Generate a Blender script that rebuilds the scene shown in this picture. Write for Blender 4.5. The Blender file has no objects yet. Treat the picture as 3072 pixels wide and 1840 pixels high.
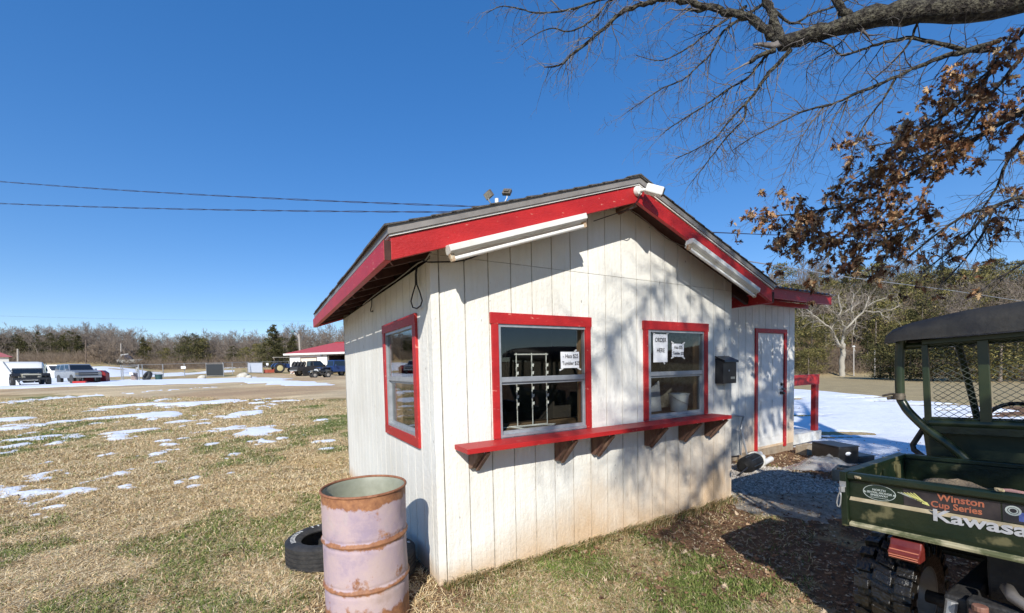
import bpy, math, random
import numpy as np
from mathutils import Vector, Matrix
S = bpy.context.scene
COL = S.collection
random.seed(7); rng = np.random.default_rng(7)
R = math.radians

# ------------------------------------------------------------------ camera
FPX, PPY = 1251.0, 1158.7                    # focal length and principal row of the 3072x1840 photograph
CAM = np.array([-1.053, -2.909, 1.611]); YAW, PIT, ROL = .532, -.045, -.022
cF = np.array([math.sin(YAW)*math.cos(PIT), math.cos(YAW)*math.cos(PIT), math.sin(PIT)])
cR = np.array([math.cos(YAW), -math.sin(YAW), 0.]); cU = np.cross(cR, cF)
cR2 = math.cos(ROL)*cR+math.sin(ROL)*cU; cU2 = -math.sin(ROL)*cR+math.cos(ROL)*cU
cam = bpy.data.cameras.new('camera'); camo = bpy.data.objects.new('camera', cam); COL.objects.link(camo)
cam.sensor_width = 36; cam.lens = FPX/3072*36; cam.shift_y = (PPY-920)/3072; cam.shift_x = 0
cam.clip_start = .05; cam.clip_end = 3000
M = Matrix(((cR2[0], cU2[0], -cF[0]), (cR2[1], cU2[1], -cF[1]), (cR2[2], cU2[2], -cF[2])))
camo.matrix_world = Matrix.Translation(Vector(CAM)) @ M.to_4x4()
S.camera = camo

# ------------------------------------------------------------------ light
SUN = np.array([-.70, -1.0, .785]); SUN = SUN/np.linalg.norm(SUN)
w = bpy.data.worlds.new('World'); S.world = w; w.use_nodes = True
nt = w.node_tree; sky = nt.nodes.new('ShaderNodeTexSky'); sky.sky_type = 'NISHITA'; sky.sun_disc = False
sky.sun_elevation = math.asin(SUN[2]); sky.sun_rotation = math.atan2(SUN[0], SUN[1])
sky.air_density = .8; sky.dust_density = .0; sky.ozone_density = 2.5; sky.altitude = 200
bg = nt.nodes['Background']; bg.inputs[1].default_value = .15
hs = nt.nodes.new('ShaderNodeHueSaturation'); hs.inputs['Saturation'].default_value = 1.68; hs.inputs['Value'].default_value = 1.62; hs.inputs['Hue'].default_value = .512
gm = nt.nodes.new('ShaderNodeGamma'); gm.inputs[1].default_value = .62
nt.links.new(sky.outputs[0], gm.inputs[0]); nt.links.new(gm.outputs[0], hs.inputs['Color']); nt.links.new(hs.outputs[0], bg.inputs[0])
sl = bpy.data.lights.new('sun', 'SUN'); so = bpy.data.objects.new('sun', sl); COL.objects.link(so)
sl.energy = 4.6; sl.angle = R(.53); sl.color = (1, .95, .87)
so.rotation_euler = Vector(SUN).to_track_quat('Z', 'Y').to_euler(); so.location = (0, 0, 30)
S.view_settings.view_transform = 'Standard'; S.view_settings.look = 'None'
S.view_settings.exposure = .33; S.view_settings.gamma = 1
S.render.engine = 'CYCLES'
S.cycles.max_bounces = 8; S.cycles.transparent_max_bounces = 16
S.cycles.sample_clamp_indirect = 6

# ------------------------------------------------------------------ projection helpers (place real things at real distances)
def ray(x, y): return cF+cR2*(x-1536)/FPX-cU2*(y-PPY)/FPX
def dep(x, y, t): return CAM+ray(x, y)*t
def onp(x, y, ax, v):
    d = ray(x, y); return CAM+d*((v-CAM[ax])/d[ax])

# ------------------------------------------------------------------ noise
def _hash(ix, iy, s):
    h = (ix*374761393+iy*668265263+s*1274126177) & 0xffffffff
    h = ((h ^ (h >> 13))*1274126177) & 0xffffffff
    return ((h ^ (h >> 16)) & 0xffff)/65535.
def vnoise(x, y, s=0):
    x = np.asarray(x, float); y = np.asarray(y, float)
    ix = np.floor(x).astype(np.int64); iy = np.floor(y).astype(np.int64)
    fx = x-ix; fy = y-iy; fx = fx*fx*(3-2*fx); fy = fy*fy*(3-2*fy)
    a = _hash(ix, iy, s); b = _hash(ix+1, iy, s); c = _hash(ix, iy+1, s); d = _hash(ix+1, iy+1, s)
    return (a*(1-fx)+b*fx)*(1-fy)+(c*(1-fx)+d*fx)*fy
def fbm(x, y, s=0, o=4):
    t = 0; a = .5; n = 0
    for i in range(o):
        t = t+a*vnoise(x*2**i, y*2**i, s+i*17); n += a; a *= .5
    return t/n
def sstep(x, a, b):
    t = np.clip((x-a)/(b-a), 0, 1); return t*t*(3-2*t)

# ------------------------------------------------------------------ terrain
def terrain(x, y):
    x = np.asarray(x, float); y = np.asarray(y, float)
    dx = x-CAM[0]; dy = y-CAM[1]; r = np.hypot(dx, dy)+1e-6
    a = np.degrees(np.arctan2(dx, dy))-math.degrees(YAW)
    a = (a+180) % 360-180
    r2 = r*np.clip(np.cos(np.radians(np.clip(a, -60, 60))), .5, 1)
    hl = np.interp(r2, [0, 4, 28, 50, 58, 75, 110, 200, 400], [0, 0, .95, 1.0, 1.3, 1.75, 4.2, 11, 16])
    hl2 = np.interp(r2, [0, 4, 28, 50, 58, 75, 110, 200, 400], [0, 0, .95, 1.0, 1.5, 3.0, 6.8, 15, 20])
    hr = np.interp(r2, [0, 5, 7, 9.5, 30, 44, 55, 80, 130, 400], [0, 0, -.05, -.17, -.2, -.15, 2.2, 11.5, 21, 24])
    hb = np.interp(r, [0, 20, 100, 400], [0, .3, 3, 6])
    wl2 = sstep(-a, 40, 45)
    L = hl*(1-wl2)+hl2*wl2
    wr = sstep(a, -12, 22)
    h = L*(1-wr)+hr*wr
    wb = sstep(np.abs(a), 75, 110)
    h = h*(1-wb)+hb*wb
    h = h+(fbm(x*.25, y*.25, 5)-.5)*.12*sstep(r, 5, 14)+(fbm(x*1.3, y*1.3, 9)-.5)*.035*sstep(r, 1, 4)
    # the pads under the building stay level
    near = np.maximum(np.maximum(-x-.3, x-4.2), np.maximum(-y-.3, y-4.4))
    h = h*sstep(near, 0, .8)-(.012)*(1-sstep(near, 0, .8))
    return h
def T(x, y): return float(terrain(x, y))
def G(px, py):
    d = ray(px, py); t = .5
    while t < 400:
        p = CAM+d*t
        if p[2] < T(p[0], p[1]): break
        t *= 1.01
    return np.array([p[0], p[1], T(p[0], p[1])])
def at(px, depth):
    p = dep(px, 1158, depth); return (p[0], p[1], T(p[0], p[1]))

# ------------------------------------------------------------------ mesh helpers
class MB:
    def __init__(s): s.v = []; s.f = []
    def add(s, vs, fs):
        n = len(s.v); s.v += [tuple(map(float, v)) for v in vs]; s.f += [tuple(i+n for i in f) for f in fs]; return s
    def box(s, x0, x1, y0, y1, z0, z1):
        return s.add([(x0, y0, z0), (x1, y0, z0), (x1, y1, z0), (x0, y1, z0), (x0, y0, z1), (x1, y0, z1), (x1, y1, z1), (x0, y1, z1)],
                     [(0, 3, 2, 1), (4, 5, 6, 7), (0, 1, 5, 4), (1, 2, 6, 5), (2, 3, 7, 6), (3, 0, 4, 7)])
    def beam(s, a, b, wd, h, up=(0, 0, 1)):     # a board from a to b
        a = Vector(a); b = Vector(b); d = (b-a).normalized(); u = Vector(up); sd = d.cross(u).normalized(); u = sd.cross(d)
        vs = []
        for p in (a, b):
            for i, j in ((-1, -1), (1, -1), (1, 1), (-1, 1)): vs.append(p+sd*i*wd/2+u*j*h/2)
        return s.add(vs, [(0, 1, 2, 3), (7, 6, 5, 4), (0, 4, 5, 1), (1, 5, 6, 2), (2, 6, 7, 3), (3, 7, 4, 0)])
    def prism(s, poly, off):                     # planar polygon thickened by vector off
        n = len(poly); off = Vector(off)
        vs = [Vector(p) for p in poly]; vs += [p+off for p in vs]
        return s.add(vs, [tuple(range(n))[::-1], tuple(range(n, 2*n))]+[(i, (i+1) % n, n+(i+1) % n, n+i) for i in range(n)])
    def tube(s, pts, r, n=8, cap=True):
        pts = [Vector(p) for p in pts]; m = len(pts)
        if not hasattr(r, '__len__'): r = [r]*m
        vs = []; u = None
        for i, p in enumerate(pts):
            d = (pts[min(i+1, m-1)]-pts[max(i-1, 0)]).normalized()
            if u is None: u = d.orthogonal().normalized()
            u = (u-d*u.dot(d)).normalized(); v = d.cross(u)
            for k in range(n):
                a = 2*math.pi*k/n; vs.append(p+(u*math.cos(a)+v*math.sin(a))*r[i])
        fs = [(i*n+k, i*n+(k+1) % n, (i+1)*n+(k+1) % n, (i+1)*n+k) for i in range(m-1) for k in range(n)]
        if cap: fs += [tuple(range(n))[::-1], tuple(range((m-1)*n, m*n))]
        return s.add(vs, fs)
    def lathe(s, prof, n=32, c=(0, 0, 0), axis='z', closed=False):
        vs = []; m = len(prof)
        for (r, z) in prof:
            for k in range(n):
                a = 2*math.pi*k/n; x, y = r*math.cos(a), r*math.sin(a)
                q = (x, y, z) if axis == 'z' else ((z, x, y) if axis == 'x' else (x, z, y))
                vs.append((q[0]+c[0], q[1]+c[1], q[2]+c[2]))
        mm = m if closed else m-1
        fs = [(i*n+k, i*n+(k+1) % n, ((i+1) % m)*n+(k+1) % n, ((i+1) % m)*n+k) for i in range(mm) for k in range(n)]
        return s.add(vs, fs)
    def blob(s, c, rad, seed=0, amp=.15, n=12, flat=1.):
        rr = random.Random(seed); ph = [rr.random()*6 for _ in range(6)]
        vs = []; m = n//2+1
        for i in range(m):
            th = math.pi*i/(m-1)
            for k in range(n):
                a = 2*math.pi*k/n
                q = 1+amp*(math.sin(3*a+ph[0]+2*th)+math.sin(2*a-ph[1]+3*th)*.7+math.sin(5*a+ph[2]-th)*.5)*math.sin(th)
                vs.append((c[0]+rad[0]*q*math.sin(th)*math.cos(a), c[1]+rad[1]*q*math.sin(th)*math.sin(a), c[2]+rad[2]*q*math.cos(th)))
        return s.add(vs, [(i*n+k, (i+1)*n+k, (i+1)*n+(k+1) % n, i*n+(k+1) % n) for i in range(m-1) for k in range(n)])
def mw(o):
    return (mw(o.parent) if o.parent else Matrix())@o.matrix_basis
def obj(name, mb, mat, parent=None, smooth=False, bevel=0, world=False, label=None, mats=None):
    me = bpy.data.meshes.new(name)
    v = mb.v
    if world and parent is not None:
        inv = mw(parent).inverted(); v = [inv@Vector(p) for p in v]
    me.from_pydata([tuple(p) for p in v], [], mb.f); me.validate()
    me.materials.append(mat)
    if smooth: me.polygons.foreach_set('use_smooth', [True]*len(me.polygons))
    o = bpy.data.objects.new(name, me); COL.objects.link(o); o.parent = parent
    if smooth == 'auto':
        try: me.set_sharp_from_angle(angle=R(35))
        except Exception: pass
    if bevel:
        b = o.modifiers.new('bevel', 'BEVEL'); b.width = bevel; b.segments = 2; b.limit_method = 'ANGLE'; b.angle_limit = R(40)
    if label: o['label'] = label
    if hasattr(mb, 'back'): obj('wall_backing', mb.back, MATS['dirty_groove'], o if parent is None or parent.parent else o, world=True)
    return o
def fastmesh(name, V, F, mat, parent=None, col=None, smooth=False):
    """V (n,3), F (m,k) uniform faces"""
    me = bpy.data.meshes.new(name); V = np.ascontiguousarray(V, dtype=np.float32); F = np.ascontiguousarray(F, dtype=np.int32)
    me.vertices.add(len(V)); me.vertices.foreach_set('co', V.ravel())
    me.loops.add(F.size); me.loops.foreach_set('vertex_index', F.ravel())
    me.polygons.add(len(F)); me.polygons.foreach_set('loop_start', np.arange(0, F.size, F.shape[1], dtype=np.int32))
    try: me.polygons.foreach_set('loop_total', np.full(len(F), F.shape[1], dtype=np.int32))
    except Exception: pass
    if smooth: me.polygons.foreach_set('use_smooth', np.ones(len(F), dtype=bool))
    me.update(calc_edges=True)
    if col is not None:
        at_ = me.color_attributes.new('Col', 'FLOAT_COLOR', 'POINT')
        c4 = np.ones((len(V), 4), dtype=np.float32); c4[:, :3] = col; at_.data.foreach_set('color', c4.ravel())
    me.materials.append(mat)
    o = bpy.data.objects.new(name, me); COL.objects.link(o); o.parent = parent
    return o
def tag(o, label=None, cat=None, group=None, kind=None):
    if label: o['label'] = label
    if cat: o['category'] = cat
    if group: o['group'] = group
    if kind: o['kind'] = kind
    return o
def thing(name, label, cat, loc=(0, 0, 0), rotz=0, group=None):
    o = bpy.data.objects.new(name, None); COL.objects.link(o); o.empty_display_size = .2
    o.location = [float(q) for q in loc]; o.rotation_euler = (0, 0, rotz)
    return tag(o, label, cat, group)
def copy_tree(o, parent=None):
    c = o.copy(); COL.objects.link(c); c.parent = parent
    for ch in list(o.children): copy_tree(ch, c)
    return c

# ------------------------------------------------------------------ materials
MATS = {}
def mat(name, col, rough=.7, var=None, scale=8, detail=5, bump=0, bscale=None, metal=0, stretch=None, spec=.5, lo=.35, hi=.65, coat=0, speck=None):
    if name in MATS: return MATS[name]
    m = bpy.data.materials.new(name); m.use_nodes = True; n = m.node_tree; b = n.nodes['Principled BSDF']
    b.inputs['Base Color'].default_value = (*col, 1); b.inputs['Roughness'].default_value = rough
    b.inputs['Metallic'].default_value = metal; b.inputs['Specular IOR Level'].default_value = spec
    if coat: b.inputs['Coat Weight'].default_value = coat
    tc = n.nodes.new('ShaderNodeTexCoord'); mp = n.nodes.new('ShaderNodeMapping')
    n.links.new(tc.outputs['Object'], mp.inputs[0])
    if stretch: mp.inputs['Scale'].default_value = stretch
    if var:
        no = n.nodes.new('ShaderNodeTexNoise'); no.inputs['Scale'].default_value = scale; no.inputs['Detail'].default_value = detail
        no.inputs['Roughness'].default_value = .65
        n.links.new(mp.outputs[0], no.inputs['Vector'])
        cr = n.nodes.new('ShaderNodeValToRGB'); cr.color_ramp.elements[0].position = lo; cr.color_ramp.elements[1].position = hi
        cr.color_ramp.elements[0].color = (*col, 1); cr.color_ramp.elements[1].color = (*var, 1)
        n.links.new(no.outputs[0], cr.inputs[0]); out = cr.outputs[0]
        if speck:
            n2 = n.nodes.new('ShaderNodeTexNoise'); n2.inputs['Scale'].default_value = speck[1]; n2.inputs['Detail'].default_value = 6
            n.links.new(mp.outputs[0], n2.inputs['Vector'])
            c2 = n.nodes.new('ShaderNodeValToRGB'); c2.color_ramp.elements[0].position = speck[2]; c2.color_ramp.elements[1].position = speck[2]+.06
            n.links.new(n2.outputs[0], c2.inputs[0]); mx = n.nodes.new('ShaderNodeMix'); mx.data_type = 'RGBA'
            n.links.new(c2.outputs[0], mx.inputs[0]); n.links.new(out, mx.inputs[6]); mx.inputs[7].default_value = (*speck[0], 1); out = mx.outputs[2]
        n.links.new(out, b.inputs['Base Color'])
    if bump:
        nb = n.nodes.new('ShaderNodeTexNoise'); nb.inputs['Scale'].default_value = bscale or scale*3; nb.inputs['Detail'].default_value = 6
        n.links.new(mp.outputs[0], nb.inputs['Vector']); bp = n.nodes.new('ShaderNodeBump')
        bp.inputs['Strength'].default_value = bump; bp.inputs['Distance'].default_value = .02 if name != 'oak_bark' else .08
        n.links.new(nb.outputs[0], bp.inputs['Height']); n.links.new(bp.outputs[0], b.inputs['Normal'])
    MATS[name] = m; return m

def siding_mat():
    m = bpy.data.materials.new('painted_siding'); m.use_nodes = True; n = m.node_tree; L = n.links; b = n.nodes['Principled BSDF']
    b.inputs['Roughness'].default_value = .75; b.inputs['Specular IOR Level'].default_value = .25
    tc = n.nodes.new('ShaderNodeTexCoord'); P = tc.outputs['Object']
    def N(sc, det=5, st=(1, 1, 1), off=(0, 0, 0), ro=.6):
        mp = n.nodes.new('ShaderNodeMapping'); mp.inputs['Scale'].default_value = st; mp.inputs['Location'].default_value = off
        L.new(P, mp.inputs[0]); no = n.nodes.new('ShaderNodeTexNoise'); no.inputs['Scale'].default_value = sc; no.inputs['Detail'].default_value = det
        no.inputs['Roughness'].default_value = ro; L.new(mp.outputs[0], no.inputs[0]); return no.outputs[0]
    def ramp(s, a, c, ca=(0, 0, 0), cb=(1, 1, 1)):
        r = n.nodes.new('ShaderNodeValToRGB'); r.color_ramp.elements[0].position = a; r.color_ramp.elements[1].position = c
        r.color_ramp.elements[0].color = (*ca, 1); r.color_ramp.elements[1].color = (*cb, 1); L.new(s, r.inputs[0]); return r.outputs[0]
    def mix(f, a, c, k=1):
        x = n.nodes.new('ShaderNodeMix'); x.data_type = 'RGBA'; L.new(f, x.inputs[0])
        for s, i in ((a, 6), (c, 7)):
            if isinstance(s, tuple): x.inputs[i].default_value = (*s, 1)
            else: L.new(s, x.inputs[i])
        return x.outputs[2]
    def math_(op, a, c):
        x = n.nodes.new('ShaderNodeMath'); x.operation = op
        for i, s in enumerate((a, c)):
            if isinstance(s, (int, float)): x.inputs[i].default_value = s
            else: L.new(s, x.inputs[i])
        return x.outputs[0]
    base = ramp(N(1.2, 6), .35, .7, (.80, .79, .73), (.69, .67, .60))
    streak = ramp(N(3, 6, (6, 6, .5)), .52, .75)
    base = mix(math_('MULTIPLY', streak, .4), base, (.60, .58, .50))
    speck = ramp(N(16, 2, (1, 1, .45), (3, 1, 2)), .725, .76)
    base = mix(math_('MULTIPLY', speck, .8), base, (.15, .13, .10))
    # splashed soil low on the wall, heavier towards the gravel end
    sep = n.nodes.new('ShaderNodeSeparateXYZ'); L.new(P, sep.inputs[0])
    hx = n.nodes.new('ShaderNodeMapRange'); L.new(sep.outputs[0], hx.inputs[0])
    for i, v in ((1, .0), (2, 3.4), (3, .18), (4, 1.25)): hx.inputs[i].default_value = v
    q = math_('DIVIDE', sep.outputs[2], hx.outputs[0])
    q = math_('SUBTRACT', 1.0, q)
    q = math_('ADD', q, math_('MULTIPLY', math_('SUBTRACT', N(2.2, 7, (1, 1, .6), (7, 0, 0), .7), .5), 1.6))
    dirt = ramp(q, .0, 1.1)
    base = mix(math_('MULTIPLY', dirt, .85), base, ramp(N(60, 3), .3, .7, (.62, .44, .26), (.50, .33, .18)))
    L.new(base, b.inputs['Base Color'])
    g = math_('ADD', N(22, 5, (1, 1, .10)), math_('MULTIPLY', N(30, 4, (1, 1, .8)), .9))
    bp = n.nodes.new('ShaderNodeBump'); bp.inputs['Strength'].default_value = .55; bp.inputs['Distance'].default_value = .014
    L.new(g, bp.inputs['Height']); L.new(bp.outputs[0], b.inputs['Normal'])
    return m
M_SID = siding_mat()
mat('dirty_groove', (.46, .43, .36), .9, (.16, .14, .11), 9, 6, lo=.4, hi=.6)
M_RED = mat('red_paint', (.46, .018, .017), .5, (.34, .012, .013), 5, 9, .22, 70, stretch=(.6, .6, 1.6), speck=((.60, .20, .15), 26, .66), lo=.35, hi=.7)
M_WHT = mat('white_enamel', (.78, .78, .75), .4, (.66, .65, .60), 6)
M_WOOD = mat('raw_wood', (.30, .19, .10), .75, (.20, .115, .06), 5, 6, .3, 60, stretch=(1, 1, .15))
M_OLD = mat('weathered_wood', (.085, .035, .026), .85, (.20, .12, .08), 14, 6, .5, 60, stretch=(1, 1, .3))
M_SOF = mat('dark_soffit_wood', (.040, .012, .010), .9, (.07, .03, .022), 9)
M_DARK = mat('interior_shade', (.035, .028, .022), .9, (.05, .04, .03), 3)  # near-black brown stands in for the shade inside the rooms
M_ALU = mat('window_aluminium', (.42, .44, .46), .4, (.32, .34, .36), 12, metal=.4)
M_DRIP = mat('grey_edge_metal', (.22, .205, .19), .5, (.30, .28, .26), 8, metal=.2)
M_SHG = mat('asphalt_shingle', (.055, .055, .055), .95, (.12, .11, .10), 30, 4, .6, 80)
M_TIN = mat('corrugated_tin', (.36, .34, .31), .5, (.22, .17, .13), 5, 6, metal=.3)
M_BLACK = mat('black_rubber', (.018, .018, .019), .65, (.04, .038, .036), 14, 5, .3, 60)
M_BLKP = mat('black_plastic', (.012, .012, .013), .35, (.03, .03, .03), 9)
M_CABLE = mat('cable', (.012, .013, .02), .6)
M_PAPER = mat('paper', (.72, .74, .76), .8, (.62, .64, .67), 9)
M_INK = mat('ink', (.02, .02, .03), .8)
M_GREYINK = mat('faded_ink', (.40, .40, .40), .8)
M_CONC = mat('concrete', (.36, .31, .24), .9, (.26, .19, .12), 4, 6, .4, 40)
M_STEEL = mat('galvanised_steel', (.42, .43, .43), .45, (.30, .30, .30), 10, metal=.5)
M_LENS = mat('lamp_glass', (.30, .29, .25), .15, (.20, .19, .16), 12)
M_SNOW = mat('snow', (.80, .83, .88), .7, (.66, .69, .74), 5, 8, .8, 30, lo=.45, hi=.75)
def glass_mat(name, tint, refl=.10, clear=.8):
    m = bpy.data.materials.new(name); m.use_nodes = True; n = m.node_tree; n.nodes.clear(); o = n.nodes.new('ShaderNodeOutputMaterial')
    tr = n.nodes.new('ShaderNodeBsdfTransparent'); tr.inputs[0].default_value = (*tint, 1)
    gl = n.nodes.new('ShaderNodeBsdfGlossy'); gl.inputs['Roughness'].default_value = .02
    fr = n.nodes.new('ShaderNodeLayerWeight'); fr.inputs[0].default_value = .5
    pw = n.nodes.new('ShaderNodeMath'); pw.operation = 'POWER'; pw.inputs[1].default_value = 4.5; n.links.new(fr.outputs['Facing'], pw.inputs[0])
    ad = n.nodes.new('ShaderNodeMath'); ad.operation = 'MULTIPLY_ADD'; ad.inputs[1].default_value = .92; ad.inputs[2].default_value = refl; n.links.new(pw.outputs[0], ad.inputs[0])
    mx = n.nodes.new('ShaderNodeMixShader'); n.links.new(ad.outputs[0], mx.inputs[0]); n.links.new(tr.outputs[0], mx.inputs[1]); n.links.new(gl.outputs[0], mx.inputs[2])
    n.links.new(mx.outputs[0], o.inputs[0]); return m
M_GLASS = glass_mat('window_glass', (.86, .88, .88), .05)
M_CARGL = mat('car_glass', (.012, .016, .022), .08, spec=.8)
def vcol_mat(name, rough=.9, scale=25, amt=.35, bump=.6, bscale=40, dist=.02, spec=.2, trans=0):
    m = bpy.data.materials.new(name); m.use_nodes = True; n = m.node_tree; L = n.links; b = n.nodes['Principled BSDF']
    b.inputs['Roughness'].default_value = rough; b.inputs['Specular IOR Level'].default_value = spec
    a = n.nodes.new('ShaderNodeVertexColor'); a.layer_name = 'Col'
    out = a.outputs[0]
    if amt:
        tc = n.nodes.new('ShaderNodeTexCoord'); no = n.nodes.new('ShaderNodeTexNoise'); no.inputs['Scale'].default_value = scale; no.inputs['Detail'].default_value = 8; no.inputs['Roughness'].default_value = .75
        L.new(tc.outputs['Object'], no.inputs[0]); mr = n.nodes.new('ShaderNodeMapRange'); L.new(no.outputs[0], mr.inputs[0])
        mr.inputs[1].default_value = .3; mr.inputs[2].default_value = .7; mr.inputs[3].default_value = 1-amt; mr.inputs[4].default_value = 1+amt
        vm = n.nodes.new('ShaderNodeVectorMath'); vm.operation = 'SCALE'; L.new(out, vm.inputs[0]); L.new(mr.outputs[0], vm.inputs['Scale']); out = vm.outputs[0]
        nb = n.nodes.new('ShaderNodeTexNoise'); nb.inputs['Scale'].default_value = bscale; nb.inputs['Detail'].default_value = 8; L.new(tc.outputs['Object'], nb.inputs[0])
        bp = n.nodes.new('ShaderNodeBump'); bp.inputs['Strength'].default_value = bump; bp.inputs['Distance'].default_value = dist
        L.new(nb.outputs[0], bp.inputs['Height']); L.new(bp.outputs[0], b.inputs['Normal'])
    L.new(out, b.inputs['Base Color'])
    return m
M_GROUND = vcol_mat('ground_soil_and_grass', .95, 18, .4, 1.0, 30, .04)
M_GRASS = vcol_mat('grass_blade', .8, amt=0)
M_LEAF = vcol_mat('dead_leaf', .7, amt=0)
M_NEEDLE = vcol_mat('evergreen_foliage', .85, amt=0)
M_GRAV = vcol_mat('gravel', .9, 60, .55, 1.0, 90, .03)
M_STONE = vcol_mat('pebble', .85, amt=0)
M_BARK = mat('oak_bark', (.022, .017, .013), .95, (.15, .14, .10), 17, 8, 1.0, 34, lo=.44, hi=.66)
M_TWIG = mat('twig_bark', (.055, .045, .042), .85, (.19, .17, .155), 6, 4)
M_TRUNK = mat('grey_brown_bark', (.16, .125, .10), .95, (.31, .26, .21), 2, 4)
M_SYC = mat('pale_sycamore_bark', (.36, .33, .27), .85, (.18, .15, .12), 1.2, 5, lo=.5, hi=.75)

# ------------------------------------------------------------------ ground
def poly_px(pts): return np.array([G(*p)[:2] for p in pts])
def psd(X, Y, poly):
    """signed distance: positive inside"""
    n = len(poly); d = np.full(X.shape, 1e9); ins = np.zeros(X.shape, bool)
    for i in range(n):
        x1, y1 = poly[i]; x2, y2 = poly[(i+1) % n]
        ex, ey = x2-x1, y2-y1; t = np.clip(((X-x1)*ex+(Y-y1)*ey)/(ex*ex+ey*ey+1e-9), 0, 1)
        d = np.minimum(d, np.hypot(X-x1-t*ex, Y-y1-t*ey))
        c = ((y1 > Y) != (y2 > Y)) & (X < (x2-x1)*(Y-y1)/(y2-y1+1e-12)+x1); ins ^= c
    return np.where(ins, d, -d)
LOT = poly_px([(-500, 1205), (0, 1183), (500, 1192), (1000, 1201), (1400, 1210), (1400, 1128), (1040, 1124), (790, 1122), (640, 1136), (360, 1147), (0, 1156), (-500, 1170)])
SNOWL = poly_px([(-500, 1185), (0, 1170), (200, 1163), (363, 1160), (600, 1154), (764, 1153), (880, 1159), (1040, 1165), (1040, 1149), (900, 1144), (860, 1139), (764, 1133), (600, 1138), (363, 1144), (200, 1154), (0, 1160), (-500, 1172)])
SNOWR = poly_px([(2250, 1160), (2450, 1174), (2700, 1199), (3000, 1226), (3500, 1300), (3500, 1420), (2950, 1400), (2650, 1390), (2585, 1386), (2450, 1350), (2330, 1335)])
GRAVR = poly_px([(2120, 1395), (2300, 1412), (2420, 1440), (2520, 1475), (2600, 1530), (2420, 1570), (2300, 1550), (2230, 1525), (2190, 1500), (2120, 1480)])
ellipses = []   # melting snow patches in the grass: centre and half sizes in the photograph, laid on the ground in metres
for (x, y, rx, ry) in [(150, 715, 170, 36), (560, 690, 190, 40), (360, 795, 80, 45), (180, 650, 130, 26), (305, 584, 95, 14), (120, 818, 50, 10),
                       (815, 590, 75, 11), (1135, 640, 80, 22), (1265, 662, 60, 9), (1010, 462, 75, 20), (1500, 472, 65, 12), (1755, 390, 85, 28), (1990, 345, 60, 22),
                       (2090, 376, 110, 10), (2105, 428, 45, 14), (290, 517, 90, 9), (60, 445, 65, 14), (60, 415, 90, 8), (60, 370, 70, 8), (420, 413, 60, 7), (345, 395, 35, 8),
                       (1085, 370, 80, 9), (1110, 396, 50, 6), (745, 340, 50, 9), (860, 348, 50, 6), (640, 262, 110, 8), (960, 243, 110, 8), (180, 276, 110, 6), (1410, 302, 70, 6),
                       (1350, 255, 120, 6), (1590, 215, 75, 9), (1250, 210, 130, 7), (600, 226, 60, 7), (900, 146, 120, 5), (1070, 156, 80, 4), (1690, 150, 60, 9), (1850, 270, 150, 7),
                       (2090, 330, 80, 12), (290, 348, 80, 4), (150, 330, 70, 8), (490, 287, 60, 5), (1540, 122, 240, 4), (1050, 112, 60, 6), (500, 92, 500, 5), (1820, 118, 160, 5), (2100, 290, 60, 8), (2060, 240, 40, 6),
                       (1210, 542, 75, 11), (700, 465, 70, 7), (1350, 395, 45, 8), (1500, 578, 55, 6), (1020, 508, 35, 8), (1180, 275, 50, 5), (870, 305, 50, 4), (1100, 300, 40, 4)]:
    px, py = x/2.151, 1150+y/2.151
    c = G(px, py); a = G(px+rx/2.151, py); b = G(px, py+ry/2.151)
    ellipses.append((c[:2], np.linalg.norm(a-c), np.linalg.norm(b-c)))
def view_axes(c):
    d = c-CAM[:2]; d = d/np.linalg.norm(d); return d, np.array([d[1], -d[0]])
def snow_mask(X, Y):
    r = np.hypot(X-CAM[0], Y-CAM[1])
    wob = (fbm(X*1.1, Y*1.1, 31, 5)-.5); wob2 = fbm(X*.35, Y*.35, 41, 4)-.5; wf = fbm(X*5, Y*5, 77, 3)-.5
    m = np.full(X.shape, -1.)
    for c, a, b in ellipses:
        d, s = view_axes(c); u = (X-c[0])*d[0]+(Y-c[1])*d[1]; v = (X-c[0])*s[0]+(Y-c[1])*s[1]
        m = np.maximum(m, .38-np.sqrt((u/b)**2+(v/a)**2)*.9+wob*2.6+wf*3.0+(fbm(X*11, Y*11, 78, 2)-.5)*1.2)
    small = (fbm(X*.75, Y*.75, 101, 5)-.625-.02*sstep(-r, -9, -6))*9; m = np.maximum(m, np.where((X < -.5) & (r > 8) & (r < 22) & (psd(X, Y, LOT) < 1), small, -1))
    s1 = psd(X, Y, SNOWL)*.6+wob2*2.2+wob*.6
    s2 = psd(X, Y, SNOWR)*1.2+wob*.9+.1
    uu = X*.861-Y*.507; vv = X*.507+Y*.861; s2 = s2-4*sstep(fbm(uu*.10, vv*1.5, 97, 4), .58, .66)*(1-sstep(psd(X, Y, SNOWR), .5, 5))
    hill = np.where((r > 60) & (r < 110), (fbm(X*.06, Y*.12, 55, 4)-.56)*9, -1)
    ang = np.degrees(np.arctan2(X-CAM[0], Y-CAM[1]))-math.degrees(YAW)
    hill = np.where(ang < -38, hill+.7, np.where(ang < 0, hill-.5, -1))
    return np.clip(np.maximum(np.maximum(m, s1), np.maximum(s2, hill)), -1, 1)
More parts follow.
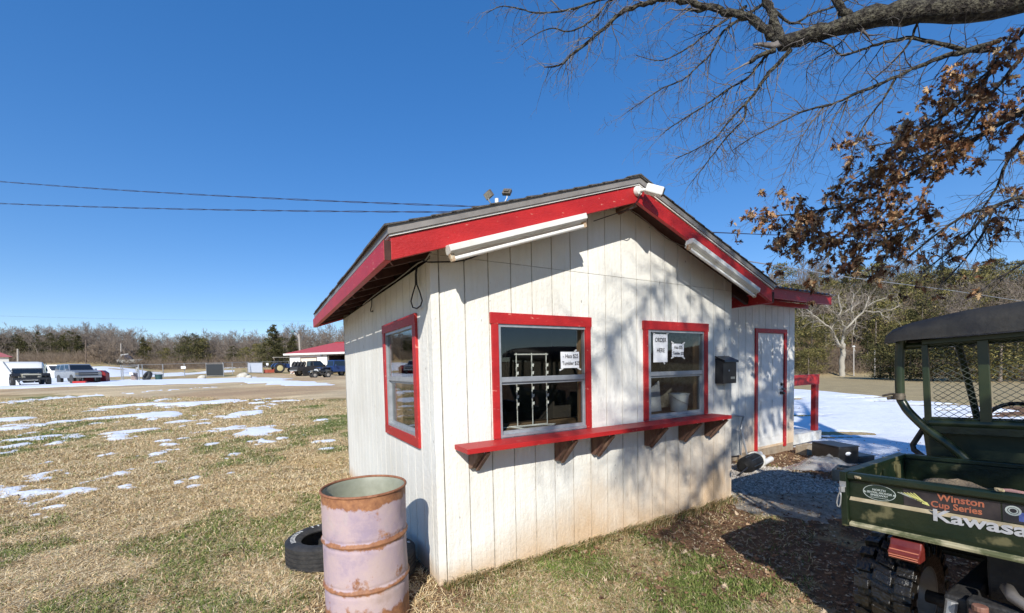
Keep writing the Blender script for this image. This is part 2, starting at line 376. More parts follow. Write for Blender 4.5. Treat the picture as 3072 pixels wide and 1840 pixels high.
def zones(X, Y):
    """colours of the bare ground sheet"""
    r = np.hypot(X-CAM[0], Y-CAM[1])
    g = fbm(X*.55, Y*.55, 3, 5); g2 = fbm(X*1.9, Y*1.9, 13, 4)
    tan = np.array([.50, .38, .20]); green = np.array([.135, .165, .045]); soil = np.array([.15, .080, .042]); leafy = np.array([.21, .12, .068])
    k = sstep(g*.5+g2*.5, .555, .66)[..., None]
    k = k*np.where(X > 0, .9, .7)[..., None]+.12*sstep(r, 8, 16)[..., None]*sstep(g2, .4, .6)[..., None]
    c = tan*(1-k)+green*k
    far = sstep(fbm(X*.12, Y*.12, 23, 4), .50, .62)*sstep(r, 9, 16)
    c = c*(1-.55*far[..., None])+np.array([.30, .20, .10])*.55*far[..., None]
    # bare soil by front wall and oak, spread and darkened to deepen vehicle shade
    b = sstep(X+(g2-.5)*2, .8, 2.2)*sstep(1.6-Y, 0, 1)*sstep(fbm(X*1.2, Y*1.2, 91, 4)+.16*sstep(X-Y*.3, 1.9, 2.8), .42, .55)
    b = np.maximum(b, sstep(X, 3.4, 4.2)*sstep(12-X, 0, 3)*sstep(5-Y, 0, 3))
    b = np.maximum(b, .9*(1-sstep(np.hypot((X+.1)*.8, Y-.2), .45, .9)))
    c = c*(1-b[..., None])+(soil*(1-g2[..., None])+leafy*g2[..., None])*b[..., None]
    an = np.degrees(np.arctan2(X-CAM[0], Y-CAM[1]))-math.degrees(YAW); an = (an+180) % 360-180; rc = r*np.cos(np.radians(np.clip(an, -60, 60)))
    fl = np.where(an < 10, sstep(rc, 94, 104), sstep(rc, 43+.0*rc, 48))[..., None]
    c = c*(1-fl)+np.array([.13, .085, .05])*fl
    rf_ = (sstep(an, 15, 25)*sstep(rc, 14, 18)*(1-sstep(rc, 43, 48)))[..., None]
    c = c*(1-rf_)+(np.array([.38, .30, .165])*(.8+.4*g2[..., None]))*rf_
    return c, b, k[..., 0]
nA, nR = 900, 330
ang = np.linspace(-math.pi, math.pi, nA, endpoint=False)
ang = YAW+np.sign(ang)*np.abs(ang/math.pi)**1.35*math.pi      # finer towards the view
rad = np.concatenate([[.05], np.geomspace(.6, 3, 45)[:-1], np.geomspace(3, 42, 300)[:-1], np.geomspace(42, 900, 84)]); nR = len(rad)
AA, RR = np.meshgrid(ang, rad); GX = CAM[0]+RR*np.sin(AA); GY = CAM[1]+RR*np.cos(AA); GZ = terrain(GX, GY)
def sheet(name, mask_z, keep, mat_, col, kind='structure'):
    V = np.stack([GX, GY, mask_z], -1).reshape(-1, 3)
    i, j = np.meshgrid(np.arange(nR-1), np.arange(nA), indexing='ij'); j2 = (j+1) % nA
    F = np.stack([i*nA+j, i*nA+j2, (i+1)*nA+j2, (i+1)*nA+j], -1).reshape(-1, 4)[:, ::-1]
    if keep is not None:
        kf = keep.reshape(-1)[F].any(1); F = F[kf]; used = np.unique(F); mp = np.full(len(V), -1); mp[used] = np.arange(len(used)); V = V[used]; F = mp[F]
        if col is not None: col = col.reshape(-1, 3)[used]
    elif col is not None: col = col.reshape(-1, 3)
    o = fastmesh(name, V, F, mat_, None, col, True); o['kind'] = kind; return o
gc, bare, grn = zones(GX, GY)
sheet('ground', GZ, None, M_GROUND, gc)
lot = psd(GX, GY, LOT)+(fbm(GX*.4, GY*.4, 66, 4)-.5)*3
lc = np.clip(fbm(GX*.25, GY*.9, 71, 4)[..., None]*1.6-.3, 0, 1)
lotc = np.array([.42, .32, .20])*(1-lc)+np.array([.70, .55, .33])*lc
rust = sstep(fbm(GX*.15, GY*.15, 83, 3), .52, .62)[..., None]; lotc = lotc*(1-.4*rust)+np.array([.36, .20, .10])*.4*rust
sheet('gravel_road', GZ+np.clip(lot*.05, -.06, .035), (lot > -1.2), M_GROUND, lotc)
gr = psd(GX, GY, GRAVR)+(fbm(GX*3, GY*3, 67, 4)-.5)*.5
gcol = np.full(GX.shape+(3,), 1.)*np.array([.40, .36, .30])*(.6+.8*vnoise(GX*30, GY*30, 3))[..., None]
sheet('gravel_path', GZ+np.clip(gr*.08, -.05, .018), (gr > -.4), M_GRAV, gcol)
sm = snow_mask(GX, GY); rr = np.hypot(GX-CAM[0], GY-CAM[1])
sheet('snow', GZ+.045*np.clip(rr/20, .22, 3)*np.clip(sm*2.0, -1, .9), (sm > -.85), M_SNOW, None)
print('ground done')

# ------------------------------------------------------------------ the stand (main building)
W, D = 3.65, 3.93
RS = .3413                                       # roof slope 4:12
OV, OE = .27, .35                                # rake and eave overhang
def fas_z(x): return 2.296+RS*(x+OE) if x < W/2 else 2.296+RS*(W+OE-x)      # underside of the rake board
def wall_top(x): return fas_z(x)+.11
SH = thing('concession_stand', 'small white wooden concession stand with red trim and gable roof', 'building', (0, 0, 0))
GP = .203
def cells(u0, u1, opens, gap):
    """vertical planks between grooves, cut around the openings"""
    out = []
    cuts = sorted(set([u0, u1]+[round(u0+.06+i*GP, 4) for i in range(40) if u0+.06+i*GP < u1]))
    for a, b in zip(cuts[:-1], cuts[1:]):
        sub = sorted(set([a, b]+[q for o in opens for q in o[:2] if a < q < b]))
        for k, (p, q) in enumerate(zip(sub[:-1], sub[1:])):
            p2 = p+(gap if p == a and a != u0 else 0); q2 = q-(gap if q == b and b != u1 else 0)
            if q2-p2 < .002: continue
            mid = (p+q)/2; ivs = sorted([(o[2], o[3]) for o in opens if o[0]-1e-6 <= mid <= o[1]+1e-6])
            out.append((p2, q2, ivs))
    return out
def siding(u0, u1, opens, top, T3, bottom=0., splits=()):
    """T3(u, depth, z) -> world; depth 0 is the outer face"""
    mb = MB(); bk = MB(); mb.back = bk
    for gap, d0, d1 in ((.0045, 0, .0075), (0, .008, .05)):
        tgt = mb if gap else bk
        for p, q, ivs in cells(u0, u1, opens, gap):
            zs = [bottom]+[z for iv in ivs for z in iv]+[None]
            for k in range(0, len(zs), 2):
                za = zs[k]; zb = zs[k+1]
                if zb is None: ta, tb = top(p), top(q)
                else: ta = tb = zb
                brk = [s for s in splits if za < s < min(ta, tb)] if gap else []
                lo = za
                for s_ in brk+[None]:
                    ha, hb = (ta, tb) if s_ is None else (s_-.002, s_-.002)
                    poly = [(p, lo), (q, lo), (q, hb), (p, ha)]
                    f = [T3(u, d0, z) for u, z in poly]; g = [T3(u, d1, z) for u, z in poly]
                    tgt.add(f+g, [(0, 1, 2, 3), (7, 6, 5, 4), (0, 4, 5, 1), (1, 5, 6, 2), (2, 6, 7, 3), (3, 7, 4, 0)])
                    if s_ is not None: lo = s_+.002
    return mb
W1 = (.535, 1.450, 1.05, 1.957); W2 = (2.250, 3.135, 1.05, 1.957); W3 = (.43, 1.335, 1.06, 1.975)
obj('front_wall', siding(0, W, [W1, W2], wall_top, lambda u, d, z: (u, d, z), splits=(2.44,)), M_SID, SH)
obj('side_wall', siding(.051, D-.051, [W3], lambda u: 2.40, lambda u, d, z: (d, u, z)), M_SID, SH)
obj('side_wall', siding(.051, D-.051, [], lambda u: 2.40, lambda u, d, z: (W-d, u, z)), M_SID, SH)
obj('rear_wall', siding(0, W, [], wall_top, lambda u, d, z: (u, D-d, z)), M_SID, SH)
cb = MB(); cb.prism([(-.009, -.009, .0), (.052, -.009, .0), (.052, -.0005, .0), (-.0005, -.0005, .0), (-.0005, .052, .0), (-.009, .052, .0)], (0, 0, 2.40))
obj('corner_trim', cb, M_SID, SH)
# ridge correct cut on the centre of gable: small filler under the ridge
obj('floor', MB().box(.06, W-.06, .06, D-.06, .02, .10), M_WOOD, SH)
fr = MB()
for u in (.10, .49, 1.50, 1.9, 2.21, 3.18, 3.5):
    fr.box(u-.02, u+.02, .052, .14, .10, 2.45)
for a, b, z in ((.45, 1.54, 1.0), (2.17, 3.22, 1.0), (.45, 1.54, 2.0), (2.17, 3.22, 2.0)): fr.box(a+.06, b-.06, .0525, .1395, z-.01, z+.035)
for u in (.39, 1.38, 2.1, 2.8, 3.5): fr.box(.052, .14, u-.02, u+.02, .10, 2.40)
for a, b, z in ((.41, 1.36, 1.02), (.41, 1.36, 2.0)): fr.box(.0525, .1395, a+.005, b-.005, z, z+.035)
obj('wall_studs', fr, M_WOOD, SH)
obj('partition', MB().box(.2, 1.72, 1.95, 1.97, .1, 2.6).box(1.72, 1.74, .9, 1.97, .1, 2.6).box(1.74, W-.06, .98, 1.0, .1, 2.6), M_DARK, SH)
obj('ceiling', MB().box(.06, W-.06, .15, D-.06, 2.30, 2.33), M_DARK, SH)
obj('counter', MB().box(.14, 1.70, .145, .62, 1.03, 1.07).box(1.76, 3.5, .145, .6, 1.03, 1.07), M_WOOD, SH)
# roof slabs
def roof_side(s, z_off, th, over_y, over_x, name, m, bev=0):
    mb = MB(); xe = -OE-over_x if s < 0 else W+OE+over_x; xm = W/2
    ze = 2.296+.14-RS*over_x+z_off; zm = 2.296+.14+RS*(W/2+OE)+z_off
    y0, y1 = -OV-over_y, D+.29+over_y
    poly = [(xe, y0, ze), (xm, y0, zm), (xm, y0, zm+th), (xe, y0, ze+th)]
    mb.prism(poly, (0, y1-y0, 0)); return obj(name, mb, m, RF if name != 'roof' else SH, bevel=bev)
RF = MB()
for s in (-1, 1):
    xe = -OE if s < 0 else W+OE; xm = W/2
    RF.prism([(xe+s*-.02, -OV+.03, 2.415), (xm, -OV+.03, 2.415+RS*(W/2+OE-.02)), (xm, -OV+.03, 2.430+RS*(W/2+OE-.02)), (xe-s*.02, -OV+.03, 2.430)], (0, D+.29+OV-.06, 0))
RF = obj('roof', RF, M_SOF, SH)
for s in (-1, 1):
    roof_side(s, .004, .012, .012, .012, 'drip_edge', M_WHT)
    roof_side(s, .018, .050, .022, .022, 'roof_edge', M_DRIP)
# shingle courses
sg = MB()
for s in (-1, 1):
    n = 15; Ls = W/2+OE+.04
    for i in range(n):
        a0 = i/n*Ls; a1 = (i+1)/n*Ls+.03
        for k in range(14):
            y0 = -OV-.035+k*(D+.29+OV+.07)/14; y1 = y0+(D+.29+OV+.07)/14-.004; j = random.uniform(0, .004); e = random.uniform(-.008, .008)
            def pt(a, y, dz):
                x = (-OE-.04+a) if s < 0 else (W+OE+.04-a); a_ = min(a, Ls)
                return (min(x, W/2) if s < 0 else max(x, W/2), y, 2.296+.14+.068+RS*(a_-.04)+dz)
            P0 = [pt(a0+e, y0, .012+j), pt(a1, y0, .004), pt(a1, y1, .004), pt(a0+e, y1, .012+j)]
            P1 = [pt(a0+e, y0, .0), pt(a1, y0, -.001), pt(a1, y1, -.001), pt(a0+e, y1, .0)]
            sg.add(P0+P1, [(0, 1, 2, 3), (7, 6, 5, 4), (0, 4, 5, 1), (1, 5, 6, 2), (2, 6, 7, 3), (3, 7, 4, 0)])
zr = 2.296+.14+.068+RS*(W/2+OE)
for k in range(16):
    y0 = -OV-.04+k*(D+.29+OV+.08)/16; y1 = y0+.30
    sg.prism([(W/2-.16, y0, zr-.16*RS+.012), (W/2, y0, zr+.008), (W/2+.16, y0, zr-.16*RS+.012), (W/2+.16, y0, zr-.16*RS+.02), (W/2, y0, zr+.022), (W/2-.16, y0, zr-.16*RS+.02)], (0, y1-y0, 0))
obj('shingles', sg, M_SHG, RF)
# red rake boards and eave fascia
for s in (-1, 1):
    xe = -OE if s < 0 else W+OE; xm = W/2+s*.0015
    zE, zA = 2.296, 2.296+RS*(W/2+OE)
    obj('rake_board', MB().prism([(xe, -OV, zE), (xm, -OV, zA), (xm, -OV, zA+.139), (xe, -OV, zE+.139)], (0, .035, 0)), M_RED, RF, bevel=.002)
    obj('rake_board', MB().prism([(xe, D+.29-.035, zE), (xm, D+.29-.035, zA), (xm, D+.29-.035, zA+.139), (xe, D+.29-.035, zE+.139)], (0, .035, 0)), M_RED, RF)
    xa, xb = (xe-.045, xe-.0005) if s < 0 else (xe+.0005, xe+.045)
    eb = obj('eave_board', MB().box(xa, xb, -OV+.0035, D+.28, zE-.006, zE+.118), M_RED, RF, bevel=.002)
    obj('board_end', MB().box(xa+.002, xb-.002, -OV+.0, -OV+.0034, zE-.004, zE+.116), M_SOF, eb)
    for k in range(9):
        y = .02+k*.485
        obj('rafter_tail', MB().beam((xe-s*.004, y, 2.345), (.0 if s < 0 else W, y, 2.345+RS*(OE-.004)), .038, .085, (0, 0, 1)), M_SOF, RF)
obj('rake_brace', MB().prism([(W/2, -OV+.04, fas_z(W/2)-.002), (W/2, .0, fas_z(W/2)-.002), (W/2+.04, .0, fas_z(W/2)-.02), (W/2+.04, -OV+.04, fas_z(W/2)-.02)], (0, 0, .09)), M_OLD, RF)

def window(T3, o, tr, wtrim, name_label, head_over=0.01, head=.088, bottom_trim=0, rail=.495, pane_lab=None):
    """o: opening, tr: outer trim extents, T3(u,depth,z)"""
    u0, u1, z0, z1 = o
    def bx(a, b, d0, d1, c, d):
        vs = [T3(u, dd, z) for z in (c, d) for dd in (d0, d1) for u in (a, b)]
        return vs, [(0, 2, 3, 1), (4, 5, 7, 6), (0, 1, 5, 4), (2, 6, 7, 3), (0, 4, 6, 2), (1, 3, 7, 5)]
    frm = MB(); t = tr
    frm.add(*bx(t[0], t[1], -.024, -.0005, t[3]-head, t[3]))
    lo = t[2]+(bottom_trim if bottom_trim else 0)
    frm.add(*bx(t[0]+head_over, t[0]+head_over+wtrim, -.022, -.0005, lo, t[3]-head-.0005)); frm.add(*bx(t[1]-head_over-wtrim, t[1]-head_over, -.022, -.0005, lo, t[3]-head-.0005))
    if bottom_trim: frm.add(*bx(t[0]+.0, t[1]-.0, -.0235, -.0005, t[2], lo-.0005))
    win = obj('window', frm, M_RED, SH, bevel=.0015)
    if name_label: win['label'] = name_label
    f = .024; zm = z0+(z1-z0)*rail
    al = MB()
    for a, b, c, d, q0, q1 in ((u0-.012, u0+f, z0, z1, -.012, .045), (u1-f, u1+.012, z0, z1, -.012, .045), (u0+f, u1-f, z1-f, z1+.006, -.0115, .045), (u0+f, u1-f, z0, z0+.022, -.014, .045)):
        al.add(*bx(a, b, q0, q1, c, d))
    obj('window_frame', al, M_ALU, win)
    al = MB(); al.add(*bx(u0+f, u1-f, .0, .02, zm-.006, zm+.034)); al.add(*bx(u0+f, u1-f, .02, .04, zm-.028, zm+.012))
    al.add(*bx(u0+f, u0+f+.014, .02, .04, z0+.022, zm-.028)); al.add(*bx(u1-f-.014, u1-f, .02, .04, z0+.022, zm-.028)); al.add(*bx(u0+f+.014, u1-f-.014, .0205, .0395, z0+.022, z0+.046))
    obj('sash_rail', al, M_ALU, win)
    obj('pane', MB().add(*bx(u0+f+.0005, u1-f-.0005, .008, .011, zm+.0345, z1-f-.0005)), M_GLASS, win)
    obj('pane', MB().add(*bx(u0+f+.0145, u1-f-.0145, .028, .031, z0+.0465, zm-.0285)), M_GLASS, win)
    jm = MB(); jm.add(*bx(u0-.02, u0+.001, .046, .14, z0-.02, z1+.02)); jm.add(*bx(u1-.001, u1+.02, .046, .14, z0-.02, z1+.02)); jm.add(*bx(u0+.002, u1-.002, .046, .14, z0-.02, z0-.003))
    obj('window_jamb', jm, M_WOOD, win)
    return win
FT = lambda u, d, z: (u, d, z)
LT = lambda u, d, z: (d, u, z)
win1 = window(FT, W1, (.467, 1.493, 1.046, 2.044), .058, 'wide red-trimmed front window with a wire rack behind the glass')
win2 = window(FT, W2, (2.162, 3.191, 1.046, 2.044), .058, 'red-trimmed front window near the mailbox with an order sign')
win3 = window(LT, W3, (.339, 1.421, .975, 2.058), .085, 'red-trimmed side window on the left wall', head_over=0, head=.083, bottom_trim=.085)
# serving shelf
shelf = obj('serving_shelf', MB().box(.135, 3.235, -.262, -.0255, 1.008, 1.045), M_RED, SH, bevel=.003)
for i, x in enumerate((.255, 1.07, 1.485, 2.18, 2.70, 3.14)):
    d = .14 if i else .09
    b = MB(); b.prism([(x, -.002, 1.006), (x, -.20, 1.006), (x, -.20, .985), (x, -.05, 1.0-d-.06), (x, -.002, 1.0-d-.06)], (.038, 0, 0))
    b.prism([(x+.044, -.215, 1.006), (x+.044, -.24, .99), (x+.044, -.045, .995-d-.08), (x+.044, -.02, .995-d-.05)], (.03, 0, 0))
    obj('shelf_bracket', b, M_OLD, shelf, bevel=.001)
fl = MB().box(-.006, W+.004, .002, D, -.10, -.001)
obj('foundation', fl, M_CONC, SH)

# ------------------------------------------------------------------ the flat-roofed room at the right
WL0, WL1, WY = 3.70, 7.60, 1.20
LR = thing('side_room', 'white room with red door and tin shed roof beside the stand', 'building', (WL0, WY, 0))
def lt_top(u): return 2.66
DO = (6.30, 7.26, .085, 2.125)
dl, dr, db = 6.34, 7.22, .10
obj('front_wall', siding(WL0, WL1, [(dl, dr, .10, 2.12)], lt_top, lambda u, d, z: (u, WY+d, z), bottom=.06), M_SID, LR, world=True)
obj('side_wall', siding(WY+.051, 4.0, [], lambda u: 2.62+.15*(u-WY), lambda u, d, z: (WL1-d, u, z), bottom=.0), M_SID, LR, world=True)
obj('rear_wall', siding(WL0, WL1, [], lambda u: 3.0, lambda u, d, z: (u, 4.0+.05-d, z), bottom=.0), M_SID, LR, world=True)
obj('foundation', MB().box(WL0, WL1-.01, WY+.004, 4.0, -.5, .058), M_CONC, LR, world=True)
t = .075
df = MB().box(dl-t, dl, WY-.022, WY+.03, -.02, 2.195).box(dr, dr+t, WY-.022, WY+.03, .03, 2.195).box(dl+.0005, dr-.0005, WY-.0215, WY+.03, 2.12, 2.194)
doorframe = obj('door_frame', df, M_RED, LR, world=True, bevel=.002)
door = MB().box(dl+.004, dr-.004, WY+.004, WY+.04, .10, 2.117)
for (a, b, c, d) in ((.13, .40, 1.10, 1.95), (.50, .77, 1.10, 1.95), (.13, .40, .25, .92), (.50, .77, .25, .92)):
    for e, q in ((0, .008), (.035, .004)):
        door.box(dl+a+e, dl+b-e, WY+.0035-q, WY+.0045, c+e, d-e)
door = obj('door', door, M_WHT, LR, world=True, bevel=.002)
hd = MB().lathe([(.0, -.07), (.022, -.068), (.03, -.05), (.028, -.03), (.012, -.022), (.012, -.01), (.03, -.008), (.03, 0)], 16, (dr-.09, WY+.002, 1.03), 'y')
hd.lathe([(0, -.03), (.025, -.028), (.03, -.01), (.03, 0)], 16, (dr-.09, WY+.002, 1.19), 'y').box(dr-.115, dr-.01, WY-.035, WY-.022, 1.09, 1.115)
obj('handle', hd, M_BLKP, door, world=True, smooth=True)
# shed roof
rs = .40; ry0, ry1 = .75, 4.2
rf = MB()
X0, X1 = 3.98, 7.985
n = 130
vs = []
for y, z in ((ry0-.05, 2.80), (ry1, 2.80+rs*(ry1-ry0+.05)*.55)):
    for i in range(n+1):
        x = X0+(X1-X0)*i/n; vs.append((x, y, z+.012*math.sin(i*math.pi/2.5)))
m_ = len(vs); vs += [(x, y, z-.003) for x, y, z in vs]
rf.add(vs, [(i, i+1, n+2+i, n+1+i) for i in range(n)]+[(m_+i+1, m_+i, m_+n+1+i, m_+n+2+i) for i in range(n)])
roofl = obj('roof', rf, M_TIN, LR, world=True, smooth=True)
obj('fascia_board', MB().box(X0, 7.955, ry0, ry0+.04, 2.63, 2.785), M_RED, roofl, world=True, bevel=.002)
obj('fascia_board', MB().prism([(7.915, ry0+.041, 2.63), (7.915, ry1, 2.63+.22*(ry1-ry0)), (7.915, ry1, 2.78+.22*(ry1-ry0)), (7.915, ry0+.041, 2.78)], (.04, 0, 0)), M_RED, roofl, world=True)
rt = MB()
for k in range(7):
    x = 4.3+k*.56; rt.prism([(x, ry0+.045, 2.64), (x, ry1-.1, 2.64+.22*(ry1-ry0-.1)), (x, ry1-.1, 2.76+.22*(ry1-ry0-.1)), (x, ry0+.045, 2.765)], (.04, 0, 0))
rt.box(X0+.05, 7.9, 1.10, 1.14, 2.60, 2.675)
obj('rafters', rt, M_RED, roofl, world=True)
print('buildings done')

# ------------------------------------------------------------------ things fixed on the stand
def text(s, size, m, parent, O, U, V, name='lettering', bold=0, sx=1., depth=.0006, shear=0, align='CENTER'):
    """text laid on a real surface: O centre, U reading direction, V up (world)"""
    c = bpy.data.curves.new('t', 'FONT'); c.body = s; c.size = size; c.align_x = align; c.align_y = 'CENTER'; c.offset = bold; c.extrude = depth; c.resolution_u = 3; c.shear = shear
    o = bpy.data.objects.new('t', c); COL.objects.link(o); dg = bpy.context.evaluated_depsgraph_get(); dg.update()
    me = bpy.data.meshes.new_from_object(o.evaluated_get(dg)); bpy.data.objects.remove(o); bpy.data.curves.remove(c)
    U = Vector(U).normalized(); V = Vector(V).normalized(); N = U.cross(V)
    inv = mw(parent).inverted() if parent else Matrix()
    for v in me.vertices: v.co = inv@(Vector(O)+U*v.co.x*sx+V*v.co.y+N*(v.co.z+depth))
    me.materials.clear(); me.materials.append(m); ob = bpy.data.objects.new(name, me); COL.objects.link(ob); ob.parent = parent; return ob

def fixture(A, B, label, flip=False):
    """one-tube fluorescent strip light hung under the rake board from A (left) to B (right)"""
    A = Vector(A); B = Vector(B); d = (B-A).normalized(); t = thing('strip_light', label, 'light fixture', A, 0, 'strip lights under the rake boards')
    up = Vector((0, 0, 1)); up = (up-d*up.dot(d)).normalized(); out = Vector((0, -1, 0)); L = (B-A).length
    def P(a, o, u): return A+d*a+out*o+up*u
    h = MB(); sec = [(.0, .0), (.035, .0), (.05, .012), (.05, .052), (.0, .058), (-.035, .05), (-.035, .0)]
    h.add([P(0, o, u) for o, u in sec]+[P(L, o, u) for o, u in sec], [tuple(range(7)), tuple(range(13, 6, -1))]+[(i, 7+i, 7+(i+1) % 7, (i+1) % 7) for i in range(7)])
    obj('housing', h, M_WHT, t, world=True, bevel=.002)
    r = MB(); sec = [(.03, -.0005), (-.03, -.0005), (-.045, -.016), (-.042, -.018), (-.028, -.004), (.028, -.004)]
    r.add([P(.01, o, u) for o, u in sec]+[P(L-.01, o, u) for o, u in sec], [tuple(range(6)), tuple(range(11, 5, -1))]+[(i, 6+i, 6+(i+1) % 6, (i+1) % 6) for i in range(6)])
    obj('reflector', r, M_WHT, t, world=True)
    obj('tube', MB().tube([P(.03, .004, -.036), P(L-.03, .004, -.036)], .0155, 12), mat('lamp_tube', (.82, .82, .78), .2), t, world=True, smooth='auto')
    for a in (.0, L-.03):
        e = MB(); e.add([P(a+q, o, u) for q in (0, .03) for o, u in ((-.012, -.002), (.022, -.002), (.020, -.05), (-.008, -.052))], [(0, 1, 2, 3), (7, 6, 5, 4), (0, 4, 5, 1), (1, 5, 6, 2), (2, 6, 7, 3), (3, 7, 4, 0)])
        obj('end_cap', e, mat('rusty_cream', (.62, .56, .42), .6, (.35, .17, .07), 40, 4), t, world=True, bevel=.002)
    return t
fixture((.03, -.275, 2.372), (1.205, -.275, 2.372+RS*1.175), 'white fluorescent strip light under the long left slope of the gable')
fixture((2.50, -.275, 2.757), (3.645, -.275, 2.757-RS*1.145), 'white fluorescent strip light under the right slope of the gable')

# security camera at the apex
t = thing('security_camera', 'white security camera mounted at the gable peak', 'camera', (W/2, -OV, 3.12))
o = MB().lathe([(0, -.03), (.036, -.03), (.045, -.012), (.045, 0)], 20, (W/2-.01, -OV-.003, 3.125), 'y')
obj('mount', o, M_WHT, t, world=True, smooth='auto')
obj('arm', MB().tube([(W/2-.01, -OV-.02, 3.125), (W/2+.02, -OV-.06, 3.125), (W/2+.045, -OV-.075, 3.118)], .014, 10), M_WHT, t, world=True, smooth='auto')
b = MB().beam((W/2+.02, -OV-.07, 3.135), (W/2+.13, -OV-.16, 3.085), .075, .075); obj('housing', b, M_WHT, t, world=True, bevel=.012)
b = MB().beam((W/2+.1285, -OV-.159, 3.0855), (W/2+.137, -OV-.166, 3.0815), .06, .06); obj('lens', b, M_BLKP, t, world=True, bevel=.01)
tag(obj('camera_wire', MB().tube([(W/2-.015, -OV-.045, 3.10), (W/2-.03, -OV-.02, 3.04), (W/2-.035, -OV+.02, 2.99), (W/2-.2, -OV+.12, 2.93), (W/2-.3, -.03, 2.90)], .004, 6), M_CABLE), 'thin black wire running from the gable camera under the peak', 'wire')
# cables at the left eave
pts = [onp(900+x/2.969, 500+y/2.969, 0, -.03) for x, y in ((1040, 880), (1028, 960), (1030, 1050), (1005, 1130), (988, 1200), (1005, 1255), (1040, 1265), (1075, 1240), (1088, 1195), (1068, 1120), (1040, 1050), (1036, 960), (1045, 885))]
tag(obj('hanging_cable', MB().tube(pts, .0055, 6), M_CABLE, smooth=True), 'black cable hanging in a loop from the left eave', 'cable')
pts = [onp(900+x/2.969, 500+y/2.969, 0, -.02) for x, y in ((640, 1180), (638, 1240), (628, 1275), (632, 1293), (647, 1293), (648, 1280))]
tag(obj('wall_hook', MB().tube(pts, .005, 6), M_CABLE), 'small dark wire hook on the shaded left wall below the eave', 'hook')
pts = [onp(900+x/2.969, 500+y/2.969, 1, -.03) for x, y in ((1090, 835), (1140, 852), (1240, 850), (1380, 848), (1460, 835), (1540, 810), (1620, 775))]
tag(obj('light_cable', MB().tube(pts, .005, 6), M_CABLE), 'black cable sagging across the wall to the left strip light', 'cable')
pts = [onp(900+x/2.969, 500+y/2.969, 0, -.05) for x, y in ((1165, 765), (1120, 830), (1050, 862), (1000, 900), (945, 945), (860, 1010), (740, 1090), (640, 1165), (560, 1230))]
tag(obj('eave_conduit', MB().tube(pts, .005, 8), mat('grey_cable', (.25, .24, .22), .6)), 'grey cable stapled along the top of the left wall', 'cable')
pts = [onp(1400+x/2.969, 500+y/2.969, 1, -.04) for x, y in ((1300, 375), (1400, 355), (1530, 430), (1650, 530), (1780, 640), (1900, 700), (1960, 715))]
tag(obj('gable_cable', MB().tube(pts, .0045, 6), mat('grey_cable', (.25, .24, .22), .6)), 'thin grey cable under the right gable overhang', 'cable')

# floodlights on a mast behind the roof
mx, my = float(onp(1491, 640, 1, 4.35)[0]), 4.35
t = thing('floodlight_mast', 'pole with two square floodlights behind the roof ridge', 'floodlight', (mx, my, 0))
zt = float(onp(1491, 597, 1, my)[2])
obj('mast', MB().tube([(mx, my, 0), (mx, my, zt)], .038, 12), M_WHT, t, world=True, smooth='auto')
for sx, px, py, tz in ((-1, 1466, 585, .02), (1, 1521, 577, .05)):
    c = Vector(onp(px, py, 1, my)); arm = MB().tube([(mx+sx*.03, my, zt-.10), (mx+sx*.12, my, zt-.13), (c.x, c.y, c.z-.11), (c.x, c.y, c.z-.03)], .013, 8)
    a = obj('arm', arm, M_STEEL, t, world=True, smooth='auto')
    n = Vector((-.75 if sx < 0 else .55, -.45 if sx < 0 else .55, -.45)).normalized()
    upv = Vector((.55*sx, .2, 1)); h = MB(); h.beam(c-n*.035, c+n*.035, .17, .13, upv); h.beam(c-n*.06, c-n*.0351, .10, .07, upv)
    hh = obj('lamp_head', h, mat('bronze_housing', (.07, .06, .05), .5, (.16, .14, .11), 12), t, world=True, bevel=.008)
    g = MB().beam(c+n*.0351, c+n*.041, .15, .11, upv); obj('lamp_lens', g, M_LENS, hh, world=True)
# overhead wires
def cat(p0, p1, sag, n=24): return [tuple(Vector(p0)*(1-i/n)+Vector(p1)*(i/n)-Vector((0, 0, sag*4*(i/n)*(1-i/n)))) for i in range(n+1)]
def twisted(p0, p1, sag, name, label, r=.0085):
    n = 160; base = cat(p0, p1, sag, n); mb = MB()
    for k in range(2):
        pts = [Vector(p)+Vector((0, math.cos(i*.9+k*math.pi)*.012, math.sin(i*.9+k*math.pi)*.012)) for i, p in enumerate(base)]
        mb.tube(pts, r*.8, 5)
    return tag(obj(name, mb, mat('blue_black_wire', (.03, .04, .09), .5)), label, 'wire')
A1 = dep(-900, 440, 17); A2 = dep(-900, 545, 17)
twisted(A1, (mx-.05, my, float(onp(1460, 617, 1, my)[2])), .35, 'power_line', 'upper twisted power line running left from the floodlight mast')
twisted(A2, (mx-.05, my, float(onp(1470, 634, 1, my)[2])), .30, 'power_line', 'lower twisted power line running left from the floodlight mast', .009)
tag(obj('distant_wire', MB().tube(cat(dep(-700, 925, 80), dep(1500, 960, 120), 1.2), .016, 4), M_CABLE), 'faint thin wire crossing low in the sky at left', 'wire')
tag(obj('right_wire', MB().tube([(mx+.05, my, 3.9), tuple(dep(2122, 697, 9)), tuple(dep(2314, 705, 12)), tuple(dep(2725, 715, 16)), tuple(dep(3600, 745, 22))], .012, 5), mat('blue_black_wire', (.03, .04, .09), .5)), 'upper thin wire passing behind the brown oak leaves', 'wire')
tag(obj('right_wire', MB().tube([tuple(dep(2236, 783, 9)), tuple(dep(2543, 832, 13)), tuple(dep(2847, 871, 17)), tuple(dep(3071, 905, 19)), tuple(dep(3600, 985, 25))], .014, 5), M_STEEL), 'lower pale wire in front of the wooded hill at right', 'wire')

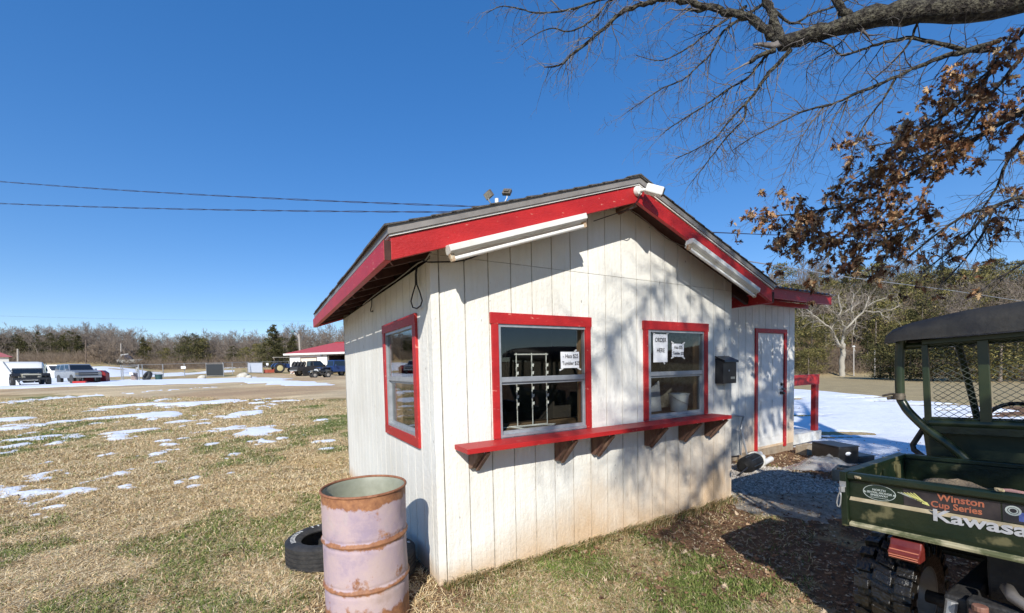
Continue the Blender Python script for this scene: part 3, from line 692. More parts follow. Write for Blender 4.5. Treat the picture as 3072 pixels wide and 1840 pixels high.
# mailbox and notes
t = thing('mailbox', 'black metal wall mailbox with sloping lid right of the windows', 'mailbox', (3.44, 0, 1.36))
mx0, mx1 = 3.335, 3.585
b = MB().prism([(mx0, -.001, 1.375), (mx0, -.10, 1.375), (mx0, -.10, 1.622), (mx0, -.001, 1.665)], (mx1-mx0, 0, 0)); obj('box', b, M_BLKP, t, world=True, bevel=.004)
b = MB().prism([(mx0-.006, -.001, 1.688), (mx0-.006, -.001, 1.676), (mx0-.006, -.118, 1.626), (mx0-.006, -.122, 1.612), (mx0-.006, -.126, 1.614), (mx0-.006, -.122, 1.636)], (mx1-mx0+.012, 0, 0)); obj('lid', b, M_BLKP, t, world=True, bevel=.002)
obj('lock', MB().lathe([(0, -.006), (.011, -.005), (.012, 0)], 16, (3.44, -.1005, 1.52), 'y'), M_STEEL, t, world=True, smooth='auto')
obj('label_plate', MB().box(3.475, 3.55, -.1035, -.1005, 1.425, 1.45), mat('cream_plate', (.5, .48, .38), .5), t, world=True)
def paper(cx, cz, wd, h, rot, y, label, m=M_PAPER):
    o = thing('paper_sign', label, 'sign', (cx, y, cz)); c, s_ = math.cos(rot), math.sin(rot); U = Vector((c, 0, s_)); V = Vector((-s_, 0, c)); O = Vector((cx, y, cz))
    n = 6; f = []; 
    for j in range(n+1):
        for i in range(n+1): f.append(O+U*wd*(i/n-.5)+V*h*(j/n-.5)+Vector((0, -.0015*math.sin(i*1.7+j), 0)))
    k = len(f); mb = MB().add(f+[p+Vector((0, .0008, 0)) for p in f], [(j*(n+1)+i, j*(n+1)+i+1, (j+1)*(n+1)+i+1, (j+1)*(n+1)+i) for j in range(n) for i in range(n)]+[(k+j*(n+1)+i, k+(j+1)*(n+1)+i, k+(j+1)*(n+1)+i+1, k+j*(n+1)+i+1) for j in range(n) for i in range(n)])
    obj('sheet', mb, m, o, world=True); return o, O, U, V
M_TAPE = mat('clear_tape', (.55, .56, .55), .3)
def tapes(o, O, U, V, wd, h, c4):
    for sx, sy in c4:
        p = O+U*wd/2*sx+V*h/2*sy+Vector((0, -.003, 0)); obj('tape', MB().beam(p-U*.022*sx*1-V*.0*sy, p+U*.02*sx+V*.018*sy, .014, .0008, (0, 1, 0)), M_TAPE, o, world=True)
yp = .0045
o, O, U, V = paper(1.262, 1.665, .205, .142, 0, yp, 'handwritten price paper taped inside the wider left window')
for s, dx, dz, sz in (('- Hats $25', .005, .032, .050), ('Tumbler $25', .008, -.030, .046)): text(s, sz, M_INK, o, O+U*dx+V*dz+Vector((0, -.004, 0)), U, V, bold=.0, sx=.80)
tapes(o, O, U, V, .2, .142, ((-1, -1), (1, -1), (.6, 1)))
o, O, U, V = paper(2.435, 1.772, .215, .285, 0, yp, 'white printed sheet taped at the upper left of the narrower window')
text('ORDER', .062, M_INK, o, O+V*.083+Vector((0, -.004, 0)), U, V, bold=.0, sx=.84); text('HERE', .062, M_INK, o, O-V*.022+Vector((0, -.004, 0)), U, V, bold=.0, sx=.84)
tapes(o, O, U, V, .21, .285, ((1, 1), (.5, -1), (-1, 1)))
o, O, U, V = paper(2.705, 1.752, .19, .138, -.02, yp, 'handwritten price note in the narrower window beside the larger sheet')
for s, dx, dz, sz in (('Hats $25', .004, .030, .048), ('Tumbler $25', .006, -.032, .044)): text(s, sz, M_INK, o, O+U*dx+V*dz+Vector((0, -.004, 0)), U, V, bold=.0, sx=.74)
tapes(o, O, U, V, .18, .138, ((-1, 1), (1, 1), (-1, -1), (1, -1)))
o, O, U, V = paper(3.452, 1.745, .225, .095, -.01, -.003, 'small faded handwritten note above the black mailbox', mat('faded_paper', (.70, .68, .62), .8, (.58, .56, .50), 20))
sc = MB(); rr_ = random.Random(3)
for row, z in ((0, .02), (1, -.018)):
    x = -.09 if row == 0 else -.05
    while x < (.09 if row == 0 else .07):
        p = O+U*x+V*(z+rr_.uniform(-.008, .008))+Vector((0, -.0035, 0)); q = O+U*(x+rr_.uniform(-.004, .012))+V*(z+rr_.uniform(-.012, .012))+Vector((0, -.0035, 0)); sc.beam(p, q+U*.002, .0022, .0006, (0, 1, 0)); x += .009
obj('lettering', sc, M_GREYINK, o, world=True)

# things inside the windows
t = thing('wire_rack', 'white wire display rack with three clip strands behind the wide window', 'display rack', (1.0, .33, 1.07))
M_WIRE = mat('white_wire', (.80, .78, .70), .45)
yb = .21
fr_ = MB().tube([(.73, yb-.03, 1.10), (1.255, yb+.02, 1.075), (1.12, yb-.07, 1.075), (.86, yb-.07, 1.075), (.73, yb-.03, 1.10)], .006, 6); fr_.tube([(.82, yb+.01, 1.078), (1.16, yb+.01, 1.078)], .005, 6); fr_.tube([(.73, yb+.08, 1.078), (1.2, yb+.08, 1.078)], .005, 6)
obj('base_frame', fr_, M_WIRE, t, world=True)
obj('top_bar', MB().tube([(.815, yb, 1.722), (1.168, yb, 1.722)], .006, 6), M_WIRE, t, world=True)
for x in (.832, .992, 1.150):
    s_ = obj('strand', MB().tube([(x, yb, 1.08), (x, yb, 1.735)], .0045, 6), M_WIRE, t, world=True)
    cl = MB()
    for k in range(13):
        z = 1.66-k*.034
        if 4 < k < 6: continue
        cl.prism([(x-.004, yb-.008, z+.010), (x+.014*(1 if k % 2 else -1), yb-.014, z+.014), (x+.010*(1 if k % 2 else -1), yb-.014, z-.014), (x-.002, yb-.008, z-.010)], (0, .008, 0))
    obj('clips', cl, M_WIRE, s_, world=True)
t = thing('bucket', 'white plastic bucket on the ledge inside the narrower window', 'bucket', (3.02, .24, 1.07))
obj('pail', MB().lathe([(0, 0), (.088, 0), (.112, .19), (.118, .19), (.118, .20), (.108, .20), (.086, .006), (0, .006)], 32), mat('bucket_plastic', (.78, .78, .74), .45), t, smooth='auto')
obj('handle', MB().tube([(.118, 0, .175), (.11, -.06, .14), (0, -.125, .08), (-.11, -.06, .14), (-.118, 0, .175)], .003, 6), M_STEEL, t)
tag(obj('leaning_board', MB().prism([(2.28, .24, 1.08), (2.80, .30, 1.08), (2.80, .33, 1.42), (2.52, .31, 1.27), (2.28, .26, 1.12)], (0, .012, 0)), mat('pale_board', (.50, .50, .50), .8, (.38, .38, .40), 5)), 'pale board with a slanting top leaning inside the narrower window', 'board')

# ------------------------------------------------------------------ drum and tyres
def drum_mat():
    m = bpy.data.materials.new('rusty_drum_paint'); m.use_nodes = True; n = m.node_tree; L = n.links; b = n.nodes['Principled BSDF']
    tc = n.nodes.new('ShaderNodeTexCoord')
    def noise(s, off=0, d=7, st=(1, 1, 1)):
        mp = n.nodes.new('ShaderNodeMapping'); mp.inputs['Location'].default_value = (off, off, off); mp.inputs['Scale'].default_value = st
        L.new(tc.outputs['Object'], mp.inputs[0]); x = n.nodes.new('ShaderNodeTexNoise'); x.inputs['Scale'].default_value = s; x.inputs['Detail'].default_value = d; x.inputs['Roughness'].default_value = .68
        L.new(mp.outputs[0], x.inputs[0]); return x.outputs[0]
    def ramp(s, stops):
        r = n.nodes.new('ShaderNodeValToRGB'); e = r.color_ramp.elements
        while len(e) < len(stops): e.new(.5)
        for q, (p, c) in zip(e, stops): q.position = p; q.color = (*c, 1)
        L.new(s, r.inputs[0]); return r.outputs[0]
    def mix(f, a, c):
        x = n.nodes.new('ShaderNodeMix'); x.data_type = 'RGBA'; L.new(f, x.inputs[0])
        for s, i in ((a, 6), (c, 7)):
            L.new(s, x.inputs[i])
        return x.outputs[2]
    paint = ramp(noise(2.6, 3), [(.34, (.33, .26, .32)), (.44, (.43, .33, .35)), (.56, (.47, .36, .34)), (.68, (.38, .28, .24))])
    paint = mix(ramp(noise(7, 9, 7), [(.58, (0, 0, 0)), (.74, (.75, .75, .75))]), paint, ramp(noise(30, 5), [(.3, (.30, .26, .25)), (.7, (.50, .44, .42))]))
    rust = ramp(noise(24, 1), [(.3, (.17, .065, .03)), (.6, (.34, .15, .06)), (.8, (.45, .24, .11))])
    sep = n.nodes.new('ShaderNodeSeparateXYZ'); L.new(tc.outputs['Object'], sep.inputs[0])
    # rust follows the rim, the ribs and the foot of the drum
    cu = n.nodes.new('ShaderNodeFloatCurve'); c = cu.mapping.curves[0]
    pts = [(0, .75), (.13, .62), (.19, .35), (.27, .22), (.31, .42), (.325, .62), (.345, .35), (.50, .18), (.60, .2), (.635, .42), (.66, .60), (.68, .32), (.80, .2), (.90, .30), (.955, .62), (1.0, 1)]
    c.points[0].location = pts[0]; c.points[1].location = pts[-1]
    for p in pts[1:-1]: c.points.new(*p)
    for p in c.points: p.handle_type = 'VECTOR'
    cu.mapping.update(); z = n.nodes.new('ShaderNodeMath'); z.operation = 'DIVIDE'; L.new(sep.outputs[2], z.inputs[0]); z.inputs[1].default_value = .88
    L.new(z.outputs[0], cu.inputs['Value'])
    ad = n.nodes.new('ShaderNodeMath'); nf = n.nodes.new('ShaderNodeMath'); nf.operation = 'MULTIPLY_ADD'; L.new(noise(15, 31, 8), nf.inputs[0]); nf.inputs[1].default_value = .75; L.new(noise(3.2, 21, 9, (1, 1, .8)), nf.inputs[2])
    sb_ = n.nodes.new('ShaderNodeMath'); sb_.operation = 'SUBTRACT'; L.new(nf.outputs[0], sb_.inputs[0]); sb_.inputs[1].default_value = .36
    L.new(cu.outputs[0], ad.inputs[0]); L.new(sb_.outputs[0], ad.inputs[1])
    f = ramp(ad.outputs[0], [(.90, (0, 0, 0)), (1.34, (.95, .95, .95))])
    L.new(mix(f, paint, rust), b.inputs['Base Color']); b.inputs['Roughness'].default_value = .6; b.inputs['Specular IOR Level'].default_value = .35
    bp = n.nodes.new('ShaderNodeBump'); bp.inputs['Strength'].default_value = .35; bp.inputs['Distance'].default_value = .02
    L.new(noise(5, 2, 5), bp.inputs['Height']); L.new(bp.outputs[0], b.inputs['Normal']); return m
t = thing('steel_drum', 'faded lavender steel drum with rusty rim, open at the top', 'barrel', (-.535, -.115, -.012))
t.scale = (.925, .925, .978); t.location = (-.528, -.075, -.012)
prof = []
H = .882; r0 = .283
for i in range(141):
    z = H*i/140; r = r0
    for c_ in (.285, .575): r += .011*math.exp(-((z-c_)/.009)**2)-.004*math.exp(-((z-c_-.024)/.01)**2)-.004*math.exp(-((z-c_+.024)/.01)**2)
    r += .006*math.exp(-((z-.012)/.008)**2); prof.append((r, z))
mb = MB(); mb.lathe(prof, 96)
for i, v in enumerate(mb.v):                      # dents
    x, y, z = v; a = math.atan2(y, x)
    d = .012*math.exp(-(((a+.55)/.22)**2+((z-.72)/.07)**2))+.016*math.exp(-(((a+.35)/.18)**2+((z-.47)/.09)**2))+.010*math.exp(-(((a+.6)/.2)**2+((z-.12)/.08)**2))+.006*math.exp(-(((a+1.9)/.10)**2+((z-.30)/.16)**2))
    k = 1-d/.283; mb.v[i] = (x*k, y*k, z)
body = obj('barrel_body', mb, drum_mat(), t, smooth=True)
mb = MB().lathe([(.2795, H-.004), (.266, H-.03), (.262, .03), (0, .028)], 64); obj('inner_wall', mb, mat('drum_inside', (.30, .31, .24), .55, (.22, .23, .17), 6, 6), t, smooth='auto')
rim = [(.284+.0085*math.cos(a), H+.002+.0085*math.sin(a)) for a in np.linspace(0, 2*math.pi, 12, endpoint=False)]
obj('rim', MB().lathe(rim, 96, closed=True), mat('rust', (.20, .075, .035), .8, (.33, .15, .08), 20, 6, .4, 60), t, smooth=True)

def tyre_mesh(Ro, Ri, wd, tread=28, grooves=4, lug=0.006):
    mb = MB(); n = tread*4; prof = []
    sh = .18*wd
    base = [(Ri, -wd*.36), (Ri+.012, -wd*.42), ((Ri+Ro)/2, -wd*.5), (Ro-.03, -wd*.485), (Ro-.012, -wd*.44)]
    ts = []
    for g in range(grooves+1):
        a = -wd*.42+wd*.84*g/(grooves+1); b = -wd*.42+wd*.84*(g+1)/(grooves+1)
        ts += [(Ro, a+.005), (Ro, b-.005), (Ro-lug, b-.004), (Ro-lug, b+.004)]
    ts = ts[:-2]
    prof = base+ts+[(r, -z) for r, z in base[::-1]]
    prof += [(Ri+.004, wd*.30), ((Ri+Ro)/2, wd*.42), (Ro-.03, wd*.35), (Ro-.03, -wd*.35), ((Ri+Ro)/2, -wd*.42), (Ri+.004, -wd*.30)]
    mb.lathe(prof, n, closed=True); return mb
def white_ticks(mbx, r, z, a0, a1, n):
    for k in range(n):
        a = a0+(a1-a0)*k/(n-1); d = Vector((math.cos(a), math.sin(a), 0)); p = d*r+Vector((0, 0, z))
        mbx.beam(p-d*.018, p+d*.018, .012, .003)
    return mbx
t = thing('discarded_tyre', 'used car tyre with white lettering lying in the grass left of the drum', 'tyre', (-.665, 1.01, T(-.665, 1.01)+.105), 0, 'old tyres lying beside the drum')
obj('tread', tyre_mesh(.315, .19, .21), M_BLACK, t, smooth='auto')
obj('sidewall_lettering', white_ticks(white_ticks(MB(), .255, .1035, 2.35, 3.35, 9), .255, .1035, 1.7, 1.9, 2), mat('white_rubber', (.60, .60, .57), .8), t)
t = thing('discarded_tyre', 'dark tyre tucked between the drum and the left wall', 'tyre', (-.36, .455, T(-.36, .455)+.108), .6, 'old tyres lying beside the drum')
obj('tread', tyre_mesh(.305, .18, .205), M_BLACK, t, smooth='auto')
text('S', .05, mat('white_rubber', (.60, .60, .57), .8), t, (-.36+.255, .455-.03, T(-.36, .455)+.2125), (1, 0, 0), (0, 1, 0), 'sidewall_lettering', bold=.002)

# ------------------------------------------------------------------ deck, steps and clutter right of the side room
def PX(px, py, ax, v): return Vector(onp(px, py, ax, v))
dk0 = WL1+.02
t = thing('deck', 'white painted wooden deck with a red railing beside the side room', 'deck', (dk0, 1.6, -.17))
dy = 1.32
p1 = PX(2457, 1290, 1, dy); x1 = p1.x
obj('deck_floor', MB().box(dk0, x1, dy+.001, dy+1.6, p1.z-.16, p1.z-.02), M_WHT, t, world=True, bevel=.003)
obj('deck_beam', MB().box(dk0, x1+.01, dy-.04, dy, p1.z-.19, p1.z+.0), mat('scuffed_white', (.66, .66, .62), .7, (.42, .40, .35), 6, 6), t, world=True, bevel=.003)
pr_ = PX(2450, 1128, 1, dy+.1)
obj('railing_post', MB().box(pr_.x-.15, pr_.x-.02, dy+.05, dy+.14, p1.z-.02, pr_.z-.001), M_RED, t, world=True, bevel=.002)
obj('railing_rail', MB().box(dk0-.01, pr_.x-.02, dy+.04, dy+.045, pr_.z-.17, pr_.z).box(dk0-.01, pr_.x, dy+.045, dy+.16, pr_.z+.001, pr_.z+.035), M_RED, t, world=True, bevel=.002)
obj('deck_post', MB().box(x1-.25, x1-.12, dy+.1, dy+.2, -.3, p1.z-.191), M_RED, t, world=True)
# black plastic steps
g0 = G(2522, 1386)
t = thing('step_stool', 'black plastic two-tread steps beside the deck', 'steps', (g0[0], g0[1], g0[2]-.06), R(-22))
st = MB().box(-.30, .06, -.25, .25, 0, .34).box(.061, .36, -.25, .25, 0, .17)
st.box(-.31, .07, -.26, .26, .3405, .36).box(.05, .37, -.26, .26, .1705, .19)
obj('treads', st, M_BLKP, t, bevel=.015)
obj('snow_lump', MB().blob((-.14, -.255, .24), (.05, .015, .03), 4, .2, 10), M_SNOW, t, smooth=True)
# concrete blocks under the deck
for i, (px, py) in enumerate(((2420, 1362), (2530, 1440))):
    g = G(px, py); o = thing('concrete_block', ('tan concrete block at the corner under the white deck', 'tan concrete block beside the dark post near the steps')[i], 'block', (g[0], g[1], g[2]), R(12*i), 'concrete blocks by the deck')
    b = MB(); Lx, Ly, H_ = .40, .19, .19
    for (a, c, d, e) in ((-.2, .2, -.095, -.065), (-.2, .2, .065, .095), (-.2, -.165, -.0649, .0649), (-.018, .018, -.0649, .0649), (.165, .2, -.0649, .0649)): b.box(a, c, d, e, -.03, H_-.03)
    obj('block', b, M_CONC, o, bevel=.004)
# clear plastic sheeting
g = G(2470, 1400)
bl = MB(); n = 26
for j in range(n):
    for i in range(n):
        u, v = i/(n-1)-.5, j/(n-1)-.5; q = math.hypot(u, v)*2
        z = max(0, 1-q**2)*.13*(.5+float(fbm(u*7+3, v*7, 4)))+.03*float(fbm(u*22, v*22, 8)); bl.v.append((g[0]+u*1.25*(1+.2*math.sin(5*v)), g[1]+v*.55, T(g[0]+u*1.25, g[1]+v*.55)+z+.004))
bl.f = [(j*n+i, j*n+i+1, (j+1)*n+i+1, (j+1)*n+i) for j in range(n-1) for i in range(n-1)]
m_pl = bpy.data.materials.new('clear_plastic'); m_pl.use_nodes = True; nn = m_pl.node_tree; pb = nn.nodes['Principled BSDF']; pb.inputs['Roughness'].default_value = .12; pb.inputs['Base Color'].default_value = (.75, .76, .76, 1); pb.inputs['Alpha'].default_value = .34; pb.inputs['Specular IOR Level'].default_value = .9
tag(obj('plastic_sheeting', bl, m_pl, smooth=True), 'crumpled clear plastic sheeting on leaves before the black steps', 'plastic sheet')
# black shredder-like cylinder with white pipes
c0 = G(2272, 1412); c0 = Vector((c0[0], c0[1]+.05, c0[2]))
dx = Vector((.97, .22, 0)).normalized()
t = thing('black_canister', 'black plastic canister lying on the gravel beside the side room', 'canister', c0)
def ax(a): return c0+dx*a+Vector((0, 0, .12))
obj('canister_body', MB().tube([ax(-.50), ax(-.46), ax(-.40), ax(0), ax(.05)], [.055, .095, .115, .12, .12], 24), mat('dull_black_plastic', (.010, .010, .010), .6, (.02, .02, .02), 12, spec=.15), t, world=True, smooth='auto')
obj('canister_ring', MB().tube([ax(.051), ax(.10)], [.138, .138], 28), M_WHT, t, world=True, smooth='auto', bevel=.004)
rb = MB()
for k in range(8):
    a = 2*math.pi*k/8; o_ = Vector((-dx.y*math.cos(a), dx.x*math.cos(a), math.sin(a)))*.122; rb.tube([ax(-.38)+o_*.95, ax(.03)+o_], .008, 5)
obj('ribs', rb, M_BLKP, t, world=True)
pc = MB()
rp = random.Random(2)
pts = [ax(-.46)+Vector((0, -.05, 0)), ax(-.6)+Vector((-.02, -.1, .02)), ax(-.78)+Vector((0, -.02, -.08)), ax(-.62)+Vector((0, .1, -.11)), ax(-.45)+Vector((0, -.16, -.12)), ax(-.7)+Vector((0, -.18, -.13))]
obj('cord', MB().tube(pts, .012, 6), M_CABLE, t, world=True, smooth=True)
for i, (dy_, zz, l, lab) in enumerate(((-.05, .05, .55, 'nearest white pipe lying behind the black canister'), (.04, .05, .62, 'middle white pipe lying behind the black canister'), (.0, .125, .50, 'white pipe lying on top of the other two'))):
    sd = Vector((-dx.y, dx.x, 0)); p = c0+dx*.13+sd*dy_; p.z = c0.z+zz; q = p+dx*l+sd*.05*i
    mb = MB().lathe([(.042, 0), (.042, l), (.036, l), (.036, 0)], 20, closed=True)
    o = tag(obj('white_pipe', mb, M_WHT, smooth='auto'), lab, 'pipe', 'white pipes by the canister'); o.location = p; o.rotation_euler = (q-p).to_track_quat('Z', 'Y').to_euler()
# leaning frame against the room wall
t = thing('broken_storm_screen', 'bent grey metal frame with cloudy screen leaning on the side room wall', 'frame', (5.7, WY-.1, 0))
def WP(x, y, yy=WY-.06): return onp(2130+x/4.638, 1200+y/4.638, 1, yy)
obj('rail', MB().tube([WP(180, 195), WP(290, 212), WP(465, 230), WP(430, 410)], .018, 6).tube([WP(430, 410, WY-.12), WP(518, 780, WY-.25)], .014, 6).tube([WP(430, 410), WP(432, 770)], .012, 6), M_STEEL, t, world=True)
obj('screen', MB().prism([WP(180, 350), WP(290, 390), WP(425, 440), WP(430, 765), WP(180, 800)], (0, .006, 0)), mat('cloudy_sheet', (.36, .36, .34), .6, (.46, .46, .42), 3), t, world=True)
print('small things done')

# ------------------------------------------------------------------ green utility vehicle with its tailgate towards the camera
UX0, UYC, UROLL = 1.664, -2.572, -.05
M_GRN = mat('faded_green_paint', (.005, .015, .008), .36, (.022, .028, .012), 2.4, 7, .15, 30, speck=((.13, .12, .06), 7, .60), lo=.38, hi=.66)
M_GRNP = mat('green_plastic', (.012, .016, .011), .6, (.022, .026, .016), 5)
M_VINYL = mat('black_vinyl_roof', (.014, .014, .015), .6, (.040, .036, .028), 2.2, 6, .2, 30)
M_DUST = mat('dust', (.30, .24, .14), .95, (.42, .36, .24), 12, 5)
U = thing('utility_vehicle', 'dark green two-row utility vehicle with cargo bed and black vinyl roof', 'utility vehicle', (UX0, UYC, 0)); U.rotation_euler = (UROLL, 0, 0)
def UL(px, py, X):
    return mw(U).inverted()@Vector(onp(px, py, 0, X))
HWB = .655
def prof_y(prof, y0, y1, mb=None):
    mb = mb or MB(); n = len(prof)
    return mb.add([(x, y0, z) for x, z in prof]+[(x, y1, z) for x, z in prof], [tuple(range(n)), tuple(range(2*n-1, n-1, -1))]+[(i, n+i, n+(i+1) % n, (i+1) % n) for i in range(n)])
tg = [(-.034, .748), (-.034, .762), (-.012, .770), (-.017, .79), (-.019, .884), (-.003, .899), (-.003, .990), (-.022, .998), (-.026, 1.004), (-.026, 1.026), (-.02, 1.033), (.012, 1.033), (.012, .748)]
gate = obj('tailgate', prof_y(tg, -HWB+.03, HWB-.03), M_GRN, U, bevel=.002)
obj('dusty_ledge', prof_y([(-.020, .8845), (-.0215, .886), (-.0045, .9015), (-.0032, .9)], -HWB+.05, HWB-.035), M_DUST, gate)
obj('dusty_lip', prof_y([(-.0345, .749), (-.0365, .760), (-.030, .7655), (-.02, .7675), (-.0125, .7705)], -HWB+.05, HWB-.035), mat('dirt_on_paint', (.10, .11, .05), .9, (.42, .38, .24), 7, 6, lo=.45, hi=.6), gate)
for s in (-1, 1):
    ep = obj('gate_end', MB().box(-.036, .014, s*(HWB-.03), s*HWB, .742, 1.037) if s > 0 else MB().box(-.036, .014, -HWB, -HWB+.03, .742, 1.037), M_GRN, gate, bevel=.003)
    obj('latch', MB().box(-.040, -.0, s*HWB-(.028 if s > 0 else -.0), s*HWB+(.0 if s > 0 else .028), .955, .985).tube([(-.045, s*(HWB-.014), .93), (-.045, s*(HWB-.014), .96)], .012, 8), M_STEEL, gate)
cp = [UL(2450+x/2.7476, 1300+y/2.7476, UX0-.05) for x, y in ((185, 445), (192, 480), (175, 520), (165, 570), (170, 600), (185, 608), (196, 580), (200, 520), (196, 480))]
obj('gate_cable', MB().tube(cp, .0035, 6), M_STEEL, gate, smooth=True)
for px, py in ((2573, 1433), (2999, 1470)):
    p = UL(px, py, UX0-.03); obj('bolt', MB().blob(p, (.006, .016, .008), 3, .3, 8), M_DUST, gate)
BL = .76
bed = MB()
bed.box(.0, BL, -HWB+.02, HWB-.02, .745, .765)
obj('bed_floor', bed, M_GRN, U)
for s in (-1, 1):
    y0, y1 = (HWB-.035, HWB) if s > 0 else (-HWB, -HWB+.035)
    w_ = MB().box(.0125, BL+.03, y0, y1, .745, 1.012); w_.box(.0125, BL+.03, y0-.008, y1+.008, 1.0125, 1.037)
    for x in (.2, .42, .62): w_.box(x, x+.04, (y0-.014) if s > 0 else y1, y0 if s > 0 else y1+.014, .79, .99)
    obj('bed_side', w_, M_GRN, U, bevel=.004)
w_ = MB().box(BL, BL+.03, -HWB+.036, HWB-.036, .745, 1.012); w_.box(BL-.01, BL+.04, -HWB+.044, HWB-.044, 1.0125, 1.037); w_.box(BL-.014, BL-.0005, -.5, .5, .86, .89)
obj('bed_front', w_, M_GRN, U, bevel=.004)
obj('under_frame', MB().box(.03, 2.9, -.28, -.20, .42, .50).box(.03, 2.9, .20, .28, .42, .50).box(.0, .08, -.199, .199, .40, .52).box(.3, .8, -.19, .19, .33, .70), M_BLACK, U, bevel=.01)
# tail lamps
M_LAMP = mat('red_lens', (.17, .030, .020), .35, (.12, .014, .010), 20, spec=.7)
for s in (-1, 1):
    y1 = .455*s; y0 = .335*s; lo, hi = min(y0, y1), max(y0, y1)
    l = MB(); sec = [(-.02, .730), (-.03, .70), (-.065, .672), (-.055, .638), (.02, .638), (.02, .735)]
    prof_y(sec, lo, hi, l); lamp = obj('tail_lamp', l, M_LAMP, U, bevel=.006)
    l = MB()
    for z, x in ((.662, -.0645), (.651, -.0615), (.685, -.052)): l.box(x-.002, x+.006, lo+.006, hi-.006, z-.0018, z+.0018)
    obj('lens_ribs', l, mat('pale_red_lens', (.62, .22, .14), .3), lamp)
# tyres with blocky lugs
def mud_wheel(x, y, r=.30, wd=.25, par=U, rimc=None):
    mb = MB(); prof = [(r*.52, -wd*.42), (r*.75, -wd*.5), (r*.90, -wd*.46), (r*.93, -wd*.3), (r*.935, 0), (r*.93, wd*.3), (r*.90, wd*.46), (r*.75, wd*.5), (r*.52, wd*.42)]
    mb.lathe(prof, 48, (x, y, r), 'y')
    n = 20
    for k in range(n):
        for row, (ya, yb, da) in enumerate(((-.49, -.22, 0), (-.16, .16, .5), (.22, .49, 0))):
            a = 2*math.pi*(k+da)/n; dirv = Vector((math.cos(a), 0, math.sin(a))); tv = Vector((-math.sin(a), 0, math.cos(a))); c = Vector((x, y, r))+dirv*(r*.955)
            sk = .012*(1 if row != 1 else -1); hw = r*.092
            vs = []
            for rr2 in (-.025, .022):
                for yy, t_ in ((ya*wd, -hw), (yb*wd, -hw), (yb*wd, hw), (ya*wd, hw)):
                    vs.append(c+dirv*rr2*(1 if abs(yy) < wd*.4 else .8)+tv*(t_*(.9 if rr2 > 0 else 1)+sk*(1 if yy > 0 else -1))+Vector((0, yy, 0)))
            mb.add(vs, [(0, 3, 2, 1), (4, 5, 6, 7), (0, 1, 5, 4), (1, 2, 6, 5), (2, 3, 7, 6), (3, 0, 4, 7)])
            if row != 1:                           # shoulder lug on the sidewall
                ys = ya*wd if ya < 0 else yb*wd; sgn = -1 if ya < 0 else 1
                p = Vector((x, y+ys, r))+dirv*r*.86; mb.beam(p-dirv*.03, p+dirv*.03, hw*1.3, .018, (0, 1, 0))
    wh = obj('wheel', MB().lathe([(0, -wd*.2), (r*.2, -wd*.22), (r*.3, -wd*.1), (r*.46, -wd*.12), (r*.53, -wd*.44), (r*.545, -wd*.44), (r*.545, wd*.44), (r*.53, wd*.44), (r*.46, wd*.12), (r*.3, wd*.1), (r*.2, wd*.22), (0, wd*.2)], 32, (x, y, r), 'y'), rimc or M_STEEL, par, smooth='auto')
    obj('tyre', mb, mat('wet_muddy_rubber', (.006, .006, .006), .28, (.018, .015, .011), 12, 6, .6, 40, spec=.6), wh, bevel=.003)
for x in (.43, 2.35):
    for y in (-.555, .555): mud_wheel(x, y)
for x in (.43, 2.35): obj('axle', MB().tube([(x, -.45, .30), (x, .45, .30)], .035, 10), M_BLACK, U)
# muffler, hitch
mu = obj('muffler', MB().tube([(.02, -.04, .54), (.02, -.05, .54), (.02, -.42, .54), (.02, -.43, .54)], [.07, .086, .086, .07], 24), mat('dull_muffler', (.17, .16, .15), .6, (.26, .24, .22), 10, metal=.5), U, smooth='auto')
obj('pipe', MB().tube([(.02, -.04, .54), (.02, .02, .55), (.03, .06, .57), (.10, .09, .58)], .024, 12), mat('dull_muffler', (.17, .16, .15)), mu, smooth=True)
b = MB().box(-.04, .06, .10, .19, .44, .455).box(-.055, -.04, .11, .18, .36, .50); b.tube([(-.05, .145, .50), (-.05, .145, .525)], .026, 14)
obj('hitch', b, mat('reddish_primer', (.20, .085, .06), .6, (.30, .17, .12), 12, 5), U, bevel=.004)
obj('loose_shock', MB().tube([(-.0, .26, .36), (.02, .25, .48)], .022, 10), M_STEEL, U)
# decals
xg = UX0-.0225
def GP_(px, py, off=0): return Vector(onp(px, py, 0, xg-.001-off))
YU, ZU = Vector((0, -math.cos(UROLL), -math.sin(UROLL))), Vector((0, -math.sin(UROLL), math.cos(UROLL)))
def dec(px, py): return Vector(onp(2450+px/2.7476, 1300+py/2.7476, 0, xg))
K0 = dec(948, 678); K1 = dec(1695, 800)
white = mat('worn_white_decal', (.50, .50, .52), .5, (.36, .37, .38), 25)
c = (K0+K1)/2
tx = text('Kawasaki', .076, white, gate, (UX0-.0200, K0.y, (K0.z+K1.z)/2-.008), YU, ZU, 'lettering', bold=.0020, sx=1.27, align='LEFT', depth=.0008)
# winston-type sticker
def gz(px, py, x): return Vector(onp(2450+px/2.7476, 1300+py/2.7476, 0, UX0+x))
a0 = gz(715, 540, -.005); a1 = gz(1500, 620, -.005)
zc = .946; 
def loc2w(x, y, z): return mw(U)@Vector((x, y, z))
yl = lambda w_: (mw(U).inverted()@w_).y
ya, yb = yl(gz(715, 500, -.005)), yl(gz(1515, 600, -.005))
st = obj('sticker', MB().box(-.0045, -.0031, yb, ya, .904, .987), mat('black_sticker', (.022, .018, .022), .4, (.05, .04, .04), 12), gate)
red = mat('faded_orange_print', (.42, .14, .07), .6, (.34, .10, .06), 20)
ct = (yl(gz(1010, 520, -.005)), yl(gz(1355, 560, -.005))); 
text('Winston', .045, red, st, loc2w(-.0046, (ct[0]+ct[1])/2-.002, .967), YU, ZU, bold=.0010, sx=.95)
ct2 = (yl(gz(945, 560, -.005)), yl(gz(1355, 610, -.005)))
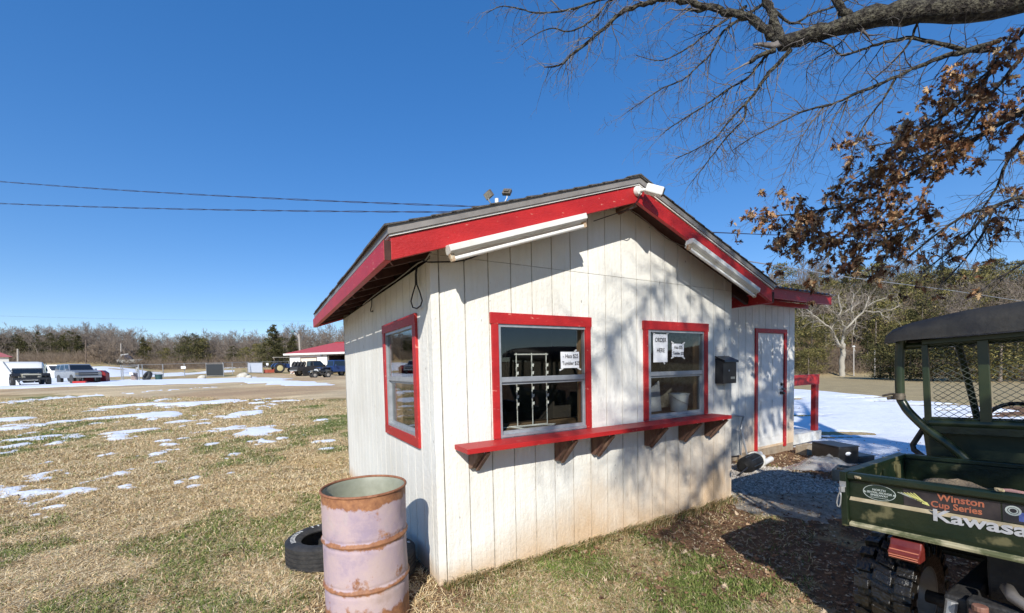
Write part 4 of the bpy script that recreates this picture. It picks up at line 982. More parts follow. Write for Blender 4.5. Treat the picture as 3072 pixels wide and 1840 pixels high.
text('Cup Series', .041, red, st, loc2w(-.0046, (ct2[0]+ct2[1])/2, .931), YU, ZU, bold=.0009, sx=.93)
wg = MB(); wy = MB(); y0 = yl(gz(930, 560, -.005))
for k in range(6):
    a = (y0+.012+.008*k, .927+.003*k); b = (a[0]+.045+.004*k, a[1]+.043-.0045*k); m_ = wy if k < 4 else wg
    m_.beam((-.0049, a[0], a[1]), (-.0049, b[0], b[1]), .0045, .0012, (1, 0, 0)) if False else m_.prism([(-.0047, a[0]-.004, a[1]), (-.0047, a[0]+.004, a[1]-.001), (-.0047, b[0]+.001, b[1]), (-.0047, b[0]-.002, b[1]+.002)], (-.0008, 0, 0))
wy.prism([(-.0046, y0, .919), (-.0046, y0+.028, .926), (-.0046, y0+.022, .939), (-.0046, y0+.008, .934)], (-.0006, 0, 0))
obj('print', wy, mat('pale_yellow_print', (.62, .60, .20), .6), st); obj('print', wg, mat('grey_print', (.42, .44, .38), .6), st)
# oval sticker
oc = yl(gz(512, 470, -.005)); ow = (yl(gz(378, 470, -.005))-yl(gz(648, 500, -.005)))/2; oh = .040; ozc = .944
ring = MB(); n = 48
def ell(k, s): return (oc+ow*s*math.cos(2*math.pi*k/n), ozc+oh*s*math.sin(2*math.pi*k/n))
vs = []
for k in range(n):
    for s_, xx in ((1, -.0042), (.955, -.0042), (.955, -.0031), (1, -.0031)):
        y, z = ell(k, s_); vs.append((xx, y, z))
ring.add(vs, [(k*4+j, k*4+(j+1) % 4, ((k+1) % n)*4+(j+1) % 4, ((k+1) % n)*4+j) for k in range(n) for j in range(4)])
base = MB().prism([(-.0033, *ell(k, .95)) for k in range(n)], (.0005, 0, 0))
ov = obj('sticker', base, mat('dark_green_sticker', (.02, .035, .025), .4), gate)
pg = mat('grey_green_print', (.45, .50, .47), .6)
obj('oval_ring', ring, pg, ov)
for s_, sz, z in (('NORTH', .0155, .957), ('CENTRAL ARKANSAS', .0135, .943), ('SPEEDWAY', .0145, .929)): text(s_, sz, pg, ov, loc2w(-.0036, oc, z), YU, ZU, bold=.0002, sx=.8 if len(s_) > 10 else 1)
text('^ ^', .02, pg, ov, loc2w(-.0036, oc+ow*.78, .938), YU, ZU, bold=.0008); text('^ ^', .02, pg, ov, loc2w(-.0036, oc-ow*.78, .938), YU, ZU, bold=.0008)
obj('underline', MB().box(-.0039, -.0034, oc-ow*.55, oc+ow*.55, .9165, .9182), pg, ov)
# blue sticker
yb0, yb1 = yl(gz(1530, 600, -.005)), yl(gz(1800, 650, -.005))
bs = obj('sticker', MB().box(-.0045, -.0031, yb1-.06, yb0, .906, .985), mat('dark_sticker', (.03, .03, .035), .4), gate)
obj('print', MB().box(-.0052, -.0046, yb1-.04, yb0-.045, .917, .955), mat('faded_blue_print', (.03, .06, .25), .5, (.10, .14, .38), 40), bs)
sw = MB()
for r_ in (.021, .013):
    vs = []; 
    for k in range(20):
        a = 2*math.pi*k/20
        for q, xx in ((1, -.0056), (.72, -.0056), (.72, -.0046), (1, -.0046)): vs.append((xx, yb0-.03+r_*q*math.cos(a)*1.1, .958+r_*q*math.sin(a)))
    sw.add(vs, [(k*4+j, k*4+(j+1) % 4, ((k+1) % 20)*4+(j+1) % 4, ((k+1) % 20)*4+j) for k in range(20) for j in range(4)])
obj('print', sw, pg, bs)
# cage
CX = UX0+.84
M_TUBE = mat('green_tube_paint', (.011, .026, .014), .3, (.038, .048, .02), 4, 6)
lp = [UL(x, y, CX) for x, y in ((2706, 1010), (2700, 1050), (2700, 1180), (2712, 1215), (2735, 1243), (2790, 1292), (2850, 1332), (2915, 1385))]
lp = [Vector((p.x+(0 if i < 4 else (i-3)*-.01), p.y, p.z)) for i, p in enumerate(lp)]
def smoothp(pts, k=4):
    pts = [Vector(p) for p in pts]; out = []; n = len(pts)
    for i in range(n-1):
        p0, p1, p2, p3 = pts[max(i-1, 0)], pts[i], pts[i+1], pts[min(i+2, n-1)]
        for j in range(k):
            t_ = j/k; out.append(.5*((2*p1)+(p2-p0)*t_+(2*p0-5*p1+4*p2-p3)*t_**2+(-p0+3*p1-3*p2+p3)*t_**3))
    return out+[pts[-1]]
roof_z = UL(2645, 1031, UX0+.68)
for s in (1, -1):
    q = [Vector((p.x, p.y*s, p.z)) for p in lp]
    cg = obj('cage_post', MB().tube(smoothp(q), .0245, 14), M_TUBE, U, smooth='auto')
    z0 = lp[1].z; yp_ = lp[1].y*s
    obj('cage_rail', MB().tube(smoothp([(CX-UX0, yp_, z0-.0), (CX-UX0+.08, yp_, z0+.045), (1.2, yp_, z0+.05), (1.9, yp_, z0+.05), (2.05, yp_, z0+.02), (2.4, yp_*.98, z0-.6), (2.45, yp_*.98, z0-.9)]), .0235, 12), M_TUBE, U, smooth='auto')
    lw = [UL(x, y, CX+.12) for x, y in ((2768, 1290), (2738, 1335), (2742, 1350), (2772, 1372))]
    lw = [Vector((p.x, p.y*s, p.z)) for p in lw]
    obj('lower_brace', MB().tube(lw, .016, 10), M_BLACK, U, smooth='auto')
obj('cage_crossbar', MB().tube([(lp[1].x+.03, -lp[1].y, lp[1].z+.02), (lp[1].x+.03, lp[1].y, lp[1].z+.02)], .022, 12).tube([(lp[5].x+.03, -lp[5].y, lp[5].z+.05), (lp[5].x+.03, lp[5].y, lp[5].z+.05)], .028, 12), M_TUBE, U, smooth='auto')
# gun-clamp-like bracket on the post
p = UL(2697, 1150, CX-.03)
obj('post_clamp', MB().beam(p+Vector((0, 0, -.05)), p+Vector((0, 0, .06)), .045, .04), M_BLKP, U, bevel=.004)
p = UL(2697, 1185, CX-.03); kb = MB().tube([p+Vector((0, .085, -.006)), p+Vector((0, .04, .006)), p+Vector((0, -.03, .0))], .007, 8); kb.tube([p+Vector((0, .06, -.022)), p+Vector((0, .0, -.016)), p+Vector((0, -.03, -.004))], .011, 8); kb.tube([p+Vector((0, 0, -.03)), p+Vector((0, 0, .01))], .03, 14)
obj('clamp_knob', kb, mat('dull_brass', (.20, .17, .13), .5, (.10, .08, .06), 30, metal=.5), U, smooth='auto')
# rear screen
sl_, sr_ = UL(2767, 1045, CX), UL(2945, 1035, CX); sb_ = UL(2778, 1255, CX); sbm = UL(2955, 1255, CX)
ys = [sl_.y, sr_.y, -sr_.y if sr_.y > .1 else -.2, -sl_.y]; zt_, zb_ = sl_.z+.02, sb_.z-.005; xs_ = CX-UX0
sf = MB()
for y, wd in ((ys[0]-.012, .03), (ys[1]-.005, .045), (ys[2]+.005, .045), (ys[3]+.012, .03)): sf.box(xs_-.012, xs_+.012, y-wd/2, y+wd/2, zb_-.012, zt_)
sf.box(xs_-.0135, xs_+.0135, ys[3], ys[0], zb_-.03, zb_-.0121).box(xs_-.0135, xs_+.0135, ys[3], ys[0], zt_+.0005, zt_+.03)
scr = obj('screen_frame', sf, M_TUBE, U, bevel=.003)
obj('screen_lower_panel', MB().box(xs_-.01, xs_+.01, ys[3], ys[0], zb_-.085, zb_-.0305), M_GRN, U, bevel=.003)
def lattice(ya, yb, za, zb, par):
    """expanded metal: diamonds of thin flat strands"""
    segs = []; dw, dh = .043, .0165; x = xs_
    ny = int(abs(yb-ya)/dw*2)+1; nz = int((zb-za)/dh)+1
    lo = min(ya, yb)
    for j in range(nz):
        for i in range(ny):
            y0 = lo+i*dw/2; y1 = y0+dw/2; z0 = za+j*dh; z1 = z0+dh
            if y1 > max(ya, yb) or z1 > zb: continue
            if (i+j) % 2: segs.append((x, y0, z0, x, y1, z1))
            else: segs.append((x, y0, z1, x, y1, z0))
    A = np.array(segs); return A
def segmesh(name, A, r0, r1, mat_, par, sides=3):
    """A (n,6) segments to thin prisms"""
    A = np.asarray(A, float); n = len(A); p, q = A[:, :3], A[:, 3:]; d = q-p; L = np.linalg.norm(d, axis=1, keepdims=True)+1e-9; d = d/L
    h = np.where(np.abs(d[:, 2:3]) < .9, [[0, 0, 1.]], [[1., 0, 0]]); u = np.cross(d, h); u /= np.linalg.norm(u, axis=1, keepdims=True); v = np.cross(d, u)
    r0 = np.broadcast_to(np.asarray(r0, float), (n,))[:, None]; r1 = np.broadcast_to(np.asarray(r1, float), (n,))[:, None]
    V = []
    for k in range(sides):
        a = 2*math.pi*k/sides; o_ = u*math.cos(a)+v*math.sin(a); V.append(p+o_*r0); V.append(q+o_*r1)
    V = np.stack(V, 1).reshape(-1, 3); b = np.arange(n)[:, None]*2*sides
    F = np.concatenate([b+np.array([[2*k, 2*((k+1) % sides), 2*((k+1) % sides)+1, 2*k+1]]) for k in range(sides)], 0)
    return fastmesh(name, V, F, mat_, par, smooth=sides > 3)
LA = [lattice(ys[0]-.027, ys[1]+.018, zb_, zt_, scr), lattice(ys[1]-.027, ys[2]+.027, zb_, zt_, scr), lattice(ys[2]-.018, ys[3]+.027, zb_, zt_, scr)]
for a in LA: segmesh('wire_mesh', a, .0016, .0016, mat('grey_green_mesh', (.085, .10, .085), .5), scr, 4)
# roof
rz = roof_z.z; hw = abs(roof_z.y)
sec = [(-1, 0), (-.985, .045), (-.93, .085), (-.8, .115), (-.45, .15), (0, .165), (.45, .15), (.8, .115), (.93, .085), (.985, .045), (1, 0), (.9, .012), (-.9, .012)]
rm = MB(); m_ = len(sec)
st_ = [(.665, .93, -.0, .55), (.68, .985, 0, .8), (.72, 1, 0, 1), (1.3, 1.0, .02, 1), (2.0, 1.0, .02, 1), (2.30, .98, .0, .9), (2.36, .93, -.01, .5)]
for x, sc_, dz, hh in st_: rm.v += [(x, y*hw*sc_, rz+dz+z*hh) for y, z in sec]
rm.f = [(i*m_+k, (i+1)*m_+k, (i+1)*m_+(k+1) % m_, i*m_+(k+1) % m_) for i in range(len(st_)-1) for k in range(m_)]+[tuple(range(m_)), tuple(range(len(st_)*m_-1, (len(st_)-1)*m_-1, -1))]
obj('roof', rm, M_VINYL, U, smooth='auto')
# cab
obj('cab_floor', MB().box(.85, 2.2, -.62, .62, .42, .45).box(.85, 1.15, -.60, .60, .4505, .80).box(1.55, 1.8, -.60, .60, .4505, .72), M_GRNP, U, bevel=.01)
for k, (x, zz) in enumerate(((1.0, .80), (1.62, .74))):
    for s in (-1, 1):
        se = MB().box(x-.02, x+.40, s*.32-.27, s*.32+.27, zz, zz+.10)
        se.prism([(x-.06, s*.32-.26, zz+.1005), (x+.02, s*.32-.26, zz+.1005), (x-.03, s*.32-.24, zz+.47), (x-.09, s*.32-.24, zz+.46)], (0, .50, 0))
        obj('seat', se, mat('dark_seat_vinyl', (.02, .035, .02), .55, (.05, .06, .03), 6), U, bevel=.03)
b = MB().box(2.2, 2.9, -.62, .62, .45, .85); b.prism([(2.2, -.62, .8505), (2.2, .62, .8505), (2.85, .56, .8505), (2.85, -.56, .8505)], (0, 0, .10)); b.box(2.0, 2.1995, -.6, .6, .80, 1.02)
obj('hood', b, M_GRN, U, bevel=.04)
obj('steering_wheel', MB().lathe([(.17+.014*math.cos(a), .014*math.sin(a)) for a in np.linspace(0, 6.283, 8, endpoint=False)], 28, (1.92, .33, 1.12), 'x', closed=True).tube([(1.92, .33, 1.12), (2.1, .33, .98)], .02, 8), M_BLKP, U, smooth='auto')
for s in (-1, 1): obj('headlight', MB().lathe([(0, .02), (.05, .015), (.06, 0), (.06, -.03)], 20, (2.9, s*.42, .74), 'x'), M_LENS, U, smooth='auto')
for s in (-1, 1):
    fd = MB()
    for xc in (.43, 2.35):
        for k in range(8):
            a0, a1 = math.pi*k/8, math.pi*(k+1)/8
            if xc < 1 and k < 0: continue
            P_ = [(xc+.36*math.cos(a), .30+.36*math.sin(a)) for a in (a0, a1)]; Q_ = [(xc+.345*math.cos(a), .30+.345*math.sin(a)) for a in (a0, a1)]
            if xc > 1: fd.prism([(P_[0][0], s*.40, P_[0][1]), (P_[1][0], s*.40, P_[1][1]), (Q_[1][0], s*.40, Q_[1][1]), (Q_[0][0], s*.40, Q_[0][1])], (0, s*.27, 0))
    obj('fender', fd, M_GRNP, U)
# strap and sack in the bed
g0_ = MB(); g0_.blob((.50, .36, .86), (.13, .15, .10), 5, .16, 20, 1)
sk = tag(obj('burlap_sack', g0_, mat('burlap', (.26, .20, .13), .9, (.18, .14, .09), 20, 5, .6, 80), smooth=True), 'tan burlap sack lying in the cargo bed of the green vehicle', 'sack'); sk.matrix_basis = mw(U).copy()
ho = tag(obj('hose', MB().tube(smoothp([(.12, .25, .80), (.10, .12, 1.00), (.09, 0, 1.015), (.09, -.2, 1.01), (.1, -.5, 1.01), (.2, -.55, .8)]), .011, 8), mat('pink_hose', (.55, .30, .24), .5), smooth=True), 'faded pink hose lying along the inside of the tailgate', 'hose'); ho.matrix_basis = mw(U).copy()

# ------------------------------------------------------------------ the oak over the yard
TR = thing('oak_tree', 'large oak with bare twisting limbs and clusters of dead brown leaves overhead', 'tree', (6.0, -5.0, T(6, -5)))
def P3(pts): return [Vector(dep(x, y, d)) for x, y, d in pts]
def ramp_d(pts, d0, d1): n = len(pts); return [(x, y, d0+(d1-d0)*i/(n-1)) for i, (x, y) in enumerate(pts)]
TK = Vector((6.0, -5.0, 0))
limbs = []   # (points, r0, r1, twig density, droop, leafy)
main = [Vector((6.0, -5.0, 3.9)), Vector((6.35, -4.0, 4.7)), Vector((6.4, -2.9, 5.35))]+P3([(3072, 2, 4.6), (2816, 30, 4.75), (2654, 45, 4.9), (2533, 77, 5.05), (2432, 109, 5.15), (2343, 132, 5.2)])
limbs.append((main, .175, .078, .4, 0, 0))
def LB(px, d0, d1, r0, r1, dens=1, leafy=0, pre=None):
    p = P3(ramp_d(px, d0, d1)); limbs.append(((pre or [])+p, r0, r1, dens, 0, leafy)); return p
junc = main[-1]
LB([(2343, 125), (2323, 60), (2299, 8), (2270, -60), (2200, -160)], 5.2, 5.3, .055, .03, .6)
up = LB([(2343, 130), (2331, 115), (2290, 85), (2248, 48), (2187, 36), (2131, 24), (2062, 5), (2000, -4), (1945, 8), (1896, 24), (1856, 44), (1823, 77), (1783, 109), (1751, 137), (1718, 162), (1690, 190), (1662, 200), (1633, 202)], 5.2, 5.9, .058, .008)
LB([(2131, 24), (2095, 32), (2062, 30)], 5.45, 5.45, .024, .018, .2)
LB([(1945, -14), (1880, -20), (1799, 0), (1743, 20), (1670, 36), (1605, 38), (1548, 24), (1500, 20), (1460, 40)], 5.6, 6.2, .022, .005)
LB([(1900, -20), (1831, 0), (1791, 48), (1743, 81), (1702, 95), (1654, 85), (1600, 108), (1565, 135)], 5.6, 6.1, .018, .004)
LB([(2327, 150), (2282, 166), (2248, 188)], 5.2, 5.25, .03, .022, .3)
LB([(2320, 152), (2300, 166), (2268, 202), (2248, 230), (2179, 271), (2106, 323), (2046, 360), (2005, 388), (1985, 404)], 5.2, 5.7, .022, .005, 1.3)
LB([(2371, 150), (2323, 202), (2294, 234), (2268, 275), (2236, 311), (2187, 364), (2147, 412), (2086, 449), (2026, 477)], 5.15, 5.6, .030, .005, 1.2)
LB([(2236, 311), (2232, 356), (2187, 404), (2139, 465), (2098, 517), (2066, 558)], 5.35, 5.6, .016, .004, 1.4)
LB([(2330, -30), (2288, 12), (2248, 40), (2187, 81), (2163, 105), (2131, 162), (2086, 206), (2050, 239), (1985, 267), (1925, 307), (1880, 338)], 5.6, 5.5, .024, .004, 1.3)
LB([(2240, 20), (2187, 53), (2127, 97), (2066, 142), (1985, 182), (1908, 166)], 5.5, 5.8, .020, .004, 1.3)
LB([(2990, 150), (2897, 150), (2796, 125), (2715, 117), (2634, 133), (2573, 154), (2525, 166), (2493, 137), (2444, 121)], 4.8, 5.2, .028, .007, 1.)
LB([(3000, 120), (2897, 154), (2816, 174), (2735, 210), (2654, 247), (2573, 279), (2513, 307), (2452, 323), (2387, 344), (2311, 384), (2250, 416), (2200, 450)], 4.7, 5.6, .030, .005, 1.2)
LB([(2755, 60), (2727, 129), (2675, 190), (2614, 243)], 4.85, 5.1, .016, .006, 1)
LB([(2687, 235), (2646, 303), (2606, 356), (2573, 412), (2549, 485), (2530, 540)], 5.0, 5.2, .015, .004, 1.4)
LB([(2476, 315), (2432, 372), (2404, 416), (2371, 485), (2331, 566)], 5.25, 5.5, .011, .003, 1.3)
LB([(2540, 300), (2500, 360), (2478, 420), (2440, 460)], 5.2, 5.3, .011, .003, 1.2)
LB([(2300, 8), (2370, 70), (2440, 40), (2500, 20), (2560, -10)], 5.3, 5.6, .02, .01, .8)
LB([(2500, -40), (2520, 20), (2560, 60)], 5.0, 5.0, .05, .045, .2)
LB([(2430, 110), (2560, 60), (2520, 130), (2430, 190), (2420, 250)], 5.2, 5.3, .014, .004, 1.2)
K = LB([(3072, 330), (2998, 372), (2937, 408), (2850, 460), (2760, 510), (2665, 558), (2564, 610), (2460, 630), (2382, 643), (2281, 651)], 4.8, 5.5, .055, .006, 1.3, 1, [Vector((6.0, -5.0, 3.4)), Vector((6.3, -3.6, 3.9)), Vector(dep(3250, 230, 4.7))])
LB([(3072, 590), (2968, 626), (2903, 643), (2826, 691), (2746, 756), (2690, 805)], 4.9, 5.3, .042, .006, 1.1, .3, [Vector((6.0, -5.0, 2.9)), Vector((6.6, -3.6, 3.3)), Vector(dep(3300, 540, 4.9))])
LB([(2822, 645), (2766, 655), (2700, 690), (2600, 700), (2500, 720), (2420, 705), (2330, 690)], 5.1, 5.4, .016, .004, 1.3, 1)
LB([(2964, 638), (2907, 699), (2826, 772), (2770, 815)], 5.0, 5.2, .018, .005, 1, .1)
LB([(2980, 630), (2940, 715), (2879, 796), (2830, 850)], 5.0, 5.2, .016, .005, 1, .1)
LB([(3072, 408), (3016, 493), (2992, 562), (2940, 640), (2900, 720)], 4.8, 5.1, .022, .006, 1.2, .2)
LB([(3090, 780), (2992, 837), (2950, 870), (2900, 900)], 5.0, 5.2, .012, .005, .8, .0)
LB([(2990, 200), (2900, 290), (2810, 360), (2700, 420), (2600, 440)], 4.7, 5.0, .022, .005, 1.3, 1)
LB([(3060, 180), (2960, 300), (2880, 400), (2760, 470), (2660, 480), (2560, 540)], 4.6, 5.0, .022, .005, 1.3, 1)
LB([(3100, 60), (3010, 160), (2960, 220), (2900, 260)], 4.5, 4.7, .025, .007, 1.3, 1)
LB([(2700, 590), (2640, 650), (2600, 720), (2560, 780), (2520, 810)], 5.1, 5.4, .012, .004, 1.3, 1)
LB([(2820, 500), (2760, 600), (2720, 680), (2680, 760)], 4.9, 5.2, .013, .004, 1.3, .8)
LB([(2500, 620), (2440, 660), (2400, 700), (2360, 740)], 5.2, 5.4, .010, .003, 1.3, 1)
# rest of the tree, unseen behind the camera; low leafy limbs added to shade the vehicle
for pts, r0, lf in (([(6, -5, 5.2), (3.5, -6, 6.6), (.3, -6.9, 7.1), (-2.6, -7.6, 6.9)], .14, .12), ([(6, -5, 6.2), (3, -5.2, 7.4), (.4, -5.6, 7.7), (-1.4, -6.2, 7.9)], .12, .1), ([(6, -5, 4.6), (3.8, -5.0, 5.6), (1.4, -5.3, 6.1), (-.6, -5.7, 5.9)], .10, .15),
                    ([(6, -5, 5), (4.5, -7, 6.5), (3.0, -8.5, 7.2), (.8, -9.5, 7.5)], .12, .3), ([(6, -5, 6), (7, -6.5, 8), (8.2, -7.5, 10), (9, -8, 11.5)], .16, .2), ([(6, -5, 5), (8, -4.2, 6.2), (10, -3.2, 7.2), (11.5, -2.2, 7.4)], .15, .3), ([(6.05, -5, 6), (5.6, -4.6, 8), (4.6, -4.2, 9.8), (4.2, -4.2, 11.2)], .16, .1),
                    ([(3.5, -6, 6.6), (2.0, -5.0, 6.6), (.6, -4.7, 6.4), (-.4, -4.9, 6.2)], .05, .2), ([(4.4, -5.6, 6.1), (3.2, -4.9, 5.6), (2.3, -4.6, 5.3), (1.4, -4.5, 5.0)], .04, .9), ([(6, -5, 4), (4, -6.2, 4.6), (2, -6.8, 4.7), (.4, -6.9, 4.5), (-.8, -6.8, 4.2)], .09, 1.4), ([(4, -6.2, 4.6), (2.6, -5.7, 4.3), (1.2, -5.6, 4.1), (.2, -5.5, 3.8)], .05, 1.4), ([(4, -6.2, 4.6), (2.6, -7.6, 5.2), (1.2, -7.9, 5.2), (.0, -8, 5.0)], .05, 1.4), ([(5, -5.6, 4.3), (3.6, -5.2, 4.0), (2.6, -5.0, 3.8), (1.6, -4.9, 3.6)], .04, 1.4)):
    limbs.append(([Vector(p) for p in pts], r0, .012, 1.0, 0, lf))
for pts, r0, lf in (([(6, -5, 8), (3.5, -5.8, 8.3), (.8, -6.6, 8.2), (-1.6, -7.4, 7.8), (-3.6, -7.8, 7.0)], .10, .0), ([(5.9, -5, 7.2), (2.5, -5.8, 7.0), (.4, -6.4, 6.5), (-1.4, -6.9, 5.9), (-2.6, -7.0, 5.2)], .085, .0),
                    ([(3.5, -5.8, 8.3), (1.8, -5.6, 7.6), (.2, -5.5, 6.8), (-1.0, -5.6, 6.0), (-2.0, -5.7, 5.2)], .03, .0), ([(.8, -6.6, 8.2), (-.8, -6.0, 7.6), (-2.0, -5.9, 6.8), (-3.2, -6.0, 5.8)], .025, .0), ([(2.5, -5.8, 7.0), (1.2, -5.0, 6.3), (.0, -4.8, 5.4), (-.9, -4.8, 4.6)], .022, .0)):
    limbs.append(([Vector(p) for p in pts], r0*.95, .011, 1.9, 0, lf))
lm = MB(); TW = []; LEAVES = []
rt_ = random.Random(11)
def rv(s=1): return Vector((rt_.gauss(0, 1), rt_.gauss(0, 1), rt_.gauss(0, 1)))*s
def shoot(p, d, L, r, lev, leafy):
    n = max(3, int(L/.07)); q = p.copy(); dv = d.normalized(); step = L/n
    bend = rv(.10)
    for i in range(n):
        dv = (dv+rv(.16)+bend*.3+Vector((0, 0, -.055 if lev > 0 else -.03))).normalized(); e = q+dv*step
        ra = r*(1-i/n*.75); rb_ = r*(1-(i+1)/n*.75); TW.append((*q, *e, ra, rb_))
        q = e
        if lev < 2 and rt_.random() < (.55 if lev == 0 else .36):
            side = dv.cross(rv()).normalized(); shoot(q, dv*.75+side*.8, L*(.32+.4*rt_.random())*(1-i/n*.35), max(ra*.6, .0022), lev+1, leafy)
        if leafy and lev >= 0 and rt_.random() < leafy*.085*(1 if q.y > -4.4 else 2.5): LEAVES.append((q.copy(), dv.copy()))
    if leafy and rt_.random() < leafy*.42:
        for _ in range(rt_.randint(2, 4)): LEAVES.append((q.copy(), dv.copy()))
for pts, r0, r1, dens, _, leafy in limbs:
    sp = smoothp(pts, 4); m_ = len(sp); rad_ = [r0+(r1-r0)*(i/(m_-1))**.8 for i in range(m_)]
    jit = [p+rv(min(rad_[i]*.22, .01)) if 0 < i < m_-1 else p for i, p in enumerate(sp)]
    if r0 > .012: lm.tube(jit, [r*rt_.uniform(.86, 1.14) for r in rad_], 12 if r0 > .05 else 7)
    else:
        for i in range(m_-1): TW.append((*jit[i], *jit[i+1], rad_[i], rad_[i+1]))
    acc = 0
    for i in range(m_-1):
        a, b = jit[i], jit[i+1]; L = (b-a).length; tv = (b-a).normalized(); f = i/(m_-1)
        if rad_[i] > .10: continue
        num = L*20*dens*(.45+.75*f)
        while rt_.random() < num:
            num -= 1; u = rt_.random(); side = tv.cross(rv()).normalized(); dr = tv*rt_.uniform(.3, 1.)+side*.85+Vector((0, 0, -.28))
            shoot(a+(b-a)*u, dr, rt_.uniform(.2, .72)*(1.0 if rad_[i] > .01 else .7)*(.75 if leafy > .5 else 1), min(rad_[i]*.5, .0075)*(1.7 if dens > 1.85 else 1), 0, leafy)
    shoot(jit[-1], jit[-1]-jit[-2], .35, max(r1*.7, .003), 0, leafy)
obj('limbs', lm, M_BARK, TR, world=True, smooth=True)
tr_ = MB().tube(smoothp([(6.0, -5.0, -.3), (6.02, -5.0, .3), (6.0, -5.02, 1.5), (5.98, -5.0, 3.2), (6.0, -5.0, 4.6), (6.05, -5.0, 6.2), (6.1, -5.05, 8.5), (6.0, -5.1, 11)]), [.62, .58, .54, .50, .47, .44, .43, .42, .41, .40, .39, .38, .37, .36, .35, .33, .30, .27, .24, .22, .19, .17, .14, .12, .10, .08, .06, .04, .03][:29], 20)
obj('trunk', tr_, M_BARK, TR, world=True, smooth=True)
TW = np.array(TW); print('twigs', len(TW), 'leaves', len(LEAVES))
tb = TW[:, :6].copy(); base_ = np.array([6.0, -5.0, T(6, -5)]); tb[:, :3] -= base_; tb[:, 3:] -= base_
segmesh('twigs', tb, TW[:, 6], TW[:, 7], M_TWIG, TR, 3)
# lobed dead leaves
def leaf_outline():
    o = [(0, 0), (.07, .14), (.40, .06), (.14, .28), (.56, .34), (.15, .46), (.46, .70), (.12, .64), (.20, .86), (0, 1.08)]
    return o+[(-x, y) for x, y in o[-2:0:-1]]
LO = np.array(leaf_outline())
def leaves_mesh(name, items, par, size=(.075, .12), origin=None, hang=.6, mat_=None, pal=None, seed=5):
    g = np.random.default_rng(seed); n = len(items); k = len(LO)
    P0 = np.array([tuple(p) for p, _ in items])-(origin if origin is not None else 0)
    up = g.normal(size=(n, 3)); up[:, 2] -= hang*2.0; up /= np.linalg.norm(up, axis=1, keepdims=True)
    sd = np.cross(up, g.normal(size=(n, 3))); sd /= np.linalg.norm(sd, axis=1, keepdims=True); nn_ = np.cross(sd, up)
    s = g.uniform(*size, size=n)[:, None, None]; cl = g.uniform(.1, .9, n)[:, None, None]
    x = LO[None, :, 0:1]; y = LO[None, :, 1:2]
    V = P0[:, None]+s*(sd[:, None]*x*.8+up[:, None]*(y-.02)+nn_[:, None]*cl*(x*x*1.4+.25*(y-.5)**2))
    F = np.arange(n*k).reshape(n, k)
    pal = np.array(pal if pal is not None else [(.19, .085, .04), (.28, .14, .065), (.38, .22, .11), (.10, .045, .026), (.52, .36, .20)]); c = pal[g.integers(0, len(pal), n)]*g.uniform(.75, 1.25, n)[:, None]
    # fan triangulate around a mid-vein point
    mid = V[:, [0]]*.5+V[:, [k//2]]*.5; V = np.concatenate([V, mid], 1); V = V.reshape(-1, 3); b = (np.arange(n)*(k+1))[:, None]
    tri = np.concatenate([np.concatenate([b+k, b+i, b+(i+1) % k], 1) for i in range(k)], 0)
    return fastmesh(name, V, tri, mat_ or M_LEAF, par, np.repeat(c, k+1, 0))
LV = []
for p, d in LEAVES:
    if rt_.random() < .22: continue
    if p.y > -3 and p.x < 4.6 and rt_.random() < .72: continue
    LV.append((p, d))
    for _ in range(2): LV.append((p+rv(.03), d))
leaves_mesh('leaves', LV, TR, (.035, .095), base_)
print('oak done')

